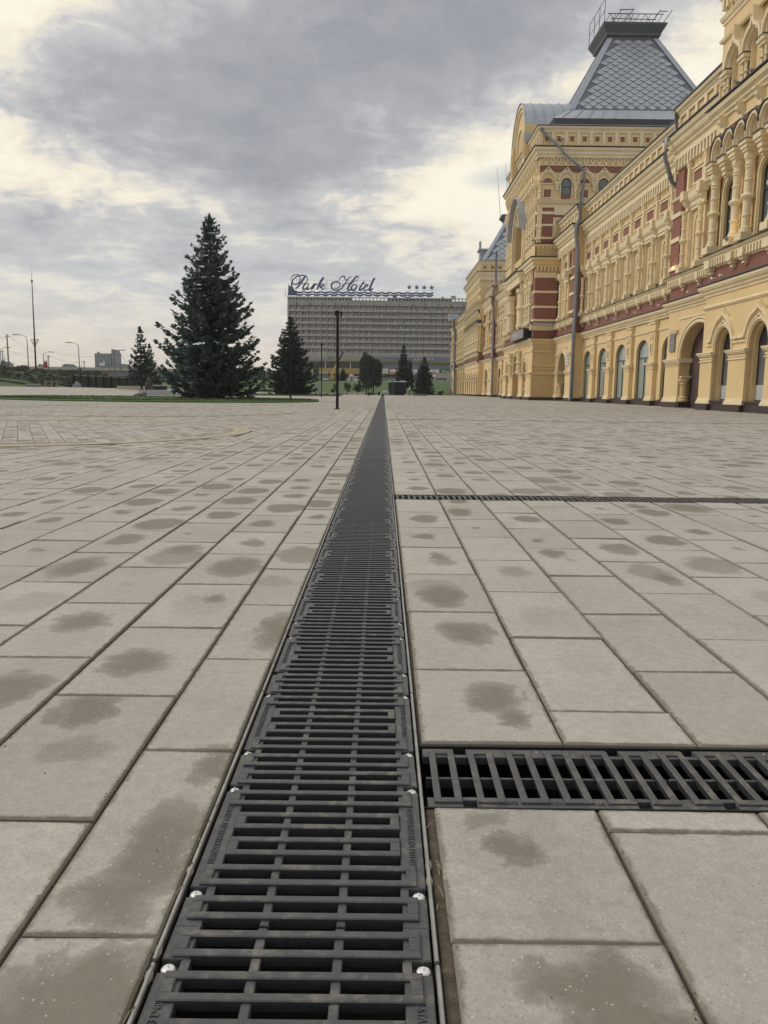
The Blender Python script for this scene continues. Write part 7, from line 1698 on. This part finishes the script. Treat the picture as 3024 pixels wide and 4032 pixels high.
# hands
# grey blocks with tarpaulin heap, left of the tallest spruce
p = at(600, 1552, 80)
def blk(px0, px1, py0, py1, Y, dep, lab): a, c = at(px0, py0, Y), at(px1, py1, Y); b = MB(); b.cbox(a.x, c.x, Y, Y+dep, -.02, a.z, .03); o = b.build('concrete_block', M['blockconc']); tag(o, lab, 'block', 'grey concrete blocks left of the tallest spruce')
blk(575, 672, 1535, 1556, 84, 1.6, 'longest grey concrete block behind the oval lawn'); blk(547, 573, 1534, 1553, 84.5, 1.2, 'shorter grey concrete block at the left end of the long one'); blk(985, 1000, 1548, 1560, 75, .8, 'small grey block beside the right-hand skirt of the tallest spruce')
q = empty('stone_bench', (0, 90, 0)); tag(q, 'dark bench with a pale top slab behind the long grey block', 'bench'); a, c = at(592, 1516, 90), at(652, 1534, 90); part('top_slab', 'blockconc', q, (a.x-.1, c.x, 0, 1.2, a.z-.1, a.z+.02)); part('base', 'fence', q, (a.x+.1, c.x-.1, .1, 1.1, .0, a.z-.1))
def heap(loc, sx, sy, sz, m, lab, seed, cat='heap', name='covered_heap'):
    rn = random.Random(seed); me = bpy.data.meshes.new(name); bm = bmesh.new(); bmesh.ops.create_icosphere(bm, subdivisions=3, radius=1); ph = [rn.uniform(0, 6) for _ in range(4)]
    for v in bm.verts: k = 1+.18*math.sin(v.co.x*5+ph[0])*math.cos(v.co.z*4+ph[1])+.1*math.sin(v.co.y*9+ph[2]); v.co = Vector((v.co.x*sx*k, v.co.y*sy*k, max(0, v.co.z)*sz*k))
    bm.to_mesh(me); bm.free(); me.materials.append(M[m]); o = inst(me, name, None, loc); tag(o, lab, cat); return o
a = at(582, 1534, 84.8); heap((a.x, 85.3, a.z-.03), .42, .5, 1.15, 'tarp', 'brown covered heap standing on the grey blocks under the gappy spruce', 3); a = at(553, 1534, 84.8); heap((a.x, 85.1, a.z-.03), .25, .4, .18, 'dark', 'small black bundle on the shorter grey block', 4, 'bundle', 'bundle')
a = at(545, 1552, 80); heap((a.x, 80, 0), .42, .3, .22, 'tarp', 'brown rags lying on the paving in front of the short grey block', 6, 'heap'); a = at(568, 1553, 80.0); heap((a.x, 80, 0), .22, .25, .3, 'dark', 'black bundle on the paving against the long grey block', 7, 'bundle', 'bundle'); a = at(490, 1551, 84); heap((a.x, 84, 0), .38, .2, .06, 'wood', 'flat scrap of timber on the paving left of the grey blocks', 8, 'scrap', 'timber_scrap')
# timber crate frame, rolled things on the left verge
a, c = at(176, 1500, 118), at(214, 1523, 118); W_ = c.x-a.x; Hh = a.z-.74; q = empty('timber_crate', (a.x, 118, .74)); tag(q, 'open pale timber crate frame standing at the foot of the left bank', 'crate')
for (x, y) in ((0, 0), (W_*.74, 0), (W_, 1.0)): part('post', 'wood', q, (x-.05, x+.05, y-.05, y+.05, 0, Hh))
part('rail', 'wood', q, (0, W_*.8, -.05, .05, Hh-.08, Hh)); part('rail', 'wood', q, (.05, W_, .9, 1.0, Hh-.08, Hh-.01)); b = MB(); b.tube([(0, .0, Hh*.8), (W_*.74, 0, .08)], .045, 4); b.build('brace', M['wood'], q); b = MB(); b.tube([(W_*.74, 0, Hh*.8), (W_, 1, .08)], .045, 4); b.build('brace', M['wood'], q)
part('dark_load', 'tarp', q, (W_*.25, W_*.9, .2, .85, .02, Hh*.78))
a, c = at(102, 1521, 117), at(162, 1521, 117); q = empty('wrapped_rolls', ((a.x+c.x)/2, 117, .74)); tag(q, 'grey wrapped rolls lying on the verge left of the timber frame', 'rolls'); hw = (c.x-a.x)/2
for (y, r) in ((0, .17), (.3, .15)): b = MB(); b.tube([(-hw, y, r), (-hw*.3, y+.03, r+.02), (hw*.4, y-.02, r-.02), (hw, y, r)], r, 8); b.build('roll', M['steelgrey'], q)
a, c = at(263, 1507, 120), at(279, 1524, 120); q = empty('black_bin', ((a.x+c.x)/2, 120, .74)); tag(q, 'black box bin at the end of the middle hedge', 'bin'); part('body', 'dark', q, (a.x-c.x+.3, (c.x-a.x)/2, 0, .6, 0, a.z-.84)); part('lid', 'polepaint', q, (a.x-c.x+.27, (c.x-a.x)/2+.03, -.03, .63, a.z-.84, a.z-.78))
a, c = at(289, 1505, 119), at(322, 1525, 119); heap(((a.x+c.x)/2, 119, .74), .62, .5, .72, 'bluegrey', 'pale grey rubble sack heap in front of the dark fence', 9)
a, c = at(460, 1522, 116), at(600, 1530, 116); b = MB(); b.box(a.x, c.x+1, 116, 117, .5, 1.02); o = b.build('low_wall', M['paleconc']); tag(o, 'low pale kerb wall in front of the dark fence', 'wall')
b = MB(); P = at(0, 1557, 60); b.add([(-34, 66, .008), (-22, 66, .008), (-24, 70, .012), (-40, 70, .012)], [(0, 1, 2, 3)]); o = b.build('sand_strip', M['paleconc']); o['kind'] = 'structure'
# vehicles on the embankment road
wh = MB(); wh.lathe([(.38, -.14), (.45, -.1), (.45, .1), (.38, .14)], (0, 0, 0), 14)
whm = wh.mat(M['dark']).mesh('wheel'); whm.transform(Matrix.Rotation(PI/2, 4, 'X'))
def vehicle(px, py, Y, kind, label, cat, col='white', col2='curtain', sc=1.0, rz=0):
    a = at(px, py, Y); o = empty(kind, (a.x, Y, 3.13), rz); tag(o, label, cat, 'vehicles parked on the embankment road')
    b = MB()
    if kind == 'box_truck':
        b.prism([(-3.6, .6), (-3.5, 1.5), (-3.1, 2.35), (-2.0, 2.4), (-2.0, .6)], lambda x, z: (x, -1.05, z), lambda x, z: (x, 1.05, z)); b.build('cab', M['white'], o)
        b = MB(); b.prism([(-2.9, 2.42), (-2.2, 3.25), (-1.7, 3.3), (-1.7, 2.42)], lambda x, z: (x, -1.0, z), lambda x, z: (x, 1.0, z)); b.build('roof_fairing', M['white'], o)
        part('cargo_box', col2, o, (-1.6, 3.8, -1.15, 1.15, .9, 3.6)); part('windscreen', 'dark', o, (-3.35, -3.0, -1.07, -1.06, 1.55, 2.2)); part('side_window', 'dark', o, (-2.9, -2.2, -1.08, -1.055, 1.5, 2.15)); ws = (-2.8, 2.0, 3.0)
    elif kind == 'van':
        b.prism([(-2.6, .4), (-2.6, 1.1), (-1.7, 1.35), (-1.1, 2.1), (2.4, 2.15), (2.5, .4)], lambda x, z: (x, -.95, z), lambda x, z: (x, .95, z)); b.build('body', M[col], o)
        for (x0, x1) in ((-1.3, -.6), (-.4, .5), (.8, 1.8)): part('side_window', 'dark', o, (x0, x1, -.975, -.955, 1.35, 1.9))
        ws = (-1.7, 1.6)
    else:
        b.prism([(-2.1, .35), (-2.1, .8), (-1.2, .95), (-.6, 1.4), (.8, 1.42), (1.5, .95), (2.1, .9), (2.1, .35)], lambda x, z: (x, -.85, z), lambda x, z: (x, .85, z)); b.build('body', M[col], o)
        part('side_window', 'dark', o, (-.75, .05, -.87, -.855, .98, 1.3)); part('side_window', 'dark', o, (.15, .95, -.87, -.855, .98, 1.3)); ws = (-1.35, 1.35)
    for x in ws: inst(whm, 'wheel', o, (x, -.95 if kind != 'box_truck' else -1.0, .45 if kind != 'car' else .4)); inst(whm, 'wheel', o, (x, .9, .45))
vehicle(1734, 1518, 275, 'box_truck', 'box truck with white roof fairing and pale cargo box on the bank', 'truck', 'white', 'paleconc'); vehicle(1770, 1518, 280, 'box_truck', 'box truck with white cab and dark blue cargo box beside the building corner', 'truck', 'white', 'blue')
vehicle(1732, 1521, 268, 'van', 'small silver van in front of the pale box truck', 'van', 'blockconc'); vehicle(1708, 1520, 272, 'car', 'grey car half hidden right of the dense spruce', 'car', 'steelgrey')
vehicle(1392, 1506, 268, 'van', 'white van parked right of the yellow-green bush', 'van', 'white'); vehicle(1500, 1500, 280, 'car', 'pale car parked below the hotel near the pines', 'car', 'blockconc'); vehicle(1540, 1500, 285, 'car', 'silver car parked below the hotel left of the kiosk', 'car', 'curtain')
# crane truck
a = at(1290, 1512, 262); CT = empty('crane_truck', (a.x, 262, 3.0)); tag(CT, 'mobile crane truck with a raised yellow boom in front of the hotel', 'crane')
part('chassis', 'dark', CT, (-5.0, 5.5, -1.2, 1.2, .5, 1.1)); b = MB(); b.prism([(-5.0, .7), (-4.9, 1.9), (-4.5, 2.9), (-2.9, 2.95), (-2.9, .7)], lambda x, z: (x, -1.15, z), lambda x, z: (x, 1.15, z)); b.build('cab', M['blockconc'], CT); part('cab_window', 'dark', CT, (-4.5, -3.3, -1.18, -1.15, 1.8, 2.6))
part('turntable', 'yellow', CT, (.6, 2.4, -.9, .9, 1.1, 2.3)); part('outrigger', 'white', CT, (-1.5, .4, -1.3, -1.2, 1.0, 1.4)); part('deck_box', 'dark', CT, (2.5, 5.4, -1.1, 1.1, 1.1, 2.0))
f0, f1, f2 = at(1304, 1483, 262)-Vector((a.x, 262, 3.0)), at(1333, 1420, 262)-Vector((a.x, 262, 3.0)), at(1350, 1388, 262)-Vector((a.x, 262, 3.0))
b = MB(); b.tube([tuple(f0), tuple(f1)], .32, 4); b.build('boom', M['yellow'], CT); b = MB(); b.tube([tuple(f1), tuple(f2)], .26, 4); b.build('boom_extension', M['polepaint'], CT); b = MB(); b.lathe([(.3, -.2), (.35, 0), (.3, .2)], tuple(f2), 8); b.build('boom_head', M['dark'], CT)
for x in (-4, -2.6, 1.5, 3.0, 4.4): inst(whm, 'wheel', CT, (x, -1.15, .5), sc=1.15)
# dark sculpture on a post beside the crane and the pale curved slide-like pipes
a = at(1245, 1500, 240); q = empty('statue', (a.x, 240, 3.0)); tag(q, 'dark angular statue standing on a tall plinth left of the crane', 'statue')
b = MB(); b.lathe([(.9, 0), (.7, .3), (.55, 1.8), (.8, 2.0), (.75, 2.6), (.95, 3.4), (.5, 4.6), (.62, 5.2), (.25, 5.8)], (0, 0, 0), 9); b.build('figure', M['fence'], q); part('raised_arm', 'fence', q, (-2.0, -.5, -.2, .2, 4.6, 5.2)); part('plinth', 'fence', q, (-1.0, 1.0, -1, 1, -.2, .3))
a = at(1240, 1545, 165); q = empty('curved_pipes', (a.x, 165, 0)); tag(q, 'bundle of pale curved pipes leaning beside the second big spruce', 'pipes')
for k in range(4): b = MB(); b.tube([(-.9+k*.32+ .0, k*.1, 2.1-.1*k), (-.4+k*.34, k*.1, 1.9), (.1+k*.34, k*.1, 1.2), (.35+k*.36, k*.1, .1)], .11, 7); b.build('pipe', M['blockconc'], q)
# rubble and sheds beyond the bushes
a = at(1385, 1500, 260); q = empty('site_shed', (a.x, 258, 3.1)); tag(q, 'small pale round-topped site cabin behind the yellow-green bush', 'cabin'); b = MB(); b.lathe([(.9, 0), (.9, 2.0), (.7, 2.5), (.1, 2.8)], (0, 0, 0), 12); b.build('body', M['paleconc'], q); part('door', 'steelgrey', q, (-.3, .3, -.93, -.88, 0, 1.7))
# ================================================================== AIR
b = MB(); b.box(-4100, 4100, -100, 6100, -1.8, 62)
hzm = bpy.data.materials.new('haze'); hzm.use_nodes = True; t = hzm.node_tree; t.nodes.remove(t.nodes['Principled BSDF'])
v = t.nodes.new('ShaderNodeVolumePrincipled'); v.inputs['Density'].default_value = .00024; v.inputs['Color'].default_value = (.93, .95, .98, 1); v.inputs['Anisotropy'].default_value = .2
t.links.new(v.outputs[0], t.nodes['Material Output'].inputs['Volume'])
o = b.build('haze', hzm); tag(o, 'thin pale haze over the square and the distance', 'haze', kind='stuff')
